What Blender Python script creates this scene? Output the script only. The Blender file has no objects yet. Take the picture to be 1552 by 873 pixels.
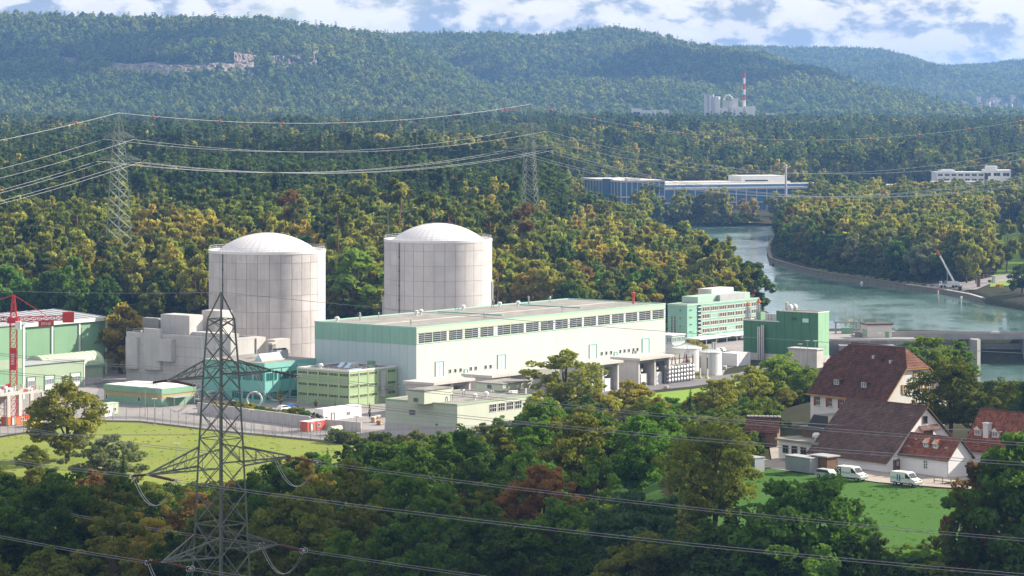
import bpy, bmesh, math, random
import numpy as np
from mathutils import Vector, Matrix
from mathutils.geometry import delaunay_2d_cdt
random.seed(7); rng = np.random.default_rng(7)
R = math.radians
sc = bpy.context.scene
# ---------------------------------------------------------------- camera
F, CX, HY, H = 4500.0, 776.0, 150.0, 88.0      # focal length in photo pixels, centre column, horizon row, eye height
cam = bpy.data.cameras.new('camera'); camo = bpy.data.objects.new('camera', cam); sc.collection.objects.link(camo)
camo.location = (0, 0, H); camo.rotation_euler = (R(90), 0, 0)
cam.sensor_width = 36; cam.lens = 36*F/1552; cam.shift_y = -(436.5-HY)/1552
cam.clip_start = 1; cam.clip_end = 60000
sc.camera = camo
# ---------------------------------------------------------------- sun, sky, exposure
SUN_EL, SUN_H = R(31), Vector((0.94, 0.34, 0)).normalized()
sdir = Vector((SUN_H.x*math.cos(SUN_EL), SUN_H.y*math.cos(SUN_EL), math.sin(SUN_EL)))
sl = bpy.data.lights.new('sun', 'SUN'); sl.energy = 5.0; sl.angle = R(.6); sl.color = (1, .90, .76)
so = bpy.data.objects.new('sun', sl); sc.collection.objects.link(so)
so.rotation_euler = sdir.to_track_quat('Z', 'Y').to_euler(); so.location = sdir*3000
W = bpy.data.worlds.new('World'); sc.world = W; W.use_nodes = True
nt = W.node_tree; nt.nodes.clear()
def N(nt, t, **k):
    n = nt.nodes.new(t)
    for a, b in k.items(): setattr(n, a, b)
    return n
def L(nt, a, b): nt.links.new(a, b)
sky = N(nt, 'ShaderNodeTexSky', sky_type='NISHITA', sun_disc=False, sun_elevation=SUN_EL,
        sun_rotation=math.atan2(SUN_H.x, SUN_H.y), altitude=400, air_density=1.0, dust_density=.6, ozone_density=1.2)
tc = N(nt, 'ShaderNodeTexCoord')
def cloud(scale, lo, hi, off, zs, det=7, dist=.0):
    mp = N(nt, 'ShaderNodeMapping'); mp.inputs['Scale'].default_value = (scale, scale, scale*zs); mp.inputs['Location'].default_value = off
    L(nt, tc.outputs['Generated'], mp.inputs['Vector'])
    nz = N(nt, 'ShaderNodeTexNoise'); nz.inputs['Scale'].default_value = 1; nz.inputs['Detail'].default_value = det; nz.inputs['Roughness'].default_value = .55; nz.inputs['Distortion'].default_value = dist
    L(nt, mp.outputs['Vector'], nz.inputs['Vector'])
    mr = N(nt, 'ShaderNodeMapRange', interpolation_type='SMOOTHSTEP'); mr.inputs[1].default_value = lo; mr.inputs[2].default_value = hi
    L(nt, nz.outputs['Fac'], mr.inputs[0]); return mr.outputs[0], nz.outputs['Fac']
def wmix(fac, a, b):
    m = N(nt, 'ShaderNodeMix', data_type='RGBA')
    if isinstance(fac, float): m.inputs[0].default_value = fac
    else: L(nt, fac, m.inputs[0])
    for i, s in ((6, a), (7, b)):
        if isinstance(s, tuple): m.inputs[i].default_value = (*s, 1)
        else: L(nt, s, m.inputs[i])
    return m.outputs[2]
c1, n1 = cloud(24, .28, .47, (3.1, 1.7, .4), 2.6, 9, .15)        # broad cloud banks
c2, n2 = cloud(60, .43, .56, (7.3, 2.2, .1), 1.9, 9, .15)         # cauliflower relief: lit tops and grey bases
c3, n3 = cloud(40, .50, .60, (1.3, 9.2, 3.1), 2.0, 9, .15)
ccol = wmix(c2, (2.9, 3.45, 4.4), (7.2, 6.9, 6.75))
s1 = wmix(c1, sky.outputs[0], ccol)
s2 = wmix(c3, s1, (7.8, 7.5, 7.3))
bg = N(nt, 'ShaderNodeBackground'); bg.inputs['Strength'].default_value = .078
L(nt, s2, bg.inputs['Color'])
wo = N(nt, 'ShaderNodeOutputWorld'); L(nt, bg.outputs[0], wo.inputs['Surface'])
sc.view_settings.view_transform = 'Standard'; sc.view_settings.look = 'None'
sc.view_settings.exposure = 1.0; sc.view_settings.gamma = 1; sc.view_settings.use_curve_mapping = False
sc.render.engine = 'CYCLES'
cy = sc.cycles
cy.use_denoising = True; cy.max_bounces = 6; cy.diffuse_bounces = 3; cy.glossy_bounces = 3; cy.transmission_bounces = 3
cy.transparent_max_bounces = 6; cy.volume_bounces = 0; cy.caustics_reflective = False; cy.caustics_refractive = False
try: cy.denoiser = 'OPENIMAGEDENOISE'
except Exception: pass
# ---------------------------------------------------------------- pixel <-> place helpers (used only while laying the map out)
def at(px, py, z=0.0):
    Y = F*(H-z)/(py-HY); return Vector(((px-CX)*Y/F, Y, z))
def atY(px, py, Y): return Vector(((px-CX)*Y/F, Y, H-(py-HY)*Y/F))
def pix(p): return (CX+F*p[0]/p[1], HY+F*(H-p[2])/p[1])
def zpix(py, Y): return H-(py-HY)*Y/F
COL = sc.collection
# ---------------------------------------------------------------- mesh builder
class MB:
    def __init__(s): s.v = []; s.f = []; s.m = []
    def add(s, vs, fs, mi=0):
        o = len(s.v); s.v += [tuple(p) for p in vs]
        for f in fs: s.f.append(tuple(i+o for i in f)); s.m.append(mi)
        return s
    def box(s, x0, x1, y0, y1, z0, z1, mi=0):
        return s.add([(x0,y0,z0),(x1,y0,z0),(x1,y1,z0),(x0,y1,z0),(x0,y0,z1),(x1,y0,z1),(x1,y1,z1),(x0,y1,z1)],
              [(3,2,1,0),(4,5,6,7),(0,1,5,4),(1,2,6,5),(2,3,7,6),(3,0,4,7)], mi)
    def prism(s, pts, z0, z1, mi=0):
        n = len(pts); a = sum(pts[i][0]*pts[(i+1)%n][1]-pts[(i+1)%n][0]*pts[i][1] for i in range(n))
        if a < 0: pts = pts[::-1]
        f = [tuple(range(n-1,-1,-1)), tuple(range(n,2*n))]+[(i,(i+1)%n,n+(i+1)%n,n+i) for i in range(n)]
        return s.add([(p[0],p[1],z0) for p in pts]+[(p[0],p[1],z1) for p in pts], f, mi)
    def xprism(s, pts, x0, x1, mi=0):      # profile in y,z swept along x
        n = len(pts); a = sum(pts[i][0]*pts[(i+1)%n][1]-pts[(i+1)%n][0]*pts[i][1] for i in range(n))
        if a < 0: pts = pts[::-1]
        f = [tuple(range(n-1,-1,-1)), tuple(range(n,2*n))]+[(i,(i+1)%n,n+(i+1)%n,n+i) for i in range(n)]
        return s.add([(x0,p[0],p[1]) for p in pts]+[(x1,p[0],p[1]) for p in pts], f, mi)
    def yprism(s, pts, y0, y1, mi=0):      # profile in x,z swept along y
        n = len(pts); a = sum(pts[i][0]*pts[(i+1)%n][1]-pts[(i+1)%n][0]*pts[i][1] for i in range(n))
        if a > 0: pts = pts[::-1]
        f = [tuple(range(n-1,-1,-1)), tuple(range(n,2*n))]+[(i,(i+1)%n,n+(i+1)%n,n+i) for i in range(n)]
        return s.add([(p[0],y0,p[1]) for p in pts]+[(p[0],y1,p[1]) for p in pts], f, mi)
    def tube(s, p0, p1, r0, r1=None, n=6, mi=0, cap=True):
        p0 = Vector(p0); p1 = Vector(p1); r1 = r0 if r1 is None else r1
        d = p1-p0
        if d.length < 1e-6: return s
        d.normalize(); a = d.orthogonal().normalized(); b = d.cross(a)
        ring = lambda c, r: [c+(a*math.cos(t)+b*math.sin(t))*r for t in (2*math.pi*i/n for i in range(n))]
        f = [(i,(i+1)%n,n+(i+1)%n,n+i) for i in range(n)]
        if cap: f += [tuple(range(n-1,-1,-1)), tuple(range(n,2*n))]
        return s.add(ring(p0,r0)+ring(p1,r1), f, mi)
    def path(s, pts, r, n=5, mi=0):
        pts = [Vector(p) for p in pts]; vs = []; K = len(pts)
        for i, p in enumerate(pts):
            d = (pts[min(i+1,K-1)]-pts[max(i-1,0)]).normalized()
            a = d.cross(Vector((0,0,1)))
            a = a.normalized() if a.length > 1e-4 else Vector((1,0,0)); b = d.cross(a)
            rr = r[i] if isinstance(r, (list, tuple)) else r
            vs += [p+(a*math.cos(2*math.pi*k/n)+b*math.sin(2*math.pi*k/n))*rr for k in range(n)]
        f = [(i*n+k,i*n+(k+1)%n,(i+1)*n+(k+1)%n,(i+1)*n+k) for i in range(K-1) for k in range(n)]
        f += [tuple(range(n-1,-1,-1)), tuple(range((K-1)*n,K*n))]
        return s.add(vs, f, mi)
    def lathe(s, prof, n=24, c=(0,0,0), mi=0, a0=0, a1=2*math.pi):     # prof: (r,z) list
        full = abs(a1-a0-2*math.pi) < 1e-6; m = n if full else n+1; K = len(prof)
        vs = [(c[0]+r*math.cos(a0+(a1-a0)*i/n), c[1]+r*math.sin(a0+(a1-a0)*i/n), c[2]+z) for r, z in prof for i in range(m)]
        f = [(k*m+i,k*m+(i+1)%m,(k+1)*m+(i+1)%m,(k+1)*m+i) for k in range(K-1) for i in range(n)]
        return s.add(vs, f, mi)
    def mesh(s, name, mats, smooth=False):
        me = bpy.data.meshes.new(name); me.from_pydata(s.v, [], s.f)
        mats = mats if isinstance(mats, (list, tuple)) else [mats]
        for m in mats: me.materials.append(M[m] if isinstance(m, str) else m)
        if len(mats) > 1: me.polygons.foreach_set('material_index', s.m)
        if smooth: me.polygons.foreach_set('use_smooth', [True]*len(s.f))
        me.update(); return me
def tag(o, label=None, cat=None, group=None, kind=None):
    if label: o['label'] = label
    if cat: o['category'] = cat
    if group: o['group'] = group
    if kind: o['kind'] = kind
    return o
def thing(name, label, cat, loc=(0,0,0), rz=0, group=None):
    o = bpy.data.objects.new(name, None); COL.objects.link(o); o.empty_display_size = .5
    o.location = loc; o.rotation_euler = (0,0,rz); return tag(o, label, cat, group)
def part(name, mb, mats, parent=None, loc=(0,0,0), rz=0, smooth=False, label=None):
    me = mb if isinstance(mb, bpy.types.Mesh) else mb.mesh(name, mats, smooth)
    o = bpy.data.objects.new(name, me); COL.objects.link(o); o.parent = parent
    o.location = loc; o.rotation_euler = (0,0,rz)
    if label: o['label'] = label
    return o
def struct(name, me, kind='structure', label=None):
    o = bpy.data.objects.new(name, me); COL.objects.link(o); o['kind'] = kind
    if label: o['label'] = label
    return o
# ---------------------------------------------------------------- materials
M = {}
def newmat(name):
    m = bpy.data.materials.new(name); m.use_nodes = True; m.node_tree.nodes.clear(); M[name] = m; return m, m.node_tree
def vmath(t, op, a, b=None):
    n = N(t, 'ShaderNodeMath', operation=op)
    for i, s in ((0, a), (1, b)):
        if s is None: continue
        if isinstance(s, (int, float)): n.inputs[i].default_value = s
        else: L(t, s, n.inputs[i])
    return n.outputs[0]
def noise(t, vec, scale, det=4, rough=.55, sv=None):
    if sv:
        mp = N(t, 'ShaderNodeMapping'); mp.inputs['Scale'].default_value = sv; L(t, vec, mp.inputs[0]); vec = mp.outputs[0]
    n = N(t, 'ShaderNodeTexNoise'); n.inputs['Scale'].default_value = scale; n.inputs['Detail'].default_value = det; n.inputs['Roughness'].default_value = rough
    L(t, vec, n.inputs['Vector']); return n.outputs['Fac']
def cmix(t, fac, a, b, bt='MIX'):
    m = N(t, 'ShaderNodeMix', data_type='RGBA', blend_type=bt)
    if isinstance(fac, (int, float)): m.inputs[0].default_value = fac
    else: L(t, fac, m.inputs[0])
    for i, s in ((6, a), (7, b)):
        if isinstance(s, tuple): m.inputs[i].default_value = (*s[:3], 1)
        else: L(t, s, m.inputs[i])
    return m.outputs[2]
def rmap(t, v, a, b, c, d):
    m = N(t, 'ShaderNodeMapRange'); L(t, v, m.inputs[0])
    for i, k in enumerate((a, b, c, d)): m.inputs[i+1].default_value = k
    return m.outputs[0]
def mat(name, col, rough=.75, var=.14, scale=.25, bump=0., metal=0., streak=0., dirt=None, spec=.3, col2=None, bscale=None, ov=0.):
    m, t = newmat(name)
    g = N(t, 'ShaderNodeNewGeometry'); pos = g.outputs['Position']
    n1 = noise(t, pos, scale, 6, .62)
    c = cmix(t, rmap(t, n1, .3, .7, 0, 1), tuple(x*(1-var) for x in col), tuple(min(1, x*(1+var)) for x in col))
    if col2:
        c = cmix(t, rmap(t, noise(t, pos, scale*2.3, 5), .48, .62, 0, 1), c, col2)
    if ov:
        oi = N(t, 'ShaderNodeObjectInfo'); k = rmap(t, oi.outputs['Random'], 0, 1, 1-ov, 1+ov); c = cmix(t, 1.0, c, k, 'MULTIPLY')
    if streak:
        s = noise(t, pos, 1.0, 4, .6, (1.1, 1.1, .07))
        c = cmix(t, vmath(t, 'MULTIPLY', rmap(t, s, .5, .72, 0, 1), streak), c, dirt or tuple(x*.45 for x in col))
    b = N(t, 'ShaderNodeBsdfPrincipled'); L(t, c, b.inputs['Base Color'])
    b.inputs['Roughness'].default_value = rough; b.inputs['Metallic'].default_value = metal; b.inputs['Specular IOR Level'].default_value = spec
    if bump:
        bp = N(t, 'ShaderNodeBump'); bp.inputs['Strength'].default_value = bump; bp.inputs['Distance'].default_value = .2
        L(t, noise(t, pos, bscale or scale*9, 5), bp.inputs['Height']); L(t, bp.outputs[0], b.inputs['Normal'])
    o = N(t, 'ShaderNodeOutputMaterial'); L(t, b.outputs[0], o.inputs[0]); return m
mat('concrete', (.50,.48,.47), .9, .13, .12, .15, streak=.35, dirt=(.27,.25,.24))
mat('concrete_panel', (.51,.48,.465), .9, .12, .16, .1, streak=.55, dirt=(.33,.315,.31), ov=.09)
mat('concrete_panel_clean', (.54,.52,.505), .9, .09, .16, .1, streak=.25, dirt=(.42,.40,.39), ov=.05)
mat('joint', (.30,.28,.28), .95, .1)
mat('dome_white', (.70,.68,.68), .55, .05, .1)
mat('concrete_pale', (.50,.475,.445), .9, .12, .2, .1, streak=.25, dirt=(.36,.34,.32))
mat('concrete_dark', (.26,.25,.24), .9, .2, .3, .1, streak=.3)
mat('yard', (.27,.25,.245), .92, .16, .08, .1)
mat('asphalt', (.17,.165,.17), .92, .18, .1, .1)
mat('path', (.33,.29,.25), .95, .18, .3, .15)
mat('gravel_roof', (.27,.26,.235), .95, .22, .14, .3, col2=(.22,.21,.19))
mat('roof_dark', (.13,.12,.12), .9, .2, .3)
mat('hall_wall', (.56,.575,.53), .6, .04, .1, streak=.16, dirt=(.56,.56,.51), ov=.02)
mat('hall_wall_shaded', (.50,.60,.61), .6, .04, .1, streak=.2, dirt=(.38,.46,.46), ov=.03)  # shaded copy of hall_wall for the end, cool shade put into the colour
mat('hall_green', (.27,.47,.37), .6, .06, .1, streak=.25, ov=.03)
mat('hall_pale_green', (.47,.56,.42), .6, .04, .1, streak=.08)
mat('trim_mint', (.32,.55,.45), .55, .05)
mat('door_mint', (.52,.76,.66), .55, .05)
mat('turquoise', (.20,.47,.42), .6, .06, .2, streak=.1)
mat('turquoise_dark', (.10,.36,.32), .6, .08, .2)
mat('box_green', (.33,.45,.25), .65, .06, .2, streak=.12)
mat('box_green_light', (.47,.56,.32), .65, .06, .2)
mat('pale_block', (.52,.56,.46), .7, .05, .15, streak=.18, dirt=(.36,.39,.32))
mat('shop_green', (.20,.36,.22), .65, .06, .2, streak=.12)
mat('shop_light', (.33,.42,.30), .65, .06, .2)
mat('barrel_green', (.46,.56,.38), .6, .06, .3)
mat('cream_wall', (.62,.63,.42), .75, .06, .2)
mat('low_green', (.22,.38,.26), .65, .06, .2, streak=.1)
mat('ochre_band', (.42,.33,.15), .75, .12, .6)
mat('office_green', (.22,.42,.325), .6, .06, .2, streak=.08)
mat('office_light', (.36,.52,.42), .6, .05, .2)
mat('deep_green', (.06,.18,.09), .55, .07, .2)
mat('deep_green_lit', (.28,.48,.30), .6, .06, .2)  # sunlit copy of deep_green for the side face, light put into the colour
mat('grey_metal', (.42,.43,.44), .5, .1, .5, metal=.3)
mat('steel', (.55,.55,.56), .4, .08, .6, metal=.6)
mat('galv', (.30,.31,.30), .55, .12, .6, metal=.35)
mat('pylon_steel', (.15,.17,.14), .6, .2, .4, metal=.2)
mat('pylon_far', (.25,.28,.24), .6, .12, .4, metal=.3)
mat('wire', (.32,.32,.33), .5, .05, metal=.4)
mat('insulator', (.12,.045,.04), .25, .1, 1)
mat('white_paint', (.72,.72,.71), .5, .04, .4)
mat('white_dull', (.66,.66,.65), .7, .06, .3)
mat('black', (.03,.03,.03), .6, .1)
mat('rubber', (.025,.025,.025), .9, .1)
mat('crane_red', (.52,.045,.05), .5, .08, .4)
mat('red_paint', (.55,.09,.05), .55, .08, .4)
mat('orange_paint', (.62,.18,.05), .55, .08, .4)
mat('yellow_paint', (.70,.50,.06), .55, .08, .4)
mat('blue_paint', (.05,.16,.42), .55, .08, .4)
mat('tank_white', (.70,.70,.69), .55, .05, .2, streak=.15)
mat('stucco', (.74,.72,.68), .92, .05, .3, .1, streak=.18, dirt=(.52,.49,.44))
mat('stucco_white', (.78,.78,.79), .92, .04, .3, .1, streak=.12, dirt=(.55,.54,.52))
mat('timber', (.16,.10,.06), .85, .2, .8)
mat('timber_orange', (.50,.25,.06), .7, .12, .8)
mat('shutter_red', (.30,.09,.03), .7, .15, 1.2)
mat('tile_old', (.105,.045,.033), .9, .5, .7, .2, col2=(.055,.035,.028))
mat('tile_old_lit', (.17,.07,.045), .9, .5, .7, .2, col2=(.10,.05,.035))  # lighter copy of tile_old with sunlight put into the tile colour
mat('tile_brown', (.12,.074,.062), .9, .5, .7, .2, col2=(.095,.06,.052))
mat('tile_red', (.24,.085,.05), .9, .5, .8, .2, col2=(.12,.05,.035))
mat('ridge_tile', (.13,.065,.05), .9, .2, 1)
mat('shed_metal', (.42,.46,.50), .5, .1, .5, metal=.4)
mat('weir_concrete', (.29,.27,.26), .92, .16, .2, .15, streak=.4, dirt=(.17,.15,.15))
mat('stone_quay', (.22,.19,.15), .95, .25, .5, .2)
mat('rock_red', (.24,.185,.16), .95, .3, .03, .3, col2=(.15,.12,.10), bscale=.15)
mat('rock', (.25,.205,.18), .95, .3, .03, .3, col2=(.17,.14,.12), bscale=.15)
mat('psi_blue', (.06,.17,.32), .5, .08, .1)
mat('psi_grey', (.52,.52,.54), .7, .06, .1)
mat('bark', (.095,.07,.05), .95, .3, 1.2, .3)
mat('bark_pine', (.28,.15,.09), .95, .3, .8, .3)
mat('bark_pale', (.25,.22,.18), .95, .3, .8, .3)
mat('plaster_warm', (.62,.58,.52), .9, .08, .3)
mat('solar', (.45,.60,.70), .25, .1, .5, spec=.6)
mat('pump_metal', (.5,.52,.52), .45, .1, 1, metal=.5)
def glassmat(name, col, rough=.12):
    m, t = newmat(name); b = N(t, 'ShaderNodeBsdfPrincipled'); b.inputs['Base Color'].default_value = (*col, 1)
    b.inputs['Roughness'].default_value = rough; b.inputs['Specular IOR Level'].default_value = .6
    o = N(t, 'ShaderNodeOutputMaterial'); L(t, b.outputs[0], o.inputs[0]); return m
glassmat('glass', (.035,.045,.05)); glassmat('glass_teal', (.03,.11,.11)); glassmat('glass_pale', (.20,.24,.27), .2)
# grass / forest floor
def grassmat(name, a, b, c, s=.05):
    m, t = newmat(name); g = N(t, 'ShaderNodeNewGeometry'); pos = g.outputs['Position']
    col = cmix(t, rmap(t, noise(t, pos, s, 6, .65), .35, .65, 0, 1), a, b)
    col = cmix(t, rmap(t, noise(t, pos, s*6, 5, .7), .5, .68, 0, .8), col, c)
    col = cmix(t, rmap(t, noise(t, pos, 1.3, 3, .7), .3, .7, .0, .55), col, tuple(x*.55 for x in a))
    p = N(t, 'ShaderNodeBsdfPrincipled'); p.inputs['Roughness'].default_value = .95; p.inputs['Specular IOR Level'].default_value = .1
    L(t, col, p.inputs['Base Color'])
    bp = N(t, 'ShaderNodeBump'); bp.inputs['Strength'].default_value = .6; bp.inputs['Distance'].default_value = .3
    L(t, noise(t, pos, 2.2, 5, .7), bp.inputs['Height']); L(t, bp.outputs[0], p.inputs['Normal'])
    o = N(t, 'ShaderNodeOutputMaterial'); L(t, p.outputs[0], o.inputs[0])
grassmat('lawn', (.19,.25,.045), (.25,.29,.06), (.28,.26,.09), .02)
grassmat('meadow', (.055,.14,.022), (.065,.155,.026), (.08,.155,.03), .05)
grassmat('bright_field', (.20,.33,.05), (.25,.36,.06), (.22,.3,.06), .03)
grassmat('verge', (.14,.17,.05), (.22,.22,.08), (.26,.2,.11), .15)
grassmat('forest_floor', (.035,.04,.018), (.05,.05,.022), (.09,.07,.04), .06)
grassmat('hill_floor', (.03,.045,.018), (.04,.055,.02), (.05,.06,.025), .02)
grassmat('reeds', (.30,.22,.11), (.24,.20,.09), (.18,.2,.07), .3)
def leafmat(name, src):
    m, t = newmat(name); g = N(t, 'ShaderNodeNewGeometry'); pos = g.outputs['Position']
    oi = N(t, 'ShaderNodeObjectInfo')
    if src is None: base = oi.outputs['Color']
    else:
        cl = noise(t, oi.outputs['Location'], src[0], 3, .6)
        v = vmath(t, 'ADD', vmath(t, 'MULTIPLY', rmap(t, cl, .28, .72, 0, 1), .72), vmath(t, 'MULTIPLY', oi.outputs['Random'], .28))
        rp = N(t, 'ShaderNodeValToRGB'); L(t, v, rp.inputs[0]); e = rp.color_ramp.elements
        while len(e) < len(src[1]): e.new(.5)
        for k, (p_, c_) in enumerate(src[1]): e[k].position = p_; e[k].color = (*c_, 1)
        base = rp.outputs[0]
        base = cmix(t, 1.0, base, cmix(t, vmath(t, 'FRACT', vmath(t, 'MULTIPLY', oi.outputs['Random'], 17.3)), (.72,.74,.74), (1.55,1.52,1.4)), 'MULTIPLY')
    nz = noise(t, pos, .45, 4, .7)
    col = cmix(t, 1.0, base, cmix(t, rmap(t, nz, .32, .68, 0, 1), (.66,.70,.72), (1.34,1.28,1.12)), 'MULTIPLY')
    d = N(t, 'ShaderNodeBsdfDiffuse'); L(t, col, d.inputs[0])
    tr = N(t, 'ShaderNodeBsdfTranslucent'); L(t, cmix(t, 1.0, col, (1.25,1.25,.55), 'MULTIPLY'), tr.inputs[0])
    mx = N(t, 'ShaderNodeMixShader'); mx.inputs[0].default_value = .48; L(t, d.outputs[0], mx.inputs[1]); L(t, tr.outputs[0], mx.inputs[2])
    o = N(t, 'ShaderNodeOutputMaterial'); L(t, mx.outputs[0], o.inputs[0])
leafmat('leaf', None)
leafmat('leaf_wood', (.011, [(.0,(.085,.125,.045)),(.3,(.125,.17,.05)),(.5,(.19,.215,.06)),(.66,(.27,.26,.075)),(.82,(.33,.26,.085)),(1.0,(.26,.17,.075))]))
leafmat('leaf_under', (.03, [(.0,(.055,.095,.028)),(.5,(.085,.13,.036)),(.8,(.12,.13,.04)),(1.0,(.13,.10,.045))]))
leafmat('leaf_grass', (.06, [(.0,(.18,.23,.045)),(.5,(.22,.25,.05)),(1.0,(.25,.24,.075))]))
leafmat('leaf_meadow', (.06, [(.0,(.06,.15,.024)),(.5,(.07,.165,.028)),(1.0,(.085,.17,.034))]))
leafmat('leaf_conifer', (.01, [(.0,(.05,.095,.05)),(.5,(.07,.115,.05)),(1.0,(.11,.14,.055))]))
leafmat('leaf_hill', (.0045, [(.0,(.085,.135,.045)),(.35,(.125,.18,.055)),(.6,(.18,.22,.065)),(.85,(.21,.23,.07)),(1.0,(.22,.20,.07))]))
# water
m, t = newmat('river_water'); g = N(t, 'ShaderNodeNewGeometry'); pos = g.outputs['Position']
b = N(t, 'ShaderNodeBsdfPrincipled'); b.inputs['Base Color'].default_value = (.085,.16,.14,1); b.inputs['Specular IOR Level'].default_value = .5; b.inputs['IOR'].default_value = 1.33
patch = rmap(t, noise(t, pos, .022, 8, .7, (.55,.3,1)), .42, .60, 0, 1)
L(t, rmap(t, patch, 0, 1, .03, .27), b.inputs['Roughness'])
bp = N(t, 'ShaderNodeBump'); bp.inputs['Distance'].default_value = .1
L(t, rmap(t, patch, 0, 1, .04, .45), bp.inputs['Strength']); L(t, noise(t, pos, .6, 4, .6, (1,.5,1)), bp.inputs['Height']); L(t, bp.outputs[0], b.inputs['Normal'])
o = N(t, 'ShaderNodeOutputMaterial'); L(t, b.outputs[0], o.inputs[0])
# haze
m, t = newmat('haze_air'); pv = N(t, 'ShaderNodeVolumePrincipled'); pv.inputs['Color'].default_value = (.25,.50,1,1)
pv.inputs['Density'].default_value = 6.2e-5; pv.inputs['Anisotropy'].default_value = .2
o = N(t, 'ShaderNodeOutputMaterial'); L(t, pv.outputs[0], o.inputs['Volume'])
# ================================================================ terrain
TY = [-400,150,300,400,446,520,600,680,760,850,1075,1160,1280,1600,2000,2300,2700,3200,3800,4600,6500,20000]
TP = [-1500,-300,0,400,800,1050,1300,1552,1850,3000]
TZ = [[60]*10,[45]*10,
 [16]*10,[13,13,13,14,15,13,12,12,12,12],[12,12,12,13,16,20,20.5,20.5,20.5,20.5],[8,8,8,9,13,20,21,21,21,21],[3,3,3,4,8,19,21,21,21,21],
 [0,0,0,0,3,13,20,20,18,18],[0,0,0,0,0,3,12,12,10,10],[0,0,0,0,0,0,1,2,1,1],[0]*10,
 [8,8,8,8,4,0,0,0,1,1],[18,18,18,18,15,0,1,1,1,1],[22,22,22,22,17,2,1,1,2,2],[26,26,26,26,21,3,3,3,3,3],
 [28,28,28,28,25,6,4,4,4,4],[31,31,31,31,28,16,14,12,10,10],[33,33,33,33,32,31,29,26,22,22],[34,34,34,34,34,34,33,31,28,28],
 [26]*10,[30]*10,[30]*10]
C900 = [60,45,16,14.5,17.5,15.5,11,6,1,0,0,1,4,5,5,5,19,31.5,34,26,30,30]
TP.insert(5, 900)
for r_, c_ in zip(TZ, C900): r_.insert(5, c_)
TYl = np.array(TY, float); TPl = (np.array(TP, float)-CX)/F; TZa = np.array(TZ, float)
RIV = [(1262,506),(1200,490),(1158,472),(1140,432),(1104,397),(1062,368),(1012,354),(985,348),(1010,342.5),(1100,344),(1180,342.5),(1192,343),(1186,352),(1170,366),(1164,382),(1168,396),(1240,416),(1330,430),(1420,443),(1470,452),(1495,462),(1552,472),(1700,482),(2100,500),(2100,512),(1552,512)]
WZ, TWZ = -3.0, -9.0
RIVW = [tuple(at(a,b,WZ)[:2]) for a,b in RIV]
TAIL = [(128,1082),(800,1082),(800,790),(300,800),(190,840),(135,930)]
def inpoly(x, y, P):
    r = np.zeros(x.shape, bool); n = len(P)
    for i in range(n):
        x0,y0 = P[i]; x1,y1 = P[(i+1)%n]
        c = (y0 > y) != (y1 > y)
        with np.errstate(divide='ignore', invalid='ignore'):
            r ^= c & (x < (x1-x0)*(y-y0)/((y1-y0) if y1 != y0 else 1e-9)+x0)
    return r
def pdist(x, y, P):
    d = np.full(x.shape, 1e9); n = len(P)
    for i in range(n):
        x0,y0 = P[i]; dx = P[(i+1)%n][0]-x0; dy = P[(i+1)%n][1]-y0
        t = np.clip(((x-x0)*dx+(y-y0)*dy)/(dx*dx+dy*dy), 0, 1)
        d = np.minimum(d, np.hypot(x-x0-t*dx, y-y0-t*dy))
    return d
def sd(x, y, P): return np.where(inpoly(x,y,P), -1, 1)*pdist(x,y,P)
def zt(x, y):
    x = np.atleast_1d(np.asarray(x, float)); y = np.atleast_1d(np.asarray(y, float))
    u = np.clip(x/np.maximum(y, 120), TPl[0], TPl[-1]); yy = np.clip(y, TYl[0], TYl[-1])
    j = np.clip(np.searchsorted(TYl, yy)-1, 0, len(TYl)-2); i = np.clip(np.searchsorted(TPl, u)-1, 0, len(TPl)-2)
    a = (yy-TYl[j])/(TYl[j+1]-TYl[j]); b = (u-TPl[i])/(TPl[i+1]-TPl[i])
    b = b*b*(3-2*b)
    z = TZa[j,i]*(1-a)*(1-b)+TZa[j,i+1]*(1-a)*b+TZa[j+1,i]*a*(1-b)+TZa[j+1,i+1]*a*b
    far = np.clip((y-1300)/1500, 0, 1)
    z = z+far*(2.2*np.sin(x*.011+y*.004)+1.6*np.sin(x*.02-y*.007+1))
    s = sd(x, y, RIVW); m = (y > 1000) & (y < 2600)
    k = np.clip((s+1.5)/5.0, 0, 1)
    z = np.where(m & (s < 3.5), np.minimum(z, -7+k*6.2), z)
    z = np.where(m & (s >= 3.5) & (s < 40), np.minimum(z, -.8+(s-3.5)*.12), z)
    s2 = sd(x, y, TAIL); k2 = np.clip((s2+2)/26, 0, 1)
    z = np.where(s2 < 24, np.minimum(z, -13+k2*14), z)
    return z
def zg(x, y): return float(zt(x, y)[0])
def ground(px, py):          # where the line of sight through a photo point meets the land
    Ys = np.concatenate([np.arange(200,1500,1.0), np.arange(1500,6000,3.0)]); xs = (px-CX)*Ys/F; hit = np.nonzero(H-(py-HY)*Ys/F <= zt(xs, Ys))[0]; Y = float(Ys[hit[0]]) if len(hit) else 6000.0
    return Vector(((px-CX)*Y/F, Y, zg((px-CX)*Y/F, Y)))
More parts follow.
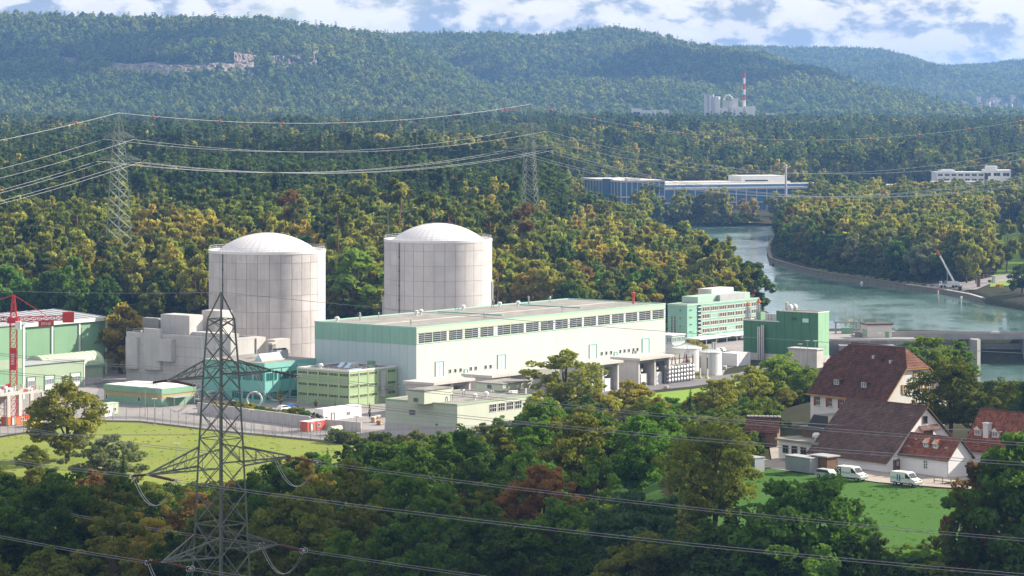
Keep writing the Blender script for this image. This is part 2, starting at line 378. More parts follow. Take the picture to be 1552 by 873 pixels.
def grid_mesh(name, X, Y, Z, m):
    r, c = X.shape; v = np.stack([X,Y,Z], -1).reshape(-1,3)
    idx = np.arange(r*c).reshape(r,c); q = np.stack([idx[:-1,:-1],idx[:-1,1:],idx[1:,1:],idx[1:,:-1]], -1).reshape(-1,4)
    me = bpy.data.meshes.new(name); me.vertices.add(len(v)); me.vertices.foreach_set('co', v.ravel())
    me.loops.add(q.size); me.loops.foreach_set('vertex_index', q.ravel().astype(np.int32))
    me.polygons.add(len(q)); me.polygons.foreach_set('loop_start', np.arange(0,q.size,4,dtype=np.int32)); me.polygons.foreach_set('loop_total', np.full(len(q),4,np.int32))
    me.update(calc_edges=True); me.materials.append(M[m]); me.polygons.foreach_set('use_smooth', [True]*len(q)); return me
ys = np.concatenate([np.linspace(-400,150,8)[:-1], np.linspace(150,420,30)[:-1], np.geomspace(420,5200,420)[:-1], np.geomspace(5200,26000,40)])
us = np.concatenate([np.linspace(-.5,-.2,24)[:-1], np.linspace(-.2,.2,330), np.linspace(.2,.5,24)[1:]])
UU, YY = np.meshgrid(us, ys); XX = UU*np.maximum(YY, 400)
struct('ground', grid_mesh('ground', XX, YY, zt(XX.ravel(), YY.ravel()).reshape(XX.shape), 'forest_floor'), label='brown and green forest floor reaching to the hills')
def sheet(name, poly, m, off=.12, step=6, z=None, label=None, kind='structure'):
    P = []
    for i in range(len(poly)):
        a = Vector(poly[i][:2]); b2 = Vector(poly[(i+1)%len(poly)][:2]); n = max(1, int((b2-a).length/step))
        P += [a.lerp(b2, k/n) for k in range(n)]
    xs = [p.x for p in P]; yv = [p.y for p in P]
    gx, gy = np.meshgrid(np.arange(min(xs),max(xs),step), np.arange(min(yv),max(yv),step)); gx = gx.ravel(); gy = gy.ravel()
    pl = [tuple(p) for p in P]; s = sd(gx, gy, pl); k = s < -step*.35
    pts = P+[Vector((a,b2)) for a,b2 in zip(gx[k], gy[k])]
    v,e,f,_,_,_ = delaunay_2d_cdt(pts, [(i,(i+1)%len(P)) for i in range(len(P))], [], 1, 1e-4)
    vx = np.array([q.x for q in v]); vy = np.array([q.y for q in v])
    vz = np.full(len(v), z, float) if z is not None else zt(vx, vy)+off
    me = bpy.data.meshes.new(name); me.from_pydata(list(zip(vx,vy,vz)), [], [tuple(q) for q in f]); me.materials.append(M[m])
    me.polygons.foreach_set('use_smooth', [True]*len(me.polygons))
    bm = bmesh.new(); bm.from_mesh(me); bmesh.ops.recalc_face_normals(bm, faces=bm.faces)
    if bm.faces and sum(q.normal.z for q in bm.faces) < 0: bmesh.ops.reverse_faces(bm, faces=bm.faces)
    bm.to_mesh(me); bm.free()
    return struct(name, me, kind, label)
# water
big = [(r[0], r[1]) for r in RIVW]
me = MB().add([(40,1105,WZ),(900,1105,WZ),(900,2300,WZ),(40,2300,WZ)], [(0,1,2,3)]).mesh('river', 'river_water')
struct('river', me, label='wide calm green river above the weir reflecting white clouds')
me = MB().add([(40,770,TWZ),(800,770,TWZ),(800,1094,TWZ),(40,1094,TWZ)], [(0,1,2,3)]).mesh('river', 'river_water')
struct('river_tailwater', me, label='green river water below the weir')
# fields, yards and roads
G = lambda *ps: [tuple(ground(a,b)[:2]) for a,b in ps]
g0 = lambda *ps: [tuple(at(a,b,0)[:2]) for a,b in ps]
LAWN = g0((-260,690),(0,664),(150,640),(210,641),(330,655),(500,672),(560,680),(520,712),(470,760),(-420,770))
sheet('lawn', LAWN, 'lawn', .1, 6, label='sunlit yellow green lawn beside the plant fence')
YARD = g0((-420,678),(-60,668),(0,661),(150,637),(212,638),(330,652),(500,668),(580,672),(700,676),(830,664),(900,618),(990,592),(1080,578),(1190,560),(1256,528),(1250,512),(1160,494),(1010,492),(860,500),(800,518),(480,518),(-420,518))
sheet('plant_yard', YARD, 'yard', 0, 8, .05, label='pale grey paved yard between the power plant buildings')
MEAD = G((930,700),(1010,702),(1130,706),(1240,722),(1330,734),(1420,742),(1560,748),(1800,752),(1800,838),(1450,838),(1300,836),(1150,826),(960,800),(900,770))
sheet('meadow', MEAD, 'meadow', .12, 5, label='mown green meadow below the farm buildings')
LANE = G((1105,690),(1180,700),(1240,714),(1330,727),(1420,735),(1552,742),(1800,747),(1800,751.5),(1552,747),(1420,740.5),(1330,732.5),(1240,721),(1170,712),(1105,703))
sheet('farm_lane', LANE, 'path', .17, 3, label='gravel lane passing in front of the barn')
FYARD = G((1165,672),(1235,660),(1330,668),(1420,700),(1470,728),(1420,735),(1330,727),(1240,714),(1170,702))
sheet('farmyard', FYARD, 'path', .14, 4)
sheet('field', G((1506,350),(1700,350),(1700,432),(1500,436),(1514,400)), 'bright_field', .3, 6, label='bright green field on the right beyond the river trees')
sheet('riverside_track', G((1405,432),(1470,428),(1530,416),(1552,405),(1600,400),(1600,408),(1540,424),(1480,440),(1450,446),(1405,439)), 'yard', .35, 4, label='pale riverside track by the mobile crane')
ROAD = g0((880,600),(960,584),(1040,577),(1120,566),(1160,551),(1180,553),(1130,574),(1050,586),(960,595),(885,612))
sheet('plant_road', ROAD, 'asphalt', .1, 5, label='grey service road curving past the transformers')
sheet('plant_verge', g0((960,583),(1040,576.5),(1085,570),(1075,562),(1030,566),(960,574)), 'verge', .08, 4)
sheet('roadside_grass', g0((890,616),(960,599),(1050,590),(1130,578),(1130,620),(900,640)), 'bright_field', .08, 5, label='bright strip of grass below the service road')
# ================================================================ hills
def fbm(x, y, s, seed, o=4):
    v = np.zeros(np.shape(x)); a = 1.0; rs = np.random.default_rng(seed)
    for k in range(o):
        for _ in range(3):
            th = rs.uniform(0, 6.28); ph = rs.uniform(0, 6.28)
            v += a*np.sin((x*math.cos(th)+y*math.sin(th))*s+ph)/3
        s *= 2.1; a *= .5
    return v
HILLS = {}
def hill(name, ridge, Yr, Yb, zb, Yk, seed, label, rough=42, pw=1.15, floor='hill_floor'):
    px = np.linspace(ridge[0][0], ridge[-1][0], 220); ry = np.interp(px, [r[0] for r in ridge], [r[1] for r in ridge])
    ts = np.concatenate([np.linspace(0,1,70), np.linspace(1,2,24)[1:]])
    T, PX = np.meshgrid(ts, px, indexing='ij'); RY = np.broadcast_to(ry, PX.shape)
    yr = Yr+90*np.sin(PX*.009+seed)
    X = (PX-CX)/F*yr
    Y = np.where(T < 1, Yb+(yr-Yb)*T, yr+(Yk-yr)*(T-1))
    zr = H-(RY-HY)*yr/F
    f = np.where(T < 1, np.clip(T,0,1)**pw, np.cos((np.clip(T,1,2)-1)*math.pi/2))
    Z = zb+(zr-zb)*f
    w = np.clip(1-np.abs(T-.5)*2, 0, 1)*np.clip((zr-zb)/120, 0, 1)
    Z = Z+w*rough*fbm(X, Y*.55, .0062, seed, 3)
    struct(name, grid_mesh(name, X, Y, Z, floor), label=label); HILLS[name] = (X, Y, Z)
RA = [(-420,49),(-200,34),(0,35),(60,37),(200,41),(330,43),(400,43),(450,51),(500,57),(560,67),(610,79),(650,99),(700,125),(760,157),(810,175),(850,187)]
RB = [(380,69),(480,65),(560,63),(620,65),(680,63),(750,63),(800,67),(850,63),(900,57),(930,55),(960,58),(1010,69),(1050,80),(1090,83),(1140,89),(1200,106),(1260,129),(1320,156),(1380,181),(1420,190)]
RC = [(1000,84),(1100,80),(1150,79),(1200,81),(1280,81),(1340,84),(1385,96),(1410,106),(1440,109),(1500,107),(1552,100),(1640,94),(1800,99),(2000,114)]
RD = [(1200,110),(1350,104),(1440,98),(1500,95),(1552,92),(1700,86),(2000,84)]
hill('far_ridge', RD, 15000, 12000, 30, 17500, 5, 'faint blue far ridge at the right under the clouds', 10)
hill('hill_beyond_town', RC, 10500, 7600, 36, 13000, 3, 'wooded blue hill behind the distant town')
hill('hill_behind_cement_works', RB, 7300, 5300, 40, 9200, 2, 'wooded hill with rounded summit behind the cement works')
hill('hill_with_quarry', RA, 6000, 4750, 40, 7600, 1, 'long wooded hill with pale quarry faces')
# unseen cumulus added above the frame to shade foreground, valley wood and hills
def cumulus(label, target, half, alt, seed):
    tgt = Vector(target); c = tgt+sdir*((alt-tgt.z)/sdir.z); r = np.random.default_rng(seed); bm = bmesh.new()
    for k in range(46):
        a = r.uniform(0, 6.283); q = math.sqrt(r.uniform(0, 1))*.86; rad = r.uniform(.16, .34)*min(half)*(1.15-.5*q)
        m_ = Matrix.Translation((q*half[0]*math.cos(a), q*half[1]*math.sin(a), r.uniform(0,.25)*min(half)*(1-q)))@Matrix.Diagonal((rad,rad,rad*.55,1))
        bmesh.ops.create_icosphere(bm, subdivisions=3, radius=1, matrix=m_)
    for v in bm.verts:
        n = 1+.05*math.sin(v.co.x*.05+seed)*math.sin(v.co.y*.06)+.03*math.sin(v.co.x*.13+v.co.z*.11); v.co *= n
    me = bpy.data.meshes.new('cloud'); bm.to_mesh(me); bm.free(); me.materials.append(M['cloud']); me.polygons.foreach_set('use_smooth', [True]*len(me.polygons))
    o = struct('cloud', me, label=label); o.location = c
mat('cloud', (.85,.85,.85), 1, .03, .01, spec=0)
cumulus('unseen white cumulus cloud added to shade the front left wood', (-130,430,20), (165,140), 760, 4)
cumulus('unseen white cumulus cloud added to shade the right flank of the hill', (560,6550,140), (380,520), 800, 9)
cumulus('unseen white cumulus cloud added to shade the saddle between the two hills', (-140,6500,170), (150,330), 800, 31)
cumulus('unseen white cumulus cloud added to shade a band of the valley wood', (-180,1980,30), (260,190), 720, 15)
cumulus('unseen white cumulus cloud added to shade the left end of the quarry hill', (-950,5500,120), (300,330), 800, 22)
# air
zz = 322
hz = MB().box(-7000, 7000, -420, 19500, -16, zz).mesh('haze', 'haze_air'); hob = struct('haze', hz, 'stuff', 'pale blue summer haze over the valley')
# ================================================================ trees
def leaves(C, Nn, S, r, asp=1.5):
    """quads centred at C with normals Nn and half sizes S"""
    n = len(C); rnd = r.normal(size=(n,3)); t1 = np.cross(Nn, rnd); t1 /= np.linalg.norm(t1, axis=1, keepdims=True)+1e-9
    t2 = np.cross(Nn, t1); a = (S*asp**.5)[:,None]*t1; b = (S/asp**.5)[:,None]*t2
    bend = Nn*(S*.35)[:,None]
    v = np.stack([C-a-bend*.6, C-b*1.05+bend*.4, C+a-bend*.6, C+b*1.05+bend*.4], 1).reshape(-1,3)
    return v
def npmesh(name, v, mats, extra=None):
    """quad soup (4 verts each) plus extra MB faces with the second material"""
    nq = len(v)//4; loops = np.arange(len(v)); tot = np.full(nq, 4); mi = np.zeros(nq, int); V = v
    if extra is not None and extra.v:
        ev = np.array(extra.v, float); V = np.vstack([v, ev]) if len(v) else ev
        el = np.concatenate([np.array(f)+len(v) for f in extra.f]); et = np.array([len(f) for f in extra.f])
        loops = np.concatenate([loops, el]); tot = np.concatenate([tot, et]); mi = np.concatenate([mi, np.ones(len(et), int)])
    me = bpy.data.meshes.new(name); me.vertices.add(len(V)); me.vertices.foreach_set('co', V.ravel())
    me.loops.add(len(loops)); me.loops.foreach_set('vertex_index', loops.astype(np.int32))
    st = np.concatenate([[0], np.cumsum(tot)[:-1]])
    me.polygons.add(len(tot)); me.polygons.foreach_set('loop_start', st.astype(np.int32)); me.polygons.foreach_set('loop_total', tot.astype(np.int32))
    me.update(calc_edges=True)
    for m in mats: me.materials.append(M[m])
    if len(mats) > 1: me.polygons.foreach_set('material_index', mi.astype(np.int32))
    return me
def unit(r, n):
    d = r.normal(size=(n,3)); return d/np.linalg.norm(d, axis=1, keepdims=True)
def broadleaf(seed, h, w, base, ncl, nlf, ls, shape=1.0, gap=.0, ragged=.25, cr=(.22,.40)):
    """returns (leaf verts, trunk MB). h height, w crown half width, base crown bottom"""
    r = np.random.default_rng(seed); ch = h-base; cl = []
    k = 0
    while len(cl) < ncl and k < 4000:
        k += 1
        d = unit(r, 1)[0]; q = r.uniform(.45, 1)**.5
        z = d[2]*q
        wid = (1-max(0, z)**2*.55*shape)*(1+.15*min(0, z))
        ph = math.atan2(d[1], d[0])
        lob = 1+ragged*math.sin(2.3*ph+seed)*math.cos(3.1*z+seed*1.7)+ragged*.6*math.sin(5*ph+seed*2.1+z*4)
        p = np.array([d[0]*q*w*wid*lob, d[1]*q*w*wid*lob, base+ch*(.5+.47*z*(1+.2*r.normal()*ragged))])
        rad = w*r.uniform(*cr)*(1-.25*max(0,z))
        cl.append((p, rad))
    vs = []
    for p, rad in cl:
        n = int(nlf*(rad/(w*(cr[0]+cr[1])/2))**2*r.uniform(.6,1.2)); d = unit(r, n); d[:,2] = d[:,2]*.9+.12
        rr = rad*r.uniform(.55, 1.08, n)**.6
        # twiggy outliers break the outline
        c = p+d*rr[:,None]*np.array([1,1,.72])
        nn = d*.75+unit(r, n)*.75; nn /= np.linalg.norm(nn, axis=1, keepdims=True)
        vs.append(leaves(c, nn, ls*r.uniform(.55,1.25,n), r))
    tb = MB(); tr = w*.055+.12
    top = base+ch*.72; jx = [0]+list(np.cumsum(r.normal(0,.22,4)))
    pts = [(jx[i]*1, jx[i]*.6, z) for i, z in enumerate((-.6, base*.5, base, base+ch*.4, top))]
    tb.path(pts, [tr*1.35, tr, tr*.85, tr*.5, tr*.12], 7)
    for i in r.choice(len(cl), min(len(cl), 12), replace=False):
        p, rad = cl[i]; z0 = max(base*.7, min(p[2]-rad, base+ch*r.uniform(.05,.45)))
        mid = (p[0]*.45, p[1]*.45, z0+(p[2]-z0)*.55)
        tb.path([(0,0,z0), mid, tuple(p)], [tr*.42, tr*.26, tr*.06], 5)
    return np.vstack(vs), tb
def conifer(seed, h, w, base, nwh, per, ls, droop=.25):
    r = np.random.default_rng(seed); vs = []; tb = MB(); tb.path([(0,0,-.6),(0,0,h*.5),(0,0,h*.98)], [w*.1+.08, w*.06, .03], 6)
    for k in range(nwh):
        f = k/(nwh-1); z = base+(h-base)*f; R_ = w*(1-f)**.85*r.uniform(.8,1.12)+.12
        for j in range(max(4, int(per*(1-f*.6)))):
            a = r.uniform(0, 6.28); n = max(2, int(R_/ls*1.6)); q = np.sort(r.uniform(.1, 1, n))
            c = np.stack([np.cos(a)*R_*q, np.sin(a)*R_*q, z-droop*R_*q**1.4+r.normal(0,.1,n)], 1); c[:,:2] += r.normal(0, ls*.4, (n,2))
            nn = np.stack([np.cos(a)*.45*np.ones(n), np.sin(a)*.45*np.ones(n), np.ones(n)], 1)+unit(r,n)*.5; nn /= np.linalg.norm(nn, axis=1, keepdims=True)
            vs.append(leaves(c, nn, ls*r.uniform(.6,1.2,n)*(1-.35*f), r, 1.9))
    return np.vstack(vs), tb
def pine(seed, h, w, base, ncl, nlf, ls):
    v, tb = broadleaf(seed, h, w, base, ncl, nlf, ls, .6, 0, .4); tb = MB(); r = np.random.default_rng(seed)
    x = r.normal(0,.5,3); tb.path([(0,0,-.6),(x[0],0,h*.35),(x[0]+x[1],x[2],h*.7),(x[0],x[2],h*.93)], [.34,.27,.2,.06], 6)
    for k in range(5):
        a = r.uniform(0,6.28); z = r.uniform(base*.9, h*.85); tb.path([(x[0],0,z),(x[0]+math.cos(a)*w*.6, math.sin(a)*w*.6, z+.8)], [.1,.03], 4)
    return v, tb
def dead(seed, h):
    r = np.random.default_rng(seed); tb = MB(); tb.path([(0,0,-.6),(.2,0,h*.5),(.5,.2,h)], [.3,.2,.04], 6)
    for k in range(12):
        a = r.uniform(0,6.28); z = r.uniform(h*.35,h*.92); l = r.uniform(.8,2.6)*(1.2-z/h); tb.path([(.2,0,z),(.2+math.cos(a)*l, math.sin(a)*l, z+l*.5)], [.07,.02], 4)
    return tb
TREE = {}
def proto(key, vt, bark='bark', leaf='leaf'):
    v, tb = vt; TREE[key] = (npmesh('crown', v, [leaf]), tb.mesh('trunk', bark))
for s in range(7):    # near, fine leaved
    hw = [(17,6.0,1.6),(19,5.8,2.6),(15,6.2,1.0),(20,5.2,2.2),(16,5.6,1.8),(18,6.6,2.4),(14,5.0,.8)][s]
    proto(f'near{s}', broadleaf(11+s, *hw, 135, 100, .25, [1,.8,1.1,1.2,.9,.8,1][s], 0, [.42,.5,.38,.45,.5,.42,.4][s], (.12,.27)))
proto('near_poplar', broadleaf(41, 19, 3.0, 1.5, 90, 80, .25, 1.3, 0, .3, (.16,.34)))
proto('near_willow', broadleaf(42, 13, 5.0, .8, 120, 110, .23, .8, 0, .4, (.13,.28)))
proto('near_bush', broadleaf(43, 5.5, 3.2, .1, 60, 100, .2, .9, 0, .4, (.16,.32)))
proto('near_spruce', conifer(44, 20, 3.6, 1.5, 46, 13, .36))
proto('near_larch', conifer(45, 21, 3.9, 3.0, 36, 9, .34, .12))
proto('near_tall', broadleaf(46, 24, 5.4, 7.5, 80, 95, .27, 1.0, 0, .5, (.13,.3)))
proto('near_airy', broadleaf(47, 22, 4.8, 4.0, 70, 75, .26, 1.0, 0, .6, (.1,.26)))
for s in range(6):    # middle distance
    hw = [(19,5.6,2.5),(21,5.2,4.0),(17,6.0,2.0),(22,4.4,4.0),(16,5.0,2.0),(20,6.4,3.5)][s]
    proto(f'mid{s}', broadleaf(71+s, *hw, 40, 62, .62, [1,.8,1.1,1.2,.9,.8][s], 0, .28))
proto('mid_spruce', conifer(81, 24, 3.9, 2, 26, 9, .72))
proto('mid_spruce2', conifer(82, 20, 3.5, 1, 22, 9, .72))
proto('mid_pine', pine(83, 24, 3.6, 16, 16, 46, .55), 'bark_pine')
proto('mid_pine2', pine(84, 27, 3.2, 19, 13, 46, .55), 'bark_pine')
proto('mid_poplar', broadleaf(85, 23, 3.0, 3, 30, 50, .6, 1.2, 0, .2))
TREE['mid_dead'] = (None, dead(86, 19).mesh('trunk', 'bark_pale'))
TREEH = {'near0':17,'near1':19,'near2':15,'near3':20,'near4':16,'near5':18,'near6':14,'near_poplar':19,'near_willow':13,'near_bush':5.5,'near_spruce':20,'near_larch':21,'near_tall':24,'near_airy':22,
 'mid0':19,'mid1':21,'mid2':17,'mid3':22,'mid4':16,'mid5':20,'mid_spruce':24,'mid_spruce2':20,'mid_pine':24,'mid_pine2':27,'mid_poplar':23,'mid_dead':19}
# low detail stand-alone meshes for the uncountable woods (instanced by geometry nodes)
def low(name, vt, leaf, bark='bark'):
    v, tb = vt; me = npmesh(name, v, [leaf, bark], tb); o = bpy.data.objects.new(name, me); return o
def lowset(colname, lst):
    c = bpy.data.collections.new(colname)
    for o in lst: c.objects.link(o)
    return c
def dimset(tag_, leaf, nl, ls, ncl):
    r = []
    for s in range(4):
        hw = [(18,5.0,2),(20,4.8,3),(16,5.4,2),(21,4.2,4)][s]
        r.append(low(f'{tag_}_a{s}', broadleaf(101+s, *hw, ncl, nl, ls, 1, 0, .28), leaf))
    return r
wood_mid = lowset('wood_mid', dimset('wood', 'leaf_wood', 40, .8, 30))
con_mid = lowset('con_mid', [low(f'con_{s}', conifer(121+s, 23+s, 3.8, 1.5, 20, 8, .85), 'leaf_conifer') for s in range(2)]+[low('con_pine', pine(124, 24, 3.6, 15, 14, 36, .7), 'leaf_conifer', 'bark_pine')])
wood_far = lowset('wood_far', dimset('hillwood', 'leaf_hill', 9, 1.7, 18)+[low('hill_spruce', conifer(131, 22, 4, 1, 9, 6, 1.6), 'leaf_conifer')])
def scatter_gn(name, pts, scl, coll, label, tall=1.0):
    """one mass of trees: points carry scale and spin, geometry nodes put a tree on each"""
    me = bpy.data.meshes.new(name); me.vertices.add(len(pts)); me.vertices.foreach_set('co', np.asarray(pts, float).ravel()); me.update()
    a = me.attributes.new('scl', 'FLOAT', 'POINT'); a.data.foreach_set('value', np.asarray(scl, float))
    o = struct(name, me, 'stuff', label)
    g = bpy.data.node_groups.new(name, 'GeometryNodeTree')
    g.interface.new_socket('Geometry', in_out='INPUT', socket_type='NodeSocketGeometry'); g.interface.new_socket('Geometry', in_out='OUTPUT', socket_type='NodeSocketGeometry')
    gi = g.nodes.new('NodeGroupInput'); go = g.nodes.new('NodeGroupOutput'); ip = g.nodes.new('GeometryNodeInstanceOnPoints')
    ci = g.nodes.new('GeometryNodeCollectionInfo'); ci.inputs['Collection'].default_value = coll; ci.inputs['Separate Children'].default_value = True; ci.inputs['Reset Children'].default_value = True
    na = g.nodes.new('GeometryNodeInputNamedAttribute'); na.data_type = 'FLOAT'; na.inputs['Name'].default_value = 'scl'
    rv = g.nodes.new('FunctionNodeRandomValue'); rv.data_type = 'FLOAT_VECTOR'; rv.inputs[0].default_value = (0,0,0); rv.inputs[1].default_value = (.08,.08,6.283)
    ri = g.nodes.new('FunctionNodeRandomValue'); ri.data_type = 'INT'; ri.inputs[4].default_value = 0; ri.inputs[5].default_value = max(0, len(coll.objects)-1); ri.inputs['Seed'].default_value = 3
    l = g.links.new
    l(gi.outputs[0], ip.inputs['Points']); l(ci.outputs[0], ip.inputs['Instance']); ip.inputs['Pick Instance'].default_value = True
    l([s for s in ri.outputs if s.type == 'INT'][0], ip.inputs['Instance Index']); l([s for s in rv.outputs if s.type == 'VECTOR'][0], ip.inputs['Rotation'])
    cx_ = g.nodes.new('ShaderNodeCombineXYZ'); mt_ = g.nodes.new('ShaderNodeMath'); mt_.operation = 'MULTIPLY'; mt_.inputs[1].default_value = tall; so_ = [s for s in na.outputs if s.enabled][0]
    l(so_, mt_.inputs[0]); l(so_, cx_.inputs[0]); l(so_, cx_.inputs[1]); l(mt_.outputs[0], cx_.inputs[2]); l(cx_.outputs[0], ip.inputs['Scale']); l(ip.outputs[0], go.inputs[0])
    o.modifiers.new('trees', 'NODES').node_group = g
    return o
under_col = lowset('under_col', [low(f'under_{s}', broadleaf(141+s, 3.2, 2.3, -.4, 16, 40, .26, .8, 0, .4), 'leaf_under') for s in range(3)])
# hills
def hillpts(name, spacing, tmax=1.12, keep=None):
    X, Y, Z = HILLS[name]; r = np.random.default_rng(abs(hash(name)) % 1000 if False else len(name)); n, mcol = X.shape
    A3 = np.stack([X,Y,Z], -1)[:77]; ar = np.linalg.norm(np.cross(A3[:-1,1:]-A3[:-1,:-1], A3[1:,:-1]-A3[:-1,:-1]), axis=-1)
    cnt = r.poisson(ar/spacing**2).ravel(); II, JJ = np.meshgrid(np.arange(76), np.arange(mcol-1), indexing='ij'); I = np.repeat(II.ravel(), cnt); J = np.repeat(JJ.ravel(), cnt)
    u = r.uniform(size=len(I)); v = r.uniform(size=len(I))
    lerp = lambda A: (A[I,J]*(1-u)+A[I,J+1]*u)*(1-v)+(A[I+1,J]*(1-u)+A[I+1,J+1]*u)*v
    P = np.stack([lerp(X), lerp(Y), lerp(Z)-.8], 1)
    if keep is not None: P = P[keep(P)]
    return P, r
QY = lambda P: (CX+F*P[:,0]/P[:,1], HY+F*(H-P[:,2])/P[:,1])
def not_quarry(P):
    px, py = QY(P); wob = 1.6*np.sin(px*.05)+1*np.sin(px*.13)
    q = (px > 165) & (px < 385) & (py > 98+wob) & (py < 120+wob*.6)
    q |= (px > 85) & (px < 120) & (py > 86) & (py < 108)
    q |= (px > 355) & (px < 480) & (py > 84+wob) & (py < 109-(px-355)*.02) & (np.sin(px*.21+py*.4) > .1)
    return ~q
for nm, sp, kp, lb in (('hill_with_quarry', 11.2, not_quarry, 'dense mixed wood covering the hill around the quarry'), ('hill_behind_cement_works', 11.6, None, 'dense mixed wood covering the hill behind the cement works'), ('hill_beyond_town', 12.5, lambda P: ~((QY(P)[0] > 1395) & (QY(P)[1] > 153+np.where(QY(P)[0] > 1480, 0, 9)) & (np.sin(QY(P)[0]*.5) > -.97)), 'dense blue green wood covering the hill beyond the town')):
    P, r = hillpts(nm, sp, keep=kp); scatter_gn('hill_wood', P, (.6+1.1*r.beta(2,2.4,len(P))) if sp < 12 else r.uniform(.9,1.5,len(P)), wood_far, lb)
# valley woods: uncountable mass behind the nearest rows
def jitter_grid(x0, x1, y0, y1, s, r):
    gx, gy = np.meshgrid(np.arange(x0,x1,s), np.arange(y0,y1,s)); gx = gx+r.uniform(-.45,.45,gx.shape)*s; gy = gy+r.uniform(-.45,.45,gy.shape)*s
    return gx.ravel(), gy.ravel()
rw = np.random.default_rng(21)
x, y = jitter_grid(-1150, 1250, 1110, 4700, 7.6, rw)
px = CX+F*x/y
k = (px > -150) & (px < 1720); x, y, px = x[k], y[k], px[k]
z = zt(x, y); py = HY+F*(H-z)/y
sr = sd(x, y, RIVW)
NEARL = 1428                                   # nearer than this the trees are single things
leftwood = (px < np.interp(y, [1428,1700,1900,2300,2420], [880,865,850,845,880])) & (y > NEARL)
midright = (px >= 880) & (y > 2420)
keep = (leftwood | midright) & (sr > 14) & ~((px > 858) & (y < 2300) & (HY+F*(H-z-19)/y < 322))
keep &= ~((px > 1230) & (px < 1600) & (y > 2380) & (y < 2560))
x, y, z, px = x[keep], y[keep], z[keep], px[keep]
pc = .30+.35*np.sin(x*.008+y*.0021)*np.sin(y*.0052+1.2)+.15*np.sin(x*.021+y*.013)
pc = pc+np.where((y > 1480) & (y < 2050), np.where(px < 700, .68, .35), 0)+np.where((y > 2800) & (px > 800), .22, 0)
isc = rw.uniform(size=len(x)) < np.clip(pc, .06, .92)
thin = rw.uniform(size=len(x)) < np.where(y > 2600, .8, 1.0)
P = np.stack([x, y, z-.5], 1)
for cc, co, lb in ((~isc & thin, wood_mid, 'mass of green and autumn coloured broadleaf trees in the valley wood'), (isc & thin, con_mid, 'mass of dark firs and pines in the valley wood')):
    scatter_gn('valley_wood', P[cc], (.5+.95*rw.beta(2,2.4,cc.sum())), co, lb, 1.22)

# undergrowth below the near trees
x, y = jitter_grid(-190, 240, 330, 790, 3.6, rw); px = CX+F*x/y
k = (px > -120) & (px < 1750) & (sd(x,y,LAWN) > 1.5) & (sd(x,y,MEAD) > .5) & (sd(x,y,LANE) > 1.5) & (sd(x,y,FYARD) > 1) & (sd(x,y,YARD) > 3) & (sd(x,y,ROAD) > 2)
k |= (px > 1120) & (px < 1750) & (y < 414) & (rw.uniform(size=len(x)) < .8)
k &= ~((px > 1170) & (y > 500) & (y < 720))
k &= ~((px > 880) & (y > 690)) | (rw.uniform(size=len(x)) < .5)
x, y = x[k], y[k]; scatter_gn('undergrowth', np.stack([x, y, zt(x,y)], 1), rw.uniform(.6,1.3,len(x)), under_col, 'tangled dark green undergrowth below the near trees')

# grass tufts that break up the two lawns
def tuftmesh(seed):
    r = np.random.default_rng(seed); n = 14; c = np.stack([r.normal(0,.28,n), r.normal(0,.28,n), r.uniform(.05,.2,n)], 1); nn = unit(r, n); nn[:,2] = np.abs(nn[:,2])*.5; nn /= np.linalg.norm(nn, axis=1, keepdims=True)
    return npmesh('tuft', leaves(c, nn, r.uniform(.07,.17,n), r, 2.4), ['leaf_grass'])
def tuftcol(nm, leaf):
    obs = []
    for s_ in range(3):
        me = tuftmesh(160+s_); me.materials[0] = M[leaf]; obs.append(bpy.data.objects.new(f'{nm}_{s_}', me))
    return lowset(nm, obs)
for poly, nm, leaf, sp, lb in ((LAWN,'lawn_tufts','leaf_grass',1.5,'tufts of longer grass on the lawn'), (MEAD,'meadow_tufts','leaf_meadow',1.15,'tufts of longer grass on the meadow')):
    xs = [q[0] for q in poly]; ysv = [q[1] for q in poly]; x, y = jitter_grid(min(xs),max(xs),min(ysv),max(ysv),sp,rw); k = (sd(x,y,poly) < -.4) & (rw.uniform(size=len(x)) < .06+.16*(np.sin(x*.11+y*.05)*np.sin(y*.17-x*.04) > .1)); x, y = x[k], y[k]
    scatter_gn(nm, np.stack([x,y,zt(x,y)+.08],1), rw.uniform(.4,1.0,len(x)), tuftcol(nm+'_set', leaf), lb)

x, y = jitter_grid(-320, 480, 1080, 2150, 4.2, rw); px = CX+F*x/y; s_ = sd(x, y, RIVW)
k = (px > -60) & (px < 1700) & (((s_ > 4.5) & (s_ < 26) & (px > 1160) & (y > 1330) & (y < 2100) & ~((px > 1395) & (y < 1440))) | ((s_ > 3) & (s_ < 22) & (px < 1150) & (y > 1140)) | ((y > 1084) & (y < 1150) & (px < 860) & (s_ > 5)) | ((px > 850) & (px < 1120) & (y > 1128) & (y < 1200) & (s_ > 4)))
x, y = x[k], y[k]; scatter_gn('bank_shrubs', np.stack([x, y, zt(x,y)], 1), rw.uniform(.7,1.7,len(x)), under_col, 'low shrubs along the wood edges and river banks')
# the near wood goes on beyond both edges of the view
x, y = jitter_grid(-420, 420, 390, 770, 8.5, rw); px = CX+F*x/y; k = ((px > -900) & (px < -85) & (y < 705)) | ((px > 1650) & (px < 2700)); k &= (sd(x,y,MEAD) > 2) & (sd(x,y,LANE) > 3) & (sd(x,y,LAWN) > 2)
x, y = x[k], y[k]; scatter_gn('side_wood', np.stack([x,y,zt(x,y)-.4],1), rw.uniform(.55,.95,len(x)), wood_mid, 'broadleaf wood continuing beyond the edges of the near valley')
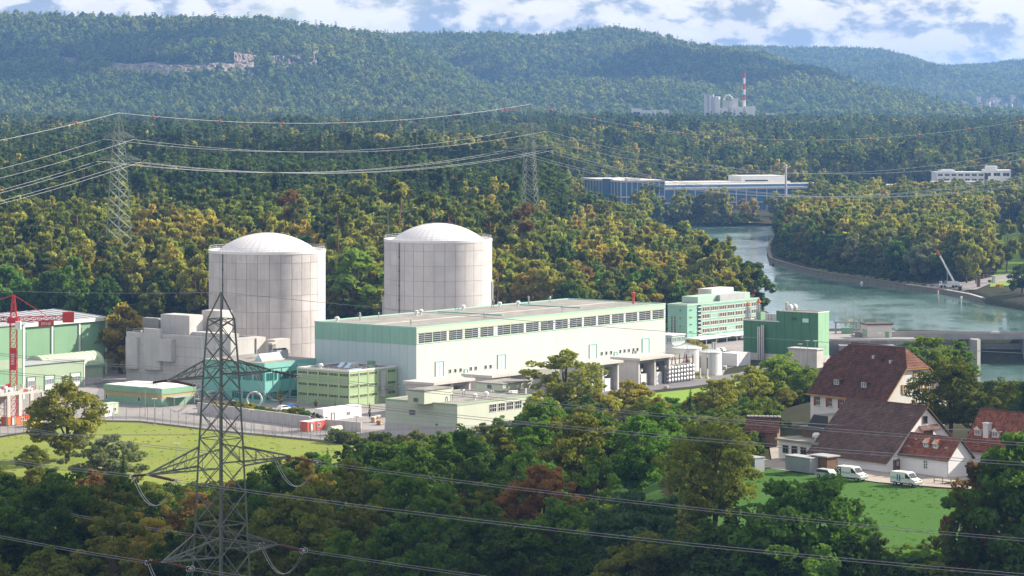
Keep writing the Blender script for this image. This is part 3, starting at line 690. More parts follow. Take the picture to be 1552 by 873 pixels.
# ================================================================ power plant
A = R(52.5)
def ext(p0, d, px):
    u = (px-CX)/F; return (u*p0.y-p0.x)/(d[0]-u*d[1])
class Bld:
    """a building thing: near corner at a photo point, x runs along the sunlit front, y along the shaded end"""
    def __init__(s, name, label, cat, px, py, z0=0, ang=A, p0=None, group=None):
        s.p = p0.copy() if p0 is not None else at(px, py, z0); s.a = ang
        s.ex = (math.cos(ang), math.sin(ang)); s.ey = (-math.sin(ang), math.cos(ang))
        s.o = thing(name, label, cat, s.p, ang, group)
    def X(s, px, y=0): return ext(s.w(0,y), s.ex, px)
    def Y(s, px, x=0): return ext(s.w(x,0), s.ey, px)
    def w(s, x, y, z=0): return Vector((s.p.x+s.ex[0]*x+s.ey[0]*y, s.p.y+s.ex[1]*x+s.ey[1]*y, s.p.z+z))
    def Z(s, py, x=0, y=0): return zpix(py, s.w(x,y).y)-s.p.z
    def box(s, name, m, x0, x1, y0, y1, z0, z1, parent=None):
        cx, cy_ = (x0+x1)/2, (y0+y1)/2; pa = parent or s.o
        off = Vector((0,0,0)) if pa is s.o else pa.location
        return part(name, MB().box(x0-cx, x1-cx, y0-cy_, y1-cy_, 0, z1-z0), m, pa, Vector((cx,cy_,z0))-off)
    def put(s, name, me, x, y, z, rz=0, parent=None):
        pa = parent or s.o; off = Vector((0,0,0)) if pa is s.o else pa.location
        return part(name, me, None, pa, Vector((x,y,z))-off, rz)
    def front(s, name, me, x, z, y=0, parent=None): return s.put(name, me, x, y, z, 0, parent)       # on the sunlit front, mesh faces -y
    def end(s, name, me, y, z, x=0, parent=None): return s.put(name, me, x, y, z, -math.pi/2, parent)    # on the shaded end
    def parapet(s, name, m, x0, x1, y0, y1, z, h=.5, t=.35):
        mb = MB().box(x0,x1,y0,y0+t,z,z+h).box(x0,x1,y1-t,y1,z,z+h).box(x0,x0+t,y0+t,y1-t,z,z+h).box(x1-t,x1,y0+t,y1-t,z,z+h)
        return part(name, mb, m, s.o)
_wm = {}
def winmesh(w, h, frame='white_dull', glass='glass', nx=2, nz=1, bar=.1, d=.12):
    k = ('w', round(w,2), round(h,2), frame, glass, nx, nz)
    if k not in _wm:
        b = MB().box(-w/2, w/2, -.03, .02, 0, h, 1)
        for i in range(nx+1): x = -w/2+w*i/nx; b.box(x-bar/2, x+bar/2, -d, .02, -bar/2, h+bar/2)
        for i in range(nz+1): z = h*i/nz; b.box(-w/2+bar/2, w/2-bar/2, -d+.02, .02, z-bar/2, z+bar/2)
        _wm[k] = b.mesh('window', [frame, glass])
    return _wm[k]
def ribmesh(w, h, n, m='trim_mint', d=.12):
    """a strip of little windows below one sill"""
    k = ('r', round(w,2), round(h,2), n, m)
    if k not in _wm:
        b = MB().box(-w/2, w/2, -.03, .02, 0, h, 1).box(-w/2-.1, w/2+.1, -d*.8, .02, -.12, 0).box(-w/2-.1, w/2+.1, -d*1.2, .02, h, h+.1)
        for i in range(n+1): x = -w/2+w*i/n; b.box(x-.06, x+.06, -d*.5, .02, 0, h)
        _wm[k] = b.mesh('window', [m, 'black'])
    return _wm[k]
def doormesh(w, h, m='door_mint', f='trim_mint', leafs=2):
    k = ('d', round(w,2), round(h,2), m, f)
    if k not in _wm:
        b = MB().box(-w/2, w/2, -.06, .02, 0, h)
        b.box(-w/2-.18, -w/2, -.22, .02, 0, h+.2, 1).box(w/2, w/2+.18, -.22, .02, 0, h+.2, 1).box(-w/2, w/2, -.22, .02, h, h+.2, 1)
        for i in range(1, leafs): x = -w/2+w*i/leafs; b.box(x-.05, x+.05, -.1, .02, 0, h, 1)
        _wm[k] = b.mesh('door', [m, f])
    return _wm[k]
def railing(pts, h=1.1, r=.035, post=1.6, rails=2):
    b = MB()
    for a, c in zip(pts[:-1], pts[1:]):
        a = Vector(a); c = Vector(c); n = max(1, int((c-a).length/post))
        for i in range(n+1): q = a.lerp(c, i/n); b.tube(q, q+Vector((0,0,h)), r, n=4)
        for k in range(rails): z = Vector((0,0,h*(k+1)/rails)); b.tube(a+z, c+z, r, n=4)
    return b
# ---------------------------------------------------------------- reactor buildings
def reactor(px, Yc, label, pm, phase):
    c = Vector(((px-CX)*Yc/F, Yc, 0)); t = thing('reactor_building', label, 'reactor', c, 0, 'twin reactor containment buildings')
    Rr = 19.0; nc = 32; lines = [0, 4.0, 9.2, 14.4, 19.6, 24.8, 30.0, 35.2, 38.0]
    part('core_wall', MB().lathe([(Rr-.16,0),(Rr-.16,38.0)], 96), 'joint', t, smooth=True)
    da = 2*math.pi/nc; g = .0032; cache = {}
    for ri in range(len(lines)-1):
        h = lines[ri+1]-lines[ri]-.10; key = round(h,3)
        if key not in cache:
            b = MB(); K = 5; vs = []
            for z in (0, h):
                for rr in (Rr-.2, Rr):
                    for k in range(K+1):
                        a = -da/2+g+(da-2*g)*k/K; vs.append((rr*math.cos(a), rr*math.sin(a), z))
            n = K+1; fs = []
            for k in range(K):
                fs += [(n+k, n+k+1, 3*n+k+1, 3*n+k), (2*n+k, 3*n+k, 3*n+k+1, 2*n+k+1), (k, k+1, n+k+1, n+k)]
            fs += [(0, n, 3*n, 2*n), (n-1, 3*n-1, 4*n-1, 2*n-1)]
            b.add(vs, fs); cache[key] = b.mesh('concrete_panel', pm)
        for k in range(nc): part('concrete_panel', cache[key], None, t, (0,0,lines[ri]+.05), phase+k*da)
    rim = part('rim', MB().lathe([(Rr-.3,38.0),(Rr+.12,38.0),(Rr+.12,38.9),(Rr-.5,38.9),(Rr-.5,38.3),(15,38.3)], 96), 'dome_white', t)
    rad = (16.2**2+5.8**2)/(2*5.8); prof = []
    for k in range(15):
        a = math.asin(16.2/rad)*(1-k/14); prof.append((max(rad*math.sin(a), .02), 38.5+rad*math.cos(a)-(rad-5.8)))
    dm = part('dome', MB().lathe([(16.2,38.2)]+prof, 96), 'dome_white', t, smooth=True)
    sb = MB()
    for k in range(40):
        ph = 2*math.pi*k/40+.05
        for j in range(16):
            a = math.asin(16.2/rad)*(.985-.88*j/16); r_ = rad*math.sin(a); z_ = 38.5+rad*math.cos(a)-(rad-5.8)
            sb.box(r_*math.cos(ph)-.11, r_*math.cos(ph)+.11, r_*math.sin(ph)-.11, r_*math.sin(ph)+.11, z_-.05, z_+.07)
    part('seam_studs', sb, 'concrete', dm)
    rb = MB(); P = [(math.cos(a)*(Rr-.25), math.sin(a)*(Rr-.25), 38.9) for a in np.linspace(0, 2*math.pi, 65)]
    for q in P[:-1]: rb.tube(q, (q[0],q[1],q[2]+1.1), .05, n=4)
    for z in (.55, 1.1): rb.path([(q[0],q[1],q[2]+z) for q in P], .045, 4)
    part('railing', rb, 'steel', t)
    a = math.radians(-90)-math.asin(60.5/88); x_, y_ = math.cos(a)*(Rr+.25), math.sin(a)*(Rr+.25)
    pipe = MB().tube((x_,y_,6),(x_,y_,38),.14,n=6)
    for z in range(8, 38, 5): pipe.box(x_-.25,x_+.25,y_-.25,y_+.25,z,z+.25)
    part('downpipe', pipe, 'black', t)
    return t
r1 = reactor(405, 970, 'grey panelled concrete reactor cylinder with white dome, nearer and larger of the two', 'concrete_panel', .02)
part('wall_hatch', MB().box(-19.35,-18.7,-2.6,-1.4,25.2,28.4), 'black', r1)
r2 = reactor(664, 1046, 'cleaner white panelled reactor cylinder with dome, behind the turbine hall roof', 'concrete_panel_clean', .05)
part('side_duct', MB().box(18.9,19.5,-3.2,-1.6,17.5,24), 'dome_white', r2)
b = Bld('stair_block', 'grey concrete block standing against the farther reactor', 'building', 592, 520, ang=R(40))
b.box('block', 'concrete', 0, 6.5, 0, 5, 0, b.Z(451)); b.box('roof_slab', 'concrete_dark', -.2, 6.7, -.2, 5.2, b.Z(451), b.Z(449.5))
# ---------------------------------------------------------------- turbine hall
hb = Bld('turbine_hall', 'long pale turbine hall with green bands and a row of louvred windows', 'hall', 631, 581.4, 5.5)
hb.o.location.z = 0; hb.p.z = 0
LX, LY = hb.X(1008.5), hb.Y(477); HT = hb.Z(496.5); ZB = hb.Z(521.5); ZW1 = hb.Z(505); ZG = hb.Z(523.5); NB = 17; bw = LX/NB
hb.box('core_wall', 'joint', .2, LX-.2, .2, LY-.2, 0, HT-.3)
pm = MB().box(-bw/2+.02, bw/2-.02, 0, .22, 0, ZB).mesh('wall_panel', 'hall_wall')
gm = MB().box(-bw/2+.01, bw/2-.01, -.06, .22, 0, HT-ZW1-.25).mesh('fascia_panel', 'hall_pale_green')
wb = MB().box(-bw/2+.16, bw/2-.16, .06, .2, .1, ZW1-ZB-.1, 1)
for i in (0, 1): x = (-1, 1)[i]*(bw/2-.08); wb.box(x-.08, x+.08, -.02, .2, 0, ZW1-ZB)
wb.box(-bw/2+.16, bw/2-.16, -.02, .2, 0, .14).box(-bw/2+.16, bw/2-.16, -.02, .2, ZW1-ZB-.14, ZW1-ZB)
wb.box(-.05, .05, 0, .12, .14, ZW1-ZB-.14)
wme = wb.mesh('window', ['hall_pale_green', 'glass'])
lh = (ZW1-ZB-.3)/5
def louv(x0, x1):
    b = MB()
    for k in range(5): z = .16+lh*k; b.xprism([(-.12,z),(.02,z+lh*.62),(.05,z+lh*.62),(-.06,z)], x0, x1)
    return b.mesh('louvre', 'white_dull')
thinm = MB()
for k in range(5): thinm.box(-bw/2+.3, bw/2-.3, -.05, .04, .14+lh*(k+.9), .14+lh*(k+.9)+.12)
thinm = thinm.mesh('louvre_rail', 'grey_metal')
lR, lL = louv(bw*.37, bw/2-.2), louv(-bw/2+.2, -bw*.37)
for i in range(NB):
    x = bw*(i+.5); hb.front('wall_panel', pm, x, 0); hb.front('fascia_panel', gm, x, ZW1)
    w = hb.front('window', wme, x, ZB); hb.front('louvre_rail', thinm, x, ZB, 0, w); hb.front('louvre', lR if i not in (0,5) else lL, x, ZB, 0, w)
ne = 12; ew = LY/ne
pe = MB().box(-ew/2+.03, ew/2-.03, 0, .22, 0, ZG).mesh('end_panel', 'hall_wall_shaded'); ge = MB().box(-ew/2+.03, ew/2-.03, -.05, .22, 0, HT-ZG-.25).mesh('end_band_panel', 'hall_green')
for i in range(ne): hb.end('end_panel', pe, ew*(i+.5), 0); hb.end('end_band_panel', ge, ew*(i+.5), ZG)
rf = hb.box('roof', 'gravel_roof', .3, LX-.3, .3, LY-.3, HT-.3, HT-.12)
hb.parapet('roof_edge', 'trim_mint', -.1, LX+.1, -.1, LY+.1, HT-.25, .4, .45)
for x in (LX*.42, LX*.74): hb.box('roof_joint', 'trim_mint', x, x+.5, LY*.25, LY*.9, HT-.12, HT+.25, rf)
hb.box('walkway', 'concrete_pale', LX*.02, LX*.98, LY*.45, LY*.45+1, HT-.12, HT-.04, rf)
ventm = MB().lathe([(.35,0),(.35,.8),(.75,.8),(.75,1.3),(.45,1.6),(.02,1.6)], 10).mesh('roof_vent', 'white_paint')
pipem = MB().path([(0,0,0),(0,0,1.6),(.2,0,2.0),(.6,0,2.0),(.8,0,1.6),(.8,0,0)], .14, 6).mesh('vent_pipe', 'steel')
pipe2 = MB().tube((0,0,0),(0,0,2.2),.16,n=6).lathe([(.3,2.2),(.3,2.5),(.02,2.6)], 8).tube((.9,0,0),(.9,0,2.2),.16,n=6).mesh('vent_pipe', 'grey_metal')
for i, (fx, fy) in enumerate(((.03,.86),(.09,.8),(.16,.8),(.3,.8),(.34,.86),(.47,.82),(.52,.9),(.62,.84),(.66,.88),(.72,.84),(.78,.88),(.86,.86))):
    hb.put('roof_vent', (ventm, pipe2, pipem)[i % 3] if i % 4 else ventm, LX*fx, LY*fy, HT-.12, .4*i, rf)
for fx in (.035, .31, .62): hb.put('vent_pipe', pipem, LX*fx, LY*.14, HT-.12, 1.1, rf)
hb.put('roof_stack', MB().tube((0,0,0),(0,0,2.6),.35,n=8).lathe([(.55,2.6),(.7,3.6),(.1,3.9)], 8).mesh('roof_stack', 'red_paint'), LX*.955, LY*.22, HT-.12, 0, rf)
zd = 5.5
for px, wd in ((666, 3.6), (760, 3.4), (898.5, 3.1), (978.5, 3.0)): hb.front('door', doormesh(3.6, 5.6), hb.X(px), zd)
sm = winmesh(1.0, 1.1, 'hall_wall', 'glass', 1, 1)
for px in (682,690,698,713.5,721,736,743.5, 912,919,926,940,946.5,953,960,966): hb.front('small_window', sm, hb.X(px), zd+1.9)
for px in (706, 933): hb.front('door', doormesh(1.3, 2.4, leafs=1), hb.X(px), zd)
hb.box('gutter', 'trim_mint', -.1, LX, -.12, -.02, ZB-.16, ZB)
tb_ = Bld('terrace_block', 'low concrete terrace block along the foot of the turbine hall', 'building', 0, 0, p0=hb.w(4,-12))
tb_.box('block', 'concrete_pale', 0, LX-6, 0, 11.7, 0, 5.3); tb_.box('roof_deck', 'gravel_roof', -.2, LX-5.8, -.2, 11.7, 5.3, 5.5)
part('railing', railing([(0,0,5.5),(LX-6,0,5.5)], post=3), 'steel', tb_.o)
for i in range(16):
    tb_.front('door' if i % 3 == 0 else 'window', doormesh(2.6,3.2,'grey_metal','concrete_dark') if i % 3 == 0 else winmesh(1.6,1.2,'grey_metal','glass',2,1), 4+i*(LX-12)/16, .1 if i % 3 == 0 else 2.2)
# transformer bays
bushm = MB()
for k in range(9): bushm.lathe([(.10,k*.3),(.26,k*.3+.08),(.10,k*.3+.16),(.10,k*.3+.3)], 8)
bushm.tube((0,0,2.7),(0,0,3.3),.08,n=6); bush_me = bushm.mesh('bushing', 'insulator')
def transformer(loc, rz, label):
    t = thing('transformer', label, 'transformer', loc, rz, 'power transformers beside the turbine hall')
    part('tank', MB().box(-3,3,-1.4,1.4,.4,3.6).box(-3.2,3.2,-1.6,1.6,0,.4).box(-3.1,3.1,-1.5,1.5,3.6,3.8), 'white_dull', t)
    for sy in (-1, 1):
        for k in range(7): part('radiator', MB().box(-.16,.16,0,1.0,0,2.6), 'grey_metal', t, (-2.6+k*.86, 1.42 if sy > 0 else -2.42, .7))
    part('conservator', MB().tube((-2.4,0,5.0),(2.4,0,5.0),.5,n=10).box(-1.8,-1.6,-.2,.2,3.8,4.6).box(1.6,1.8,-.2,.2,3.8,4.6), 'white_paint', t)
    for k in range(3): part('bushing', bush_me, None, t, (-2+k*2, -.7, 3.8))
    return t
bays = [(657,722,577,'leftmost of the four'),(745,808,566,'second from left of the four'),(889,950,549,'third from left of the four'),(969,1018,540,'rightmost of the four')]
for i, (pl, pr, pt, wh) in enumerate(bays):
    x0 = hb.X(pl, -26); x1 = hb.X(pr, -26); q = hb.w(x0, -26); q.z = 0
    tb2 = Bld('transformer_bay', f'flat roofed concrete transformer bay below the turbine hall, {wh}', 'transformer bay', 0, 0, p0=q, group='transformer bays along the turbine hall')
    w_ = min(x1-x0, 17); hh = tb2.Z(pt+3)
    tb2.box('roof_slab', 'concrete_pale', -.8, w_+.8, -.8, 10.4, hh-.7, hh); tb2.box('back_wall', 'concrete_pale', 0, w_, 9.2, 10, 0, hh-.7)
    for k in (0, w_*.5, w_-.7): tb2.box('side_wall', 'concrete', k, k+.7, .3, 9.2, 0, hh-.7)
    tb2.box('beam', 'concrete_dark', .7, w_-.7, 1, 1.5, hh-1.8, hh-.72)
    for k in (.27, .76): transformer(tb2.w(w_*k, 4.6), A+math.pi/2, f'grey finned power transformer inside the {wh.replace(" of the four","")} concrete bay, {"left" if k < .5 else "right"} half')
    part('railing', railing([(0,0,hh),(w_,0,hh)], post=2.5), 'steel', tb2.o)
# switchyard gear
def hv_pole(px, py, h, label, cat='insulator post', name='insulator_post'):
    t = thing(name, label, cat, at(px, py), A, 'insulator posts in the switchyard')
    part('stand', MB().box(-.5,.5,-.5,.5,0,.5).box(-.22,.22,-.22,.22,.5,h*.45), 'concrete', t)
    st = MB(); n = 9
    for k in range(n): z = h*.45+h*.5*k/n; dz = h*.5/n; st.lathe([(.13,z),(.34,z+dz*.3),(.13,z+dz*.6),(.13,z+dz)], 8)
    part('insulator', st, 'insulator', t); part('cap', MB().lathe([(.3,h*.95),(.3,h*1.02),(.05,h*1.04)], 8), 'steel', t)
for i, (px, py, h) in enumerate(((938,574,7),(944,577,7),(972,576,6.5),(981,574,6.5),(993,573,6.5),(1004,577,7),(1040,572,7.5),(1050,570,7),(1061,574,7.5),(1072,574,7))):
    hv_pole(px, py, h, f'ribbed insulator post in the switchyard, number {i+1} from the left' if False else ['ribbed insulator post beside the third transformer bay, left one','ribbed insulator post beside the third transformer bay, right one','ribbed insulator post at the left end of the breaker rack','ribbed insulator post, second from left end of the breaker rack','ribbed insulator post at the middle of the breaker rack','ribbed insulator post at the right end of the breaker rack','ribbed insulator post in front of the left white tank','ribbed insulator post between the two white tanks','ribbed insulator post in front of the right white tank, left one','ribbed insulator post in front of the right white tank, right one'][i])
rk = thing('breaker_rack', 'grey steel rack of round breakers in the switchyard', 'switchgear', at(1008,582), A)
part('frame', MB().box(0,15,0,.25,0,.25).box(0,15,0,.25,5.4,5.6).box(0,.25,0,.25,.25,5.4).box(5,5.25,0,.25,.25,5.4).box(10,10.25,0,.25,.25,5.4).box(14.75,15,0,.25,.25,5.4).box(0,15,2.4,2.65,5.2,5.4), 'galv', rk)
brk = MB().lathe([(.05,-.5),(.55,-.5),(.6,-.2),(.6,.5),(.3,.7),(.05,.7)], 10).mesh('breaker', 'steel')
for i in range(9):
    for j in range(4): o_ = part('breaker', brk, None, rk, (.9+i*1.65, -.6, .9+j*1.25)); o_.rotation_euler = (R(90),0,0)
for i in range(7):
    part('bushing', bush_me, None, rk, (.6+i*2.2, 1.0, 5.6)).rotation_euler = (R(-18+8*(i%3)), R(14), 0)
for i, (px, py, pt) in enumerate(((728.5,578,557.5),(961.5,574,532),(1082,566,518))):
    Y_ = at(px,py).y; h = zpix(pt, Y_); t = thing('twin_mast', ['pair of dark steel masts beside the second transformer bay','pair of dark steel masts beside the fourth transformer bay','pair of tall grey masts at the right white tank'][i], 'mast', at(px, py), A, 'twin masts of the switchyard')
    for k in (-1, 1): part('post', MB().box(-.25,.25,-.25,.25,0,h), 'galv', t, (k*.75,0,0))
    part('cross_beam', MB().box(-.5,.5,-.15,.15,h*.6,h*.6+.3).box(-.5,.5,-.15,.15,h-.5,h-.2), 'galv', t)
for i, (px, py, r_, h, lb) in enumerate(((1041,561,4.8,7.2,'white cylindrical tank with low conical roof, left of the pair'),(1076.5,567,3.6,7.0,'white cylindrical tank with conical roof, right of the pair'))):
    t = thing('storage_tank', lb, 'tank', at(px, py), 0, 'white storage tanks by the switchyard')
    part('shell', MB().lathe([(r_,0),(r_,h)], 40), 'tank_white', t, smooth=True); cr = part('roof', MB().lathe([(r_+.2,h),(r_+.2,h+.2),(.05,h+1.5)], 20), 'tank_white', t)
    rbm = MB()
    for k in range(20): a = k*math.pi/10; rbm.tube((math.cos(a)*r_,math.sin(a)*r_,h+.25),(0,0,h+1.6),.06,n=4)
    part('roof_ribs', rbm, 'grey_metal', cr); part('railing', railing([(math.cos(a)*r_,math.sin(a)*r_,h+.15) for a in np.linspace(0,6.283,17)], 1, post=5), 'steel', t)
    part('ladder', MB().box(-.3,-.22,-r_-.3,-r_-.2,0,h).box(.22,.3,-r_-.3,-r_-.2,0,h), 'grey_metal', t)
# ---------------------------------------------------------------- annex of the near reactor
b = Bld('reactor_annex', 'rough grey concrete auxiliary block in front of the nearer reactor', 'building', 349.5, 590.5)
h = b.Z(516.5); lx, ly = b.X(389), b.Y(191.5)
b.box('main_block', 'concrete', 0, lx, 0, ly, 0, h); b.box('roof', 'roof_dark', .4, lx-.4, .4, ly-.4, h, h+.15); b.parapet('parapet', 'concrete', -.05, lx+.05, -.05, ly+.05, h, .7, .4)
b.box('side_block', 'concrete_pale', lx, b.X(421), 5, ly*.7, 0, h-.4)
xx = b.X(404, 5); b.box('wall_box', 'concrete_pale', xx, xx+7, 1.6, 5, b.Z(537.5, xx), b.Z(515.5, xx))
def yy(px, x=0): return b.Y(px, x)
cylm = lambda w, h_: MB().prism([(w/2*math.cos(a)*1.0, -.9*math.sin(a)-.5 if 0 < a < math.pi else .0) for a in np.linspace(0, math.pi, 13)], 0, h_).mesh('rounded_buttress', 'concrete')
for pl, pr, pt, pb in ((192.5,211,511,559),(220,246,498.5,561)):
    y0, y1 = yy(pr), yy(pl); z0, z1 = b.Z(pb,0,y0), b.Z(pt,0,y0); b.end('rounded_buttress', cylm(y1-y0, z1-z0), (y0+y1)/2, z0)
b.box('wall_box', 'concrete', -1.8, 0, yy(266), yy(242), b.Z(547,0,yy(255)), b.Z(514,0,yy(255)))
def rbox(nm, m, pl, pc, pr, pt, yoff, z0=None, cap='concrete_pale'):
    """a block on the roof: its near corner at photo column pc"""
    u = (pc-CX)/F; q = b.w(0,0); x_ = None
    # corner at local x=xo on the line local y=yoff
    xo = b.X(pc, yoff); c = Bld.w(b, xo, yoff); L1 = ext(c, b.ex, pr); L2 = ext(c, b.ey, pl); z1 = b.Z(pt, xo, yoff); zb = h+.15 if z0 is None else z0
    o_ = b.box(nm, m, xo, xo+L1, yoff, yoff+L2, zb, z1); b.box('block_roof', cap, xo+.3, xo+L1-.3, yoff+.3, yoff+L2-.3, z1, z1+.1); return o_
rbox('roof_block', 'concrete', 243.5, 287, 307.5, 479, 22); rbox('roof_block', 'concrete', 289, 349, 362, 507, 6); rbox('roof_block', 'concrete', 306, 333, 352, 472, 18)
rbox('roof_hut', 'concrete_dark', 216, 240, 246, 483, 36)
b.box('fan_cowl', 'orange_paint', 9, 10, 33, 34.2, h, h+3.2)
for k in range(1, 5): b.box('formwork_joint', 'concrete_dark', -.03, 0, .4, ly-.4, h*k/5, h*k/5+.08)
for k in range(1, 7): b.box('formwork_joint', 'concrete_dark', -.025, .0, ly*k/7, ly*k/7+.07, .3, h-.2)
part('railing', railing([(.2,.2,h+.7),(.2,ly,h+.7)], post=3), 'steel', b.o)
b.box('ladder', 'steel', lx-.5, lx-.2, -.35, -.05, 2, h)
# ---------------------------------------------------------------- turquoise building
b = Bld('control_building', 'turquoise flat roofed building between the near reactor and the turbine hall', 'building', 401, 611)
h = b.Z(551.5); lx, ly = b.X(478), b.Y(350)
b.box('wall', 'turquoise', 0, lx, 0, ly, 0, h-1.5); b.box('fascia', 'turquoise', -.25, lx+.25, -.25, ly+.25, h-1.5, h); b.box('roof', 'gravel_roof', 0, lx, 0, ly+12, h, h+.12); b.box('rear_wing', 'turquoise', 1, lx, ly, ly+11.8, 0, h-.1)
for i in range(4): b.front('window', winmesh(4.4, 2.0, 'turquoise_dark', 'glass_teal', 5, 2), 3+i*5.3, .9); b.front('window', winmesh(4.4, 2.2, 'turquoise_dark', 'glass_teal', 4, 1), 3+i*5.3, h-5)
for i in range(3): b.end('window', winmesh(3.4, 2.0, 'turquoise_dark', 'glass_teal', 4, 2), 2.4+i*4.3, .9); b.end('window', winmesh(3.4, 2.2, 'turquoise_dark', 'glass_teal', 3, 1), 2.4+i*4.3, h-5)
for k in range(7): b.box('wall_fin', 'turquoise_dark', k*lx/6-.12, k*lx/6+.12, -.15, 0, 3.8, h-1.55)
sk = MB().xprism([(-1.6,0),(0,2.1),(1.6,0)], 0, 9).mesh('roof_light', 'solar'); rl = b.put('roof_light', sk, 4.5, 6.5, h+.12)
gb_ = MB()
for x_ in np.arange(0,9.1,1.0): gb_.tube((x_,-1.66,.02),(x_,0,2.16),.06,n=4)
b.put('glazing_bars', gb_.mesh('glazing_bars','white_paint'), 4.5, 6.5, h+.12, 0, rl)
b.box('roof_edge', 'hall_pale_green', 3.6, 14.4, 4.4, 4.6, h+.12, h+.5)
cd = b.box('cooling_unit', 'grey_metal', lx-8, lx-3, 8, 10.5, h+.12, h+2.5)
fanm = MB().lathe([(.75,0),(.75,.4),(.1,.4)], 12).mesh('fan', 'black')
for k in range(4): b.put('fan', fanm, lx-7.3+k*1.25, 9.2, h+2.5, 0, cd)
b.box('roof_stack', 'concrete_dark', 15.5, 17, 11, 12.5, h+.12, h+4.0); b.box('stack_hood', 'concrete_pale', 15.2, 17.6, 10.8, 12.8, h+4.0, h+4.5)
# ---------------------------------------------------------------- three storey green box
b = Bld('switchgear_building', 'three storey olive green box with strip windows in front of the turbine hall end', 'building', 529.3, 617.3)
h = b.Z(562.5); lx, ly = b.X(600.5), b.Y(451)
b.box('wall', 'box_green', 0, lx, 0, ly, 0, h-.3); b.box('roof', 'roof_dark', .4, lx-.4, .4, ly-.4, h-.3, h-.15); b.parapet('roof_edge', 'white_dull', -.1, lx+.1, -.1, ly+.1, h-.35, .5, .4)
for j in range(3):
    z = h*(.26, .54, .86)[j]-.2
    for i in range(5): b.end('window', ribmesh(ly/5*.84, .75, 6, 'box_green_light'), ly/5*(i+.5), z)
    for i in range(5):
        if i != 3: b.front('window', ribmesh(lx/5*.84, .75, 6, 'box_green_light'), lx/5*(i+.5), z)
for k in range(6): b.box('pilaster', 'box_green_light', -.12, 0, ly*k/5-.1, ly*k/5+.1, 0, h-.35)
for k in range(6): b.box('pilaster', 'box_green_light', lx*k/5-.1, lx*k/5+.1, -.12, 0, 0, h-.35)
st = b.box('stair_tower', 'grey_metal', lx*.64, lx*.72, -.9, 0, 2, h-1); b.box('landing', 'galv', lx*.6, lx*.95, -1.6, -.05, h*.42, h*.42+.15)
part('railing', railing([(lx*.6,-1.6,h*.42+.15),(lx*.95,-1.6,h*.42+.15)]), 'galv', b.o)
part('railing', railing([(.2,.2,h+.1),(.2,ly-.2,h+.1)], .9, post=1.8), 'steel', b.o); part('railing', railing([(.2,.2,h+.1),(lx-.2,.2,h+.1)], .9, post=1.8), 'steel', b.o)
hm = MB().add([(0,0,0),(1.6,0,0),(1.6,2,0),(0,2,0),(0,2,1.3),(1.6,2,1.3)], [(0,1,5,4),(0,4,3),(1,2,5),(3,4,5,2)]).mesh('roof_light', 'solar')
for k in range(2): b.put('roof_light', hm, 8+k*.6, 9+k*3.2, h-.15, -math.pi/2)
b.put('roof_vent', ventm, 1.6, ly*.62, h-.15); b.box('roof_box', 'white_paint', 14, 16, 10, 11.5, h-.15, h+.9); b.box('roof_hood', 'shop_green', lx-6, lx-4.6, 4, 6, h-.15, h+1.6)
b.box('roof_glass', 'solar', 1.2, 6.5, .9, 1.8, h-.15, h+.35)
# ---------------------------------------------------------------- pale low block
b = Bld('pale_block_building', 'pale grey green windowless low block on a concrete plinth behind the roadside trees', 'building', 693, 670)
h = b.Z(613.7); lx, ly = b.X(806), b.Y(584)
b.box('plinth', 'concrete', -.15, lx, -.15, ly+.1, 0, 3.4); b.box('wall', 'pale_block', 0, lx, 0, ly, 3.4, h-.2); b.box('roof', 'gravel_roof', .35, lx-.35, .35, ly-.35, h-.2, h-.05); b.parapet('roof_edge', 'shop_light', -.08, lx+.08, -.08, ly+.08, h-.3, .5, .4)
b.end('vent_grille', winmesh(2.0, 1.2, 'grey_metal', 'black', 1, 5, .08), ly*.62, h-3.5); b.end('window', winmesh(.7, .4, 'grey_metal', 'glass', 1, 1), ly*.28, 3.9)
for k in range(5): b.box('wall_joint', 'shop_light', -.03, 0, .1, ly-.1, 3.5+k*(h-4)/5, 3.56+k*(h-4)/5)
for k in range(4): b.front('window', winmesh(2.8, 2.0, 'white_dull', 'glass', 3, 2), lx*.47+k*3.6, h-3.0)
for pl, pc, pr, pt, yo in ((618,643,684.5,593,8.0),(722,762,806,583,13)):
    xo = b.X(pc, yo); c = b.w(xo, yo); L1 = ext(c, b.ex, pr); L2 = min(ext(c, b.ey, pl), ly-yo-.5+14); z1 = b.Z(pt, xo, yo)
    b.box('roof_block', 'pale_block', xo, xo+L1, yo, yo+L2, .0 if yo+L2 > ly else h-.05, z1); b.box('block_roof', 'gravel_roof', xo-.2, xo+L1+.2, yo-.2, yo+L2+.2, z1, z1+.25)
    b.end('vent_grille', winmesh(1.5, 1.0, 'grey_metal', 'black', 1, 4, .08), yo+L2*.5, h+.4, xo)
part('railing', railing([(lx*.3,2,h),(lx*.95,2,h)], post=2.4), 'steel', b.o)
for k, (fx, fy) in enumerate(((.2,.3),(.42,.2),(.5,.45),(.62,.25))): b.put('roof_vent', ventm if k % 2 else pipem, lx*fx, ly*fy, h-.05)
# ---------------------------------------------------------------- pipework yard between the blocks
t = thing('pipe_rack', 'steel pipe rack with silver pipes between the green box and the pale block', 'pipes', at(598,626), A)
pb = MB()
for k in range(6): pb.box(k*3.2,k*3.2+.2,-.1,.1,0,2.6).box(k*3.2,k*3.2+.2,2.4,2.6,0,2.6).box(k*3.2,k*3.2+.2,-.1,2.6,2.6,2.8)
part('support', pb, 'galv', t)
for k in range(4): part('pipe', MB().tube((-1,.3+k*.6,3.0),(18,.3+k*.6,3.0),.2,n=8), ['steel','white_dull','steel','galv'][k], t)
part('vessel', MB().tube((3,-1.8,1.4),(8,-1.8,1.4),.9,n=12).box(3.6,4,-2.2,-1.4,0,.6).box(7,7.4,-2.2,-1.4,0,.6), 'white_paint', t)
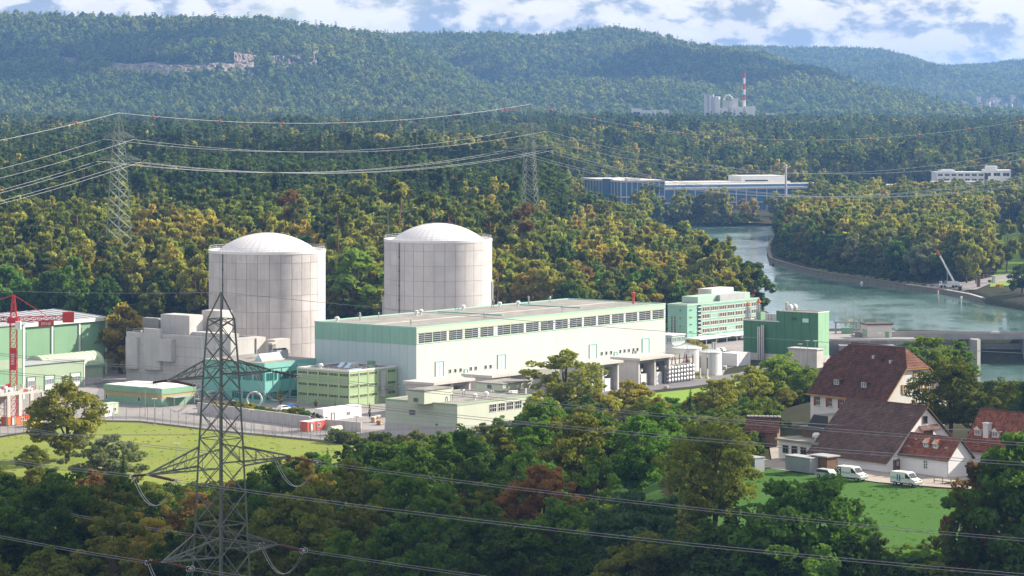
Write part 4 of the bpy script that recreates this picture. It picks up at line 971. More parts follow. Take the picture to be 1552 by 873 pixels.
# ---------------------------------------------------------------- low green building on the left
b = Bld('low_green_building', 'low green shed with an ochre stripe in front of the grey annex', 'building', 245, 617)
h = b.Z(589.5); lx, ly = b.X(297), b.Y(158)
b.box('wall', 'low_green', 0, lx, 0, ly, 0, h*.45); b.box('ochre_stripe', 'ochre_band', .02, lx-.02, .02, ly-.02, h*.45, h*.68); b.box('fascia', 'low_green', -.15, lx+.15, -.15, ly+.15, h*.68, h); b.box('roof', 'white_dull', .2, lx-.2, .2, ly-.2, h, h+.12)
b.end('window', winmesh(1.0, 1.2, 'white_dull', 'glass', 1, 1), 9, 1.1); b.end('window', winmesh(.8, 1.5, 'white_paint', 'glass', 1, 1), 22, .9)
b.box('canopy', 'shed_metal', lx*.15, lx*.75, -3, 0, 2.6, 2.75); b.box('roof_step', 'low_green', -.2, 0, ly*.45, ly*.55, h*.7, h-.2)
for k in (0.15,.45,.74): b.box('post', 'galv', lx*k, lx*k+.12, -2.9, -2.78, 0, 2.6)
# ---------------------------------------------------------------- workshop hall and neighbours, far left
b = Bld('workshop_hall', 'tall dark green workshop hall with white posts behind the red crane', 'hall', 36, 580)
h = b.Z(493.5); lx = b.X(160.5); ly = 24
b.box('wall', 'shop_green', 0, lx, 0, ly, 0, h)
part('roof', MB().xprism([(-.5,h),(ly+.5,h+1.6),(ly+.5,h+2.1),(-.5,h+.6)], -.6, lx+.6), 'grey_metal', b.o)
part('fascia', MB().box(-.7,lx+.7,-.75,-.5,h-.5,h+.6), 'white_dull', b.o)
for k in range(10): part('roof_rib', MB().xprism([(-.4,h+.62),(ly+.4,h+2.12),(ly+.4,h+2.3),(-.4,h+.8)], k*lx/9-.1, k*lx/9+.1), 'steel', b.o)
for k in range(4): b.box('post', 'white_dull', lx*k/3-.3, lx*k/3+.3, -.35, 0, 0, h-.5)
for k in range(3): b.box('wall_panel', 'shop_green', lx*k/3+1, lx*(k+1)/3-1, -.12, 0, 2, h-2.2)
b.front('window', winmesh(9, 2.0, 'white_dull', 'glass_pale', 12, 2), 8, 6.2)
b = Bld('workshop_wing', 'green workshop wing at the left edge behind the crane mast', 'hall', -60, 615)
h = b.Z(500); lx = b.X(36.5)
b.box('wall', 'shop_green', 0, lx, 0, 12, 0, h); b.box('roof', 'grey_metal', -.4, lx+.3, -.4, 12.3, h, h+.5); b.box('corner_post', 'white_dull', lx-.5, lx+.12, -.12, .3, 0, h)
b.box('wall_stripe', 'shop_light', 1, lx-1, -.08, 0, h*.42, h*.55); b.front('window', winmesh(4, 2.4, 'white_dull', 'glass_pale', 4, 2), lx*.6, 2.2)
b = Bld('garage_block', 'low pale green garage block with grey roller doors near the crane', 'building', 36, 596)
h = b.Z(553); lx = b.X(128)
b.box('wall', 'shop_light', 0, lx, 0, 9, 0, h-.3); b.box('roof', 'grey_metal', -.4, lx+.4, -.4, 9.4, h-.3, h)
for k, (fx, w_) in enumerate(((.12,3.2),(.42,4),(.85,4))):
    d_ = b.front('roller_door', doormesh(w_, 4.4, 'white_dull', 'shop_green', 1), lx*fx, .2); b.front('window', winmesh(w_*.8, 1.5, 'white_dull', 'glass_pale', 3, 1), lx*fx, 2.0, -.1, d_)
b.front('window', winmesh(1.2, 2.8, 'white_paint', 'glass', 1, 2), lx*.64, 1.2); b.box('corner_post', 'white_dull', lx-.3, lx+.1, -.1, .3, 0, h-.3)
b = Bld('barrel_roof_store', 'pale green store with a curved barrel roof beside the garages', 'building', 78, 590)
lx = b.X(166); h = b.Z(556, lx*.5); h2 = b.Z(537, lx*.5)
b.box('wall', 'shop_light', 0, lx, 3, 11, 0, h)
part('barrel_roof', MB().xprism([(7+4.6*math.cos(a), h+(h2-h)*math.sin(a)) for a in np.linspace(0, math.pi, 13)], -.3, lx+.3), 'barrel_green', b.o, smooth=False)
for k in range(12): part('roof_rib', MB().xprism([(7+4.68*math.cos(a), h+(h2-h+.08)*math.sin(a)) for a in np.linspace(0, math.pi, 13)], k*lx/11-.08, k*lx/11+.08), 'shop_light', b.o)
b.box('gutter', 'low_green', -.3, lx+.3, 2.2, 2.5, h-.3, h); b.box('base_wall', 'concrete', 0, lx+.1, 2.9, 11.05, 0, 1.8)
b = Bld('cream_building', 'cream yellow building with brown roof behind the grey annex, left of it', 'building', 150, 562)
lx = b.X(200); h = b.Z(520, lx*.5)
b.box('wall', 'cream_wall', 0, lx, 0, 14, 0, h); b.box('roof', 'tile_brown', -.5, lx+.5, -.5, 14.5, h, h+.4)
for k in range(5): b.front('window', winmesh(2.4, 1.2, 'timber', 'glass', 3, 1), lx*(k+.5)/5, h-2.6)
b.box('porch', 'cream_wall', lx*.45, lx*.7, -3.5, 0, 0, 3.2); b.box('porch_roof', 'white_dull', lx*.44, lx*.71, -3.7, .1, 3.2, 3.4)
# ---------------------------------------------------------------- tower crane
cb = at(20.5, 637); t = thing('tower_crane', 'red lattice tower crane with counter jib at the left edge', 'crane', cb, 0)
cs = cb.y/F
def lattice(m, p0, p1, w0, w1, n, leg=.13, br=.07, face=4):
    p0 = Vector(p0); p1 = Vector(p1); d = (p1-p0).normalized(); a = (Vector((1,0,0)) if abs(d.x) < .8 else Vector((0,1,0))); a = (a-d*a.dot(d)).normalized(); c = d.cross(a)
    def q(i, k):
        f = i/n; w = (w0+(w1-w0)*f)/2; s1, s2 = ((1,1),(1,-1),(-1,-1),(-1,1))[k]; return p0.lerp(p1, f)+a*s1*w+c*s2*w
    for k in range(4): m.tube(q(0,k), q(n,k), leg, n=4)
    for i in range(n):
        for k in range(face):
            m.tube(q(i,k), q(i+1,(k+1)%4), br, n=4); m.tube(q(i,(k+1)%4), q(i,k), br, n=4)
            m.tube(q(i,(k+1)%4), q(i+1,k), br, n=4)
    return m
zj = (637-484)*cs; za = (637-447)*cs; jr = R(14)
part('mast', lattice(MB(), (0,0,0), (0,0,zj-1), 1.8, 1.8, 15, .11, .05), 'crane_red', t)
part('base', MB().box(-2.6,2.6,-2.6,2.6,0,1.0), 'concrete', t)
part('slewing_ring', MB().box(-1.5,1.5,-1.5,1.5,zj-1,zj+.4), 'crane_red', t)
part('apex_tower', lattice(MB(), (0,0,zj+.4), (0,0,za), 1.7, .5, 4, .12, .06), 'crane_red', t)
jd = Vector((math.cos(jr), math.sin(jr), 0))
cj = 80*cs/math.cos(jr)*1.0
part('counter_jib', lattice(MB(), jd*1+Vector((0,0,zj)), jd*cj+Vector((0,0,zj+.2)), 1.2, 1.2, 8, .12, .06), 'crane_red', t)
part('counterweight', MB().box(-1.5,1.5,-.9,.9,-1.2,1.7), 'crane_red', t, jd*cj+Vector((0,0,zj+.1)), jr)
part('jib', lattice(MB(), -jd*1+Vector((0,0,zj)), -jd*32+Vector((0,0,zj+.5)), 1.3, 1.0, 18, .12, .06), 'crane_red', t)
tie = MB().tube((0,0,za), jd*(cj*.6)+Vector((0,0,zj+.9)), .09, n=5).tube((0,0,za), -jd*18+Vector((0,0,zj+1)), .09, n=5); part('tie_bar', tie, 'crane_red', t)
part('cab', MB().box(.9,2.3,-2.4,-1.0,zj-2.6,zj-.4), 'white_paint', t)
part('mast_banner', MB().box(-.98,.98,-1.06,-.98,zj*.5,zj*.72), 'crane_red', t)
def text(body, size, m, parent, loc, rot, ex=.01):
    cu = bpy.data.curves.new('lettering', 'FONT'); cu.body = body; cu.size = size; cu.extrude = ex; cu.align_x = 'CENTER'; cu.align_y = 'CENTER'; cu.materials.append(M[m]); cu.resolution_u = 3
    tmp = bpy.data.objects.new('tmp', cu); COL.objects.link(tmp); me = bpy.data.meshes.new_from_object(tmp.evaluated_get(bpy.context.evaluated_depsgraph_get())); bpy.data.objects.remove(tmp)
    o = bpy.data.objects.new('lettering', me); COL.objects.link(o); o.parent = parent; o.location = loc; o.rotation_euler = rot
    if not me.materials: me.materials.append(M[m])
    return o
text('ERNE', 1.3, 'white_paint', t, (0,-1.1,zj*.61), (R(90),R(-90),0))
sg = part('jib_sign', MB().box(-2.1,2.1,-.08,.08,-.75,.75), 'crane_red', t, jd*9.0+Vector((0,-.95,zj-1.3)), jr)
text('ERNE', 1.15, 'white_paint', sg, (0,-.1,0), (R(90),0,0))
# ---------------------------------------------------------------- construction site
b = Bld('building_shell', 'raw concrete building shell with red formwork props at the crane foot', 'construction', -40, 652)
lx = b.X(66); hs = b.Z(597, lx*.5)
b.box('slab', 'concrete_pale', 0, lx, 0, 12, hs-.5, hs)
for k in range(7): b.box('wall_pier', 'concrete_pale', lx*k/6-.6 if k else 0, lx*k/6+.6 if k < 6 else lx, 0, .5, 0, hs-.5)
b.box('back_wall', 'concrete', 0, lx, 11.4, 12, 0, hs-.5)
fm = MB()
for i in range(4): fm.box(-1.2+i*.8-.06,-1.2+i*.8+.06,-.14,0,0,3.2)
for j in range(4): fm.box(-1.3,1.3,-.16,-.02,j*1.0,j*1.0+.1)
fm = fm.mesh('formwork_panel', 'crane_red')
for k in (1,4,5): b.put('formwork_panel', fm, lx*(k+.5)/6, -.1, .8, 0)
rr_ = random.Random(3)
for k in range(46):
    x_, y_ = rr_.uniform(.3,lx-.3), rr_.uniform(.3,11); b.box('prop' if k % 3 else 'formwork_beam', rr_.choice(['crane_red','galv','white_dull','concrete_pale','bark_pale','timber_orange']), x_, x_+rr_.uniform(.15,1.6), y_, y_+rr_.uniform(.15,.5), hs, hs+rr_.uniform(.3,1.5))
part('railing', railing([(0,0,hs),(lx,0,hs),(lx,12,hs)], 1.1, post=1.5), 'galv', b.o)
def container(px, py, w, d, h_, m, label, roof='white_dull', rz=A, group='site containers', door=True, z0=0):
    t = thing('site_container', label, 'container', at(px, py, z0), rz, group)
    part('body', MB().box(0,w,0,d,.15,h_), m, t); part('roof', MB().box(-.08,w+.08,-.08,d+.08,h_,h_+.15), roof, t); part('skid', MB().box(.1,w-.1,.1,.3,0,.15).box(.1,w-.1,d-.3,d-.1,0,.15), 'galv', t)
    n = max(2, int(w/1.5)); rb_ = MB()
    for k in range(n+1): rb_.box(k*w/n-.05, k*w/n+.05, -.05, 0, .15, h_)
    part('side_rib', rb_, m, t)
    if door: part('door', doormesh(1.0, 2.0, 'white_dull', 'grey_metal', 1), None, t, (w*.25,0,.2)); part('window', winmesh(1.2,.9,'white_paint','glass',2,1), None, t, (w*.65,0,1.1))
    return t
container(34, 583, 6, 2.4, 2.6, 'blue_paint', 'blue container in front of the garage block', 'blue_paint')
container(12, 646, 8, 2.6, 2.2, 'orange_paint', 'orange site container beside the crane base', 'red_paint')
container(44, 648, 5, 2.4, 1.6, 'yellow_paint', 'low yellow skip on the construction site', 'concrete_pale', door=False)
container(150, 634, 5.5, 2.5, 2.6, 'white_dull', 'grey white container at the corner of the fence', 'white_paint')
container(162, 630, 4.5, 2.4, 3.2, 'hall_pale_green', 'pale green cabin behind the grey white container', 'hall_pale_green')
container(466, 655, 7.0, 2.6, 2.6, 'red_paint', 'red container with white roof below the retaining wall', 'white_paint')
container(490, 640, 16, 3, 3.4, 'white_paint', 'long white office container beside the cypress', 'white_paint')
t = thing('green_tank', 'small yellow green cylindrical tank right of the red container', 'tank', at(508,659), A)
part('shell', MB().tube((-2,0,1.3),(2,0,1.3),1.1,n=16), 'barrel_green', t); part('saddle', MB().box(-1.4,-1.1,-.7,.7,0,.7).box(1.1,1.4,-.7,.7,0,.7), 'concrete', t)
for k in (-1.2,0,1.2): part('strap', MB().tube((k-.08,0,1.3),(k+.08,0,1.3),1.14,n=16), 'galv', t)
t = thing('retaining_wall', 'low grey concrete retaining wall above the fence road', 'wall', at(470,648), A)
w0 = Vector(at(300,626))-at(470,648); w1 = Vector(at(548,655))-at(470,648)
rot = lambda v: Vector((v.x*math.cos(-A)-v.y*math.sin(-A), v.x*math.sin(-A)+v.y*math.cos(-A), 0))
pts = [rot(w0), Vector((0,0,0)), rot(w1)]; n_ = 14
for i in range(n_):
    a_ = pts[0].lerp(pts[1], i/n_); c_ = pts[0].lerp(pts[1], (i+.97)/n_); d_ = (c_-a_).normalized(); nn = Vector((-d_.y,d_.x,0))*.25
    part('wall_panel', MB().prism([tuple((a_-nn)[:2]),tuple((c_-nn)[:2]),tuple((c_+nn)[:2]),tuple((a_+nn)[:2])], 0, 3.0), 'concrete', t)
for i in range(6):
    a_ = pts[1].lerp(pts[2], i/6); c_ = pts[1].lerp(pts[2], (i+.97)/6); d_ = (c_-a_).normalized(); nn = Vector((-d_.y,d_.x,0))*.25
    part('wall_panel', MB().prism([tuple((a_-nn)[:2]),tuple((c_-nn)[:2]),tuple((c_+nn)[:2]),tuple((a_+nn)[:2])], 0, 2.6), 'concrete', t)
# pipe ring
t = thing('concrete_pipe_ring', 'big concrete pipe ring lying on edge before the turquoise building', 'pipe ring', at(385,618), 0)
rg = MB()
for i in range(24):
    a0_, a1_ = i*math.pi/12, (i+1)*math.pi/12
    q = lambda r_, a_, y_: (r_*math.cos(a_), y_, 2.3+r_*math.sin(a_))
    v_ = [q(2.3,a0_,0),q(2.3,a1_,0),q(1.9,a1_,0),q(1.9,a0_,0),q(2.3,a0_,1.6),q(2.3,a1_,1.6),q(1.9,a1_,1.6),q(1.9,a0_,1.6)]
    rg.add(v_, [(0,1,2,3),(7,6,5,4),(0,4,5,1),(3,2,6,7)])
part('ring', rg, 'concrete_pale', t); part('chock', MB().box(-1,-.6,0,1.6,0,.4).box(.6,1,0,1.6,0,.4), 'timber', t)
for i, (px, py) in enumerate(((305,603),(322,606),(338,606))):
    t = thing('radiator_stack', ['stack of grey pipe sections beside the low green shed, left','stack of grey pipe sections beside the low green shed, middle','stack of grey pipe sections left of the pipe ring'][i], 'pipes', at(px,py), A+.2)
    for j in range(3):
        for k in range(4-j): part('pipe', MB().tube((0,k*.9+j*.45,.45+j*.78),(4.5,k*.9+j*.45,.45+j*.78),.42,n=9), ['steel','white_dull'][k%2], t)
# ---------------------------------------------------------------- fences and lamps
def fence(pts, label, h=2.6, sp=3.2):
    t = thing('security_fence', label, 'fence', Vector((*pts[0],0)), 0, 'wire security fences of the plant'); o0 = Vector((*pts[0],0)); pm_ = MB().tube((0,0,0),(0,0,h),.07,n=5).tube((0,0,h),(.35,-.3,h+.45),.05,n=4).mesh('post', 'galv')
    wires = MB()
    for a_, c_ in zip(pts[:-1], pts[1:]):
        a_ = Vector((*a_,0))-o0; c_ = Vector((*c_,0))-o0; n = max(1, int((c_-a_).length/sp))
        for i in range(n): part('post', pm_, None, t, a_.lerp(c_, i/n))
        for k in range(8): z = Vector((0,0,.15+k*(h-.2)/7)); wires.tube(a_+z, c_+z, .016, n=3, cap=False)
        m_ = int((c_-a_).length/.8)
        for i in range(m_): q = a_.lerp(c_, i/m_); wires.tube(q, q+Vector((0,0,h)), .012, n=3, cap=False)
    part('wire_mesh', wires, 'galv', t)
fence(g0((-60,669),(0,662),(150,639),(212,640),(330,654),(500,670),(575,677)), 'wire security fence along the edge of the lawn')
fence(g0((150,631),(212,631),(330,645),(480,659),(560,668)), 'second wire security fence just behind the lawn fence')
def lamp(px, pb, pt, label):
    q = at(px, pb); h = (pb-pt)*q.y/F; t = thing('lamp_post', label, 'lamp post', q, 0, 'lamp posts along the fence')
    part('pole', MB().tube((0,0,0),(0,0,h),.11,.07,n=6), 'galv', t); part('lamp_head', MB().box(-.7,.7,-.25,.25,h,h+.22), 'white_dull', t); part('foot', MB().box(-.25,.25,-.25,.25,0,.3), 'concrete', t)
for a_ in ((220,631,587,'tall lamp post at the corner of the low green shed'),(234,645,605,'lamp post at the bend of the fence'),(381,655,622,'lamp post behind the near pylon'),(417,660,620,'lamp post right of the near pylon'),(267,712,673,'lamp post alone on the lawn'),(540,668,632,'lamp post by the long white container')): lamp(*a_)
# ================================================================ offices and boiler house
b = Bld('office_building', 'five storey mint green office block with rows of windows right of the turbine hall', 'building', 1041.5, 522)
h = b.Z(462); lx, ly = b.X(1150), b.Y(1012)
b.box('wall', 'office_green', 0, lx, 0, ly, 0, h-.3); b.box('roof', 'gravel_roof', .3, lx-.3, .3, ly-.3, h-.3, h-.1); b.parapet('roof_edge', 'office_light', -.12, lx+.12, -.12, ly+.12, h-.5, .6, .4)
x0 = b.X(1063.5); ng = 7; gw = (lx-x0)/ng; zr = [h*f for f in (.045,.245,.43,.61,.795)]
wm_ = winmesh(gw*.86, 1.55, 'plaster_warm', 'glass', 4, 1, .2, .15)
for j, z in enumerate(zr):
    b.box('sill_band', 'office_light', x0, lx-.2, -.1, 0, z-.3, z-.1)
    for i in range(ng):
        w = b.front('window', wm_, x0+gw*(i+.5), z)
        if (i, j) in ((1,3),(3,1)): b.front('blind', MB().box(-gw*.42,gw*.42,-.06,-.035,.05,1.5).mesh('blind','turquoise'), x0+gw*(i+.5), z, 0, w)
stx = b.X(1061); b.box('stair_glazing', 'glass', stx-1.6, stx+.2, -.25, 0, h*.1, h*.97)
for k in range(9): b.box('stair_bar', 'white_paint', stx-1.7, stx+.3, -.4, -.26, h*(.1+.1*k), h*(.1+.1*k)+.25)
for z in zr[1:]: b.front('window', winmesh(1.6,.6,'office_light','glass',3,1), b.X(1047), z+.6)
for k in range(4):
    b.end('window', winmesh(.8,.8,'office_light','glass',1,1), ly*.35, h*(.22+.2*k))
for fy in (.62,.78): b.end('window', winmesh(.9, h*.45, 'office_light','glass',1,10), ly*fy, h*.25)
b.box('penthouse', 'office_light', lx*.24, lx*.97, 3, 10, h-.1, h+2.1); b.box('plant_room', 'plaster_warm', lx*.62, lx*.93, 9, 15, h-.1, h+3.8)
b.box('cooling_unit', 'grey_metal', lx*.5, lx*.85, 1.5, 2.8, h-.1, h+2.2); part('antenna', MB().tube((lx*.62,8,h),(lx*.62,8,h+9),.08,n=5), 'steel', b.o)
cn = b.box('entrance_canopy', 'white_dull', b.X(1036), b.X(1128), -7, -.3, h*.14, h*.14+.5)
for k in range(6): b.box('canopy_post', 'grey_metal', lx*(.05+.14*k), lx*(.05+.14*k)+.25, -6.7, -6.45, 0, h*.14)
for k in range(4): part('stay', MB().tube((lx*(.1+.22*k),-.2,h*.14+3),(lx*(.1+.22*k)+2,-5,h*.14+.5),.08,n=4), 'white_paint', b.o)
b = Bld('porch_block', 'small white glazed block between the turbine hall and the office', 'building', 1027, 536)
b.box('lower_floor', 'white_dull', -2, 8, 0, 9, 0, 3.2); b.box('upper_floor', 'office_light', -2, 6, 1, 8, 3.2, 6.2); b.box('roof', 'white_paint', -2.3, 6.3, .7, 8.3, 6.2, 6.5)
for k in range(3): b.front('window', winmesh(2.2,1.6,'white_paint','glass_pale',2,1), -.5+k*2.6, 4, 1); b.end('window', winmesh(2.0,1.6,'white_paint','glass_pale',2,1), 2.2+k*2.3, 4, -2)
b = Bld('boiler_house', 'tall dark green windowless block with silver flues and a stepped roof', 'building', 1240, 552)
h = b.Z(474); lx, ly = b.X(1256.5), b.Y(1126.5); y1 = b.Y(1181.5); hl = b.Z(487.5, 0, y1)
np_ = 9
b.box('core', 'deep_green', .15, lx-.15, .15, y1, 0, h-.2); b.box('core', 'deep_green', .15, lx-.15, y1, ly-.15, 0, hl-.2)
pw = ly/np_
for k in range(np_):
    hh = h if (k+.5)*pw < y1 else hl; b.box('wall_panel', 'deep_green', 0, .15, k*pw+.05, (k+1)*pw-.05, 2.5, hh)
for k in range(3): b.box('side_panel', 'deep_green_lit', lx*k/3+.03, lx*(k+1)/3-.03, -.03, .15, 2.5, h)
b.box('plinth', 'concrete_pale', -.1, lx+.05, -.12, ly, 0, 2.5)
b.box('roof', 'verge', .5, lx-.5, .5, y1-.3, h-.2, h-.1); b.box('roof', 'verge', .5, lx-.5, y1, ly-.4, hl-.2, hl-.1); b.parapet('roof_edge', 'white_dull', -.1, lx+.1, -.1, y1+.1, h-.15, .35, .3); b.parapet('roof_edge', 'white_dull', -.1, lx+.1, y1+.1, ly+.1, hl-.15, .35, .3)
b.end('vent_grille', winmesh(2.2,1.2,'door_mint','door_mint',1,3), b.Y(1221), h-3.4); b.end('vent_grille', winmesh(2.0,.8,'deep_green','black',1,3), b.Y(1204), h-2.8)
for k, px in enumerate((1151.5,1154,1157,1159.5)): b.box('flue', 'steel', -1.2, -.7, b.Y(px)-.22, b.Y(px)+.22, .2, hl-2+.6*(k>1))
dm_ = MB().lathe([(1.1,0),(1.15,.9),(1.0,1.5),(.6,1.95),(.05,2.1)], 12).mesh('fan_dome', 'pump_metal')
for px, d in ((1197,2.5),(1204,5)): b.put('fan_dome', dm_, d, b.Y(px, d), h+.1)
b.put('chimney_pot', MB().lathe([(.5,0),(.5,2.2),(.65,2.3),(.65,2.8),(.05,2.8)], 10).mesh('chimney_pot','plaster_warm'), 3, b.Y(1192,3), h)
for px in (1164,1169,1174,1178): b.put('cooling_drum', MB().lathe([(.95,0),(.95,2.3),(.05,2.4)], 12).mesh('cooling_drum','pump_metal'), 2.5, b.Y(px,2.5), hl)
b.box('roof_box', 'shop_green', 2, 5, b.Y(1153,2), b.Y(1147,2), hl, hl+2.6)
for k in range(4): part('lamp', MB().tube((lx*.2*k+.5,-.3,5),(lx*.2*k+.5,-.3,6),.06,n=4), 'steel', b.o)
for i, (px, pt, pb) in enumerate(((1133.5,458,487),(1150,452.5,478))):
    q = b.w(3, b.Y(px, 3)); z1 = zpix(pt, q.y); q.z = hl
    t = thing('exhaust_stack', ['lattice exhaust stack with orange cap at the left end of the dark green block','lattice exhaust stack with orange cap, nearer the middle of the dark green block'][i], 'stack', q, 0, 'exhaust stacks on the boiler house')
    hh = z1-hl; part('frame', lattice(MB(), (0,0,0), (0,0,hh*.72), 1.7, 1.4, 6, .09, .05), 'steel', t); part('flue', MB().tube((0,0,0),(0,0,hh*.8),.42,n=10), 'steel', t); part('cap', MB().lathe([(.45,hh*.8),(.8,hh*.82),(.8,hh*.88),(.4,hh*.92),(.4,hh),(.05,hh)], 10), 'orange_paint', t)
b = Bld('pump_house', 'small concrete pump house in front of the dark green block', 'building', 1238, 560)
b.box('wall', 'concrete_pale', 0, 4, 0, b.Y(1195), 0, b.Z(531)); b.box('roof', 'concrete', -.3, 4.3, -.3, b.Y(1195)+.3, b.Z(531), b.Z(531)+.4)
for i, (px, py, pt) in enumerate(((1213,562,522),(1224,560,517),(1236,557,517))): lamp(px, py, pt, ['lamp post over the pump house, leftmost','lamp post over the pump house, middle','lamp post over the pump house, rightmost'][i])
container(1117, 556, 8, 6, 4.2, 'white_dull', 'white tent like container left of the silver flues', 'white_paint', door=False)
for i, (px, py) in enumerate(((1075,533),(1083,534),(1091,533))):
    t = thing('parked_car', ['white parked car before the office canopy, leftmost','white parked car before the office canopy, middle','white parked car before the office canopy, rightmost'][i], 'car', at(px,py), A+R(90), 'cars parked by the office')
    part('body', MB().yprism([(-2.1,.35),(2.1,.35),(2.15,.8),(1.2,.95),(.6,1.45),(-1.2,1.5),(-2.0,.95)], -.85, .85), 'white_paint', t)
    part('glass', MB().yprism([(1.05,.97),(.55,1.4),(-1.15,1.44),(-1.75,.98)], -.87, .87), 'glass', t)
    for sx in (-1.3, 1.3):
        for sy in (-.86, .7): part('wheel', MB().tube((sx,sy,.33),(sx,sy+.16,.33),.33,n=10), 'rubber', t)
t = thing('rubble_heap', 'rusty brown heap of scrap under the office canopy', 'scrap heap', at(1066,534), 0)
rr_ = random.Random(5); mb = MB()
for k in range(60): x_, y_, s_ = rr_.gauss(0,1.6), rr_.gauss(0,1.2), rr_.uniform(.2,.7); z_ = max(0, 1.2-abs(x_)*.4-abs(y_)*.3)*rr_.random(); mb.box(x_,x_+s_*1.8,y_,y_+s_*.6,z_,z_+s_*.4)
part('scrap', mb, 'tile_red', t)
# ================================================================ weir, quay, river things
t = thing('weir', 'long grey concrete weir bridge with piers across the river', 'weir', (118,1092,0), 0)
dz = 1.1; L_ = 520
for k in range(0, 26): part('deck_slab', MB().box(0,19.9,0,9,dz-1.0,dz), 'weir_concrete', t, (8+k*20,0,0))
part('parapet', MB().box(8,L_,-.3,0,dz-1.5,dz+.7), 'weir_concrete', t); part('parapet', MB().box(8,L_,9,9.3,dz-.5,dz+.7), 'weir_concrete', t)
pier = MB().prism([(0,-7),(1.6,-9.5),(3.2,-7),(3.2,12),(1.6,14),(0,12)], -14, dz-1.0).mesh('pier', 'weir_concrete')
gate = MB().box(0,16.8,1.0,1.5,-13,-2.2).mesh('gate', 'concrete_dark'); ribm_ = MB()
for z_ in (-10,-7.5,-5,-3): ribm_.box(0,16.8,.6,1.0,z_,z_+.3)
ribm_ = ribm_.mesh('gate_rib', 'galv')
for k in range(26):
    part('pier', pier, None, t, (30+k*20,0,0)); g_ = part('gate', gate, None, t, (13.2+k*20,3,0)); part('gate_rib', ribm_, None, g_)
for k in range(12): part('hoist', MB().box(-1.6,1.6,.5,2.5,dz,dz+.9).box(-1.2,1.2,.8,2.2,dz+.9,dz+1.2), 'concrete_pale', t, (60+k*40,0,0))
part('railing', railing([(8,-.15,dz+.7),(L_,-.15,dz+.7)], .7, .03, 3), 'steel', t)
t = thing('intake_platform', 'pale concrete intake platform at the left end of the weir', 'platform', (104,1076,0), 0)
part('deck', MB().prism([(0,0),(44,2),(46,14),(40,46),(2,40)], -12, .5), 'weir_concrete', t); part('step', MB().box(14,34,-6,0,-12,-.9), 'weir_concrete', t); part('kerb', MB().box(0,44,-.2,.3,.5,1.1), 'concrete', t)
for k in range(6): part('bay_wall', MB().box(0,.6,-1.2,0,-9,.4), 'concrete_dark', t, (4+k*7,0,0))
part('railing', railing([(2,39,.5),(40,45,.5)], 1.1, .05, 3), 'steel', t)
hp = at(1303, 512.5, .5); b = Bld('intake_hut', 'small brown roofed hut on the intake platform by the river', 'hut', 0, 0, p0=Vector((hp.x+3, hp.y, .5)), ang=R(14))
b.box('wall', 'plaster_warm', 0, 9.4, 0, 7, 0, b.Z(493)); b.box('roof', 'tile_brown', -.4, 9.8, -.4, 7.4, b.Z(493), b.Z(491)); b.front('sign', MB().box(-.6,.6,-.06,0,0,.8).mesh('sign','white_paint'), 4.6, 1.4); b.front('door', doormesh(1,2,'shop_green','shop_green',1), 7.4, .05); b.end('wall_panel', MB().box(-2.6,2.6,-.05,0,.3,3).mesh('wall_panel','shop_light'), 3.5, .1)
for i, (px, pt) in enumerate(((1282,465),(1294,448),(1305,477),(1329.5,481))):
    q = at(px, 505, .5); hh = (505-pt)*q.y/F; t = thing('flag_mast', ['thin mast on the intake platform, leftmost of four','tallest thin mast on the intake platform','thin mast just left of the intake hut roof','short dark post standing on the intake hut side'][i], 'mast', q, 0, 'masts on the intake platform')
    part('pole', MB().tube((0,0,0),(0,0,hh),.12,.06,n=6), 'galv', t); part('foot', MB().box(-.4,.4,-.4,.4,0,.4), 'concrete', t)
t = thing('trash_rake', 'green steel trash rake gantry on the intake platform', 'gantry', at(1283,506,.5), 0)
part('gantry', MB().box(-4,-3.7,0,.3,0,4).box(3.7,4,0,.3,0,4).box(-4.5,4.5,-.1,.4,4,4.4).box(-4,-3.7,3,3.3,0,4).box(3.7,4,3,3.3,0,4).box(-4.5,4.5,2.9,3.4,4,4.4), 'galv', t); part('cabin', MB().box(-1.6,2.4,.4,3,0,2.2), 'shop_green', t)
# stone quay round the island
qp = [Vector((*at(a_,b_,WZ)[:2],0)) for a_,b_ in ((1186,352),(1170,366),(1164,382),(1168,396),(1200,406),(1240,416),(1285,423.5),(1330,430),(1375,437),(1420,443),(1470,452),(1490,458))]
t = thing('river_quay', 'low dark stone quay wall curving round the wooded island', 'quay', (qp[0].x,qp[0].y,0), 0); o0 = qp[0]
for a_, c_ in zip(qp[:-1], qp[1:]):
    n = max(1, int((c_-a_).length/14))
    for i in range(n):
        p_, q_ = a_.lerp(c_, i/n)-o0, a_.lerp(c_, (i+.985)/n)-o0; d_ = (q_-p_).normalized(); nn = Vector((-d_.y,d_.x,0)); nn = nn if nn.y > 0 or nn.x > .5 else -nn
        part('wall_section', MB().prism([tuple((p_-nn*.6)[:2]),tuple((q_-nn*.6)[:2]),tuple((q_+nn*1.4)[:2]),tuple((p_+nn*1.4)[:2])], -5.5, -1.2), 'stone_quay', t)
        part('coping', MB().prism([tuple((p_-nn*.8)[:2]),tuple((q_-nn*.8)[:2]),tuple((q_+nn*.6)[:2]),tuple((p_+nn*.6)[:2])], -1.2, -.85), 'concrete_pale' if a_.x > qp[8].x-1 else 'stone_quay', t)
gp = [tuple((p_+Vector((.6,1.2,0)))[:2]) for p_ in qp[2:-1]]+[tuple((p_+Vector((1.5,16,0)))[:2]) for p_ in qp[2:-1][::-1]]
sheet('quay_grass', gp, 'verge', .1, 4)
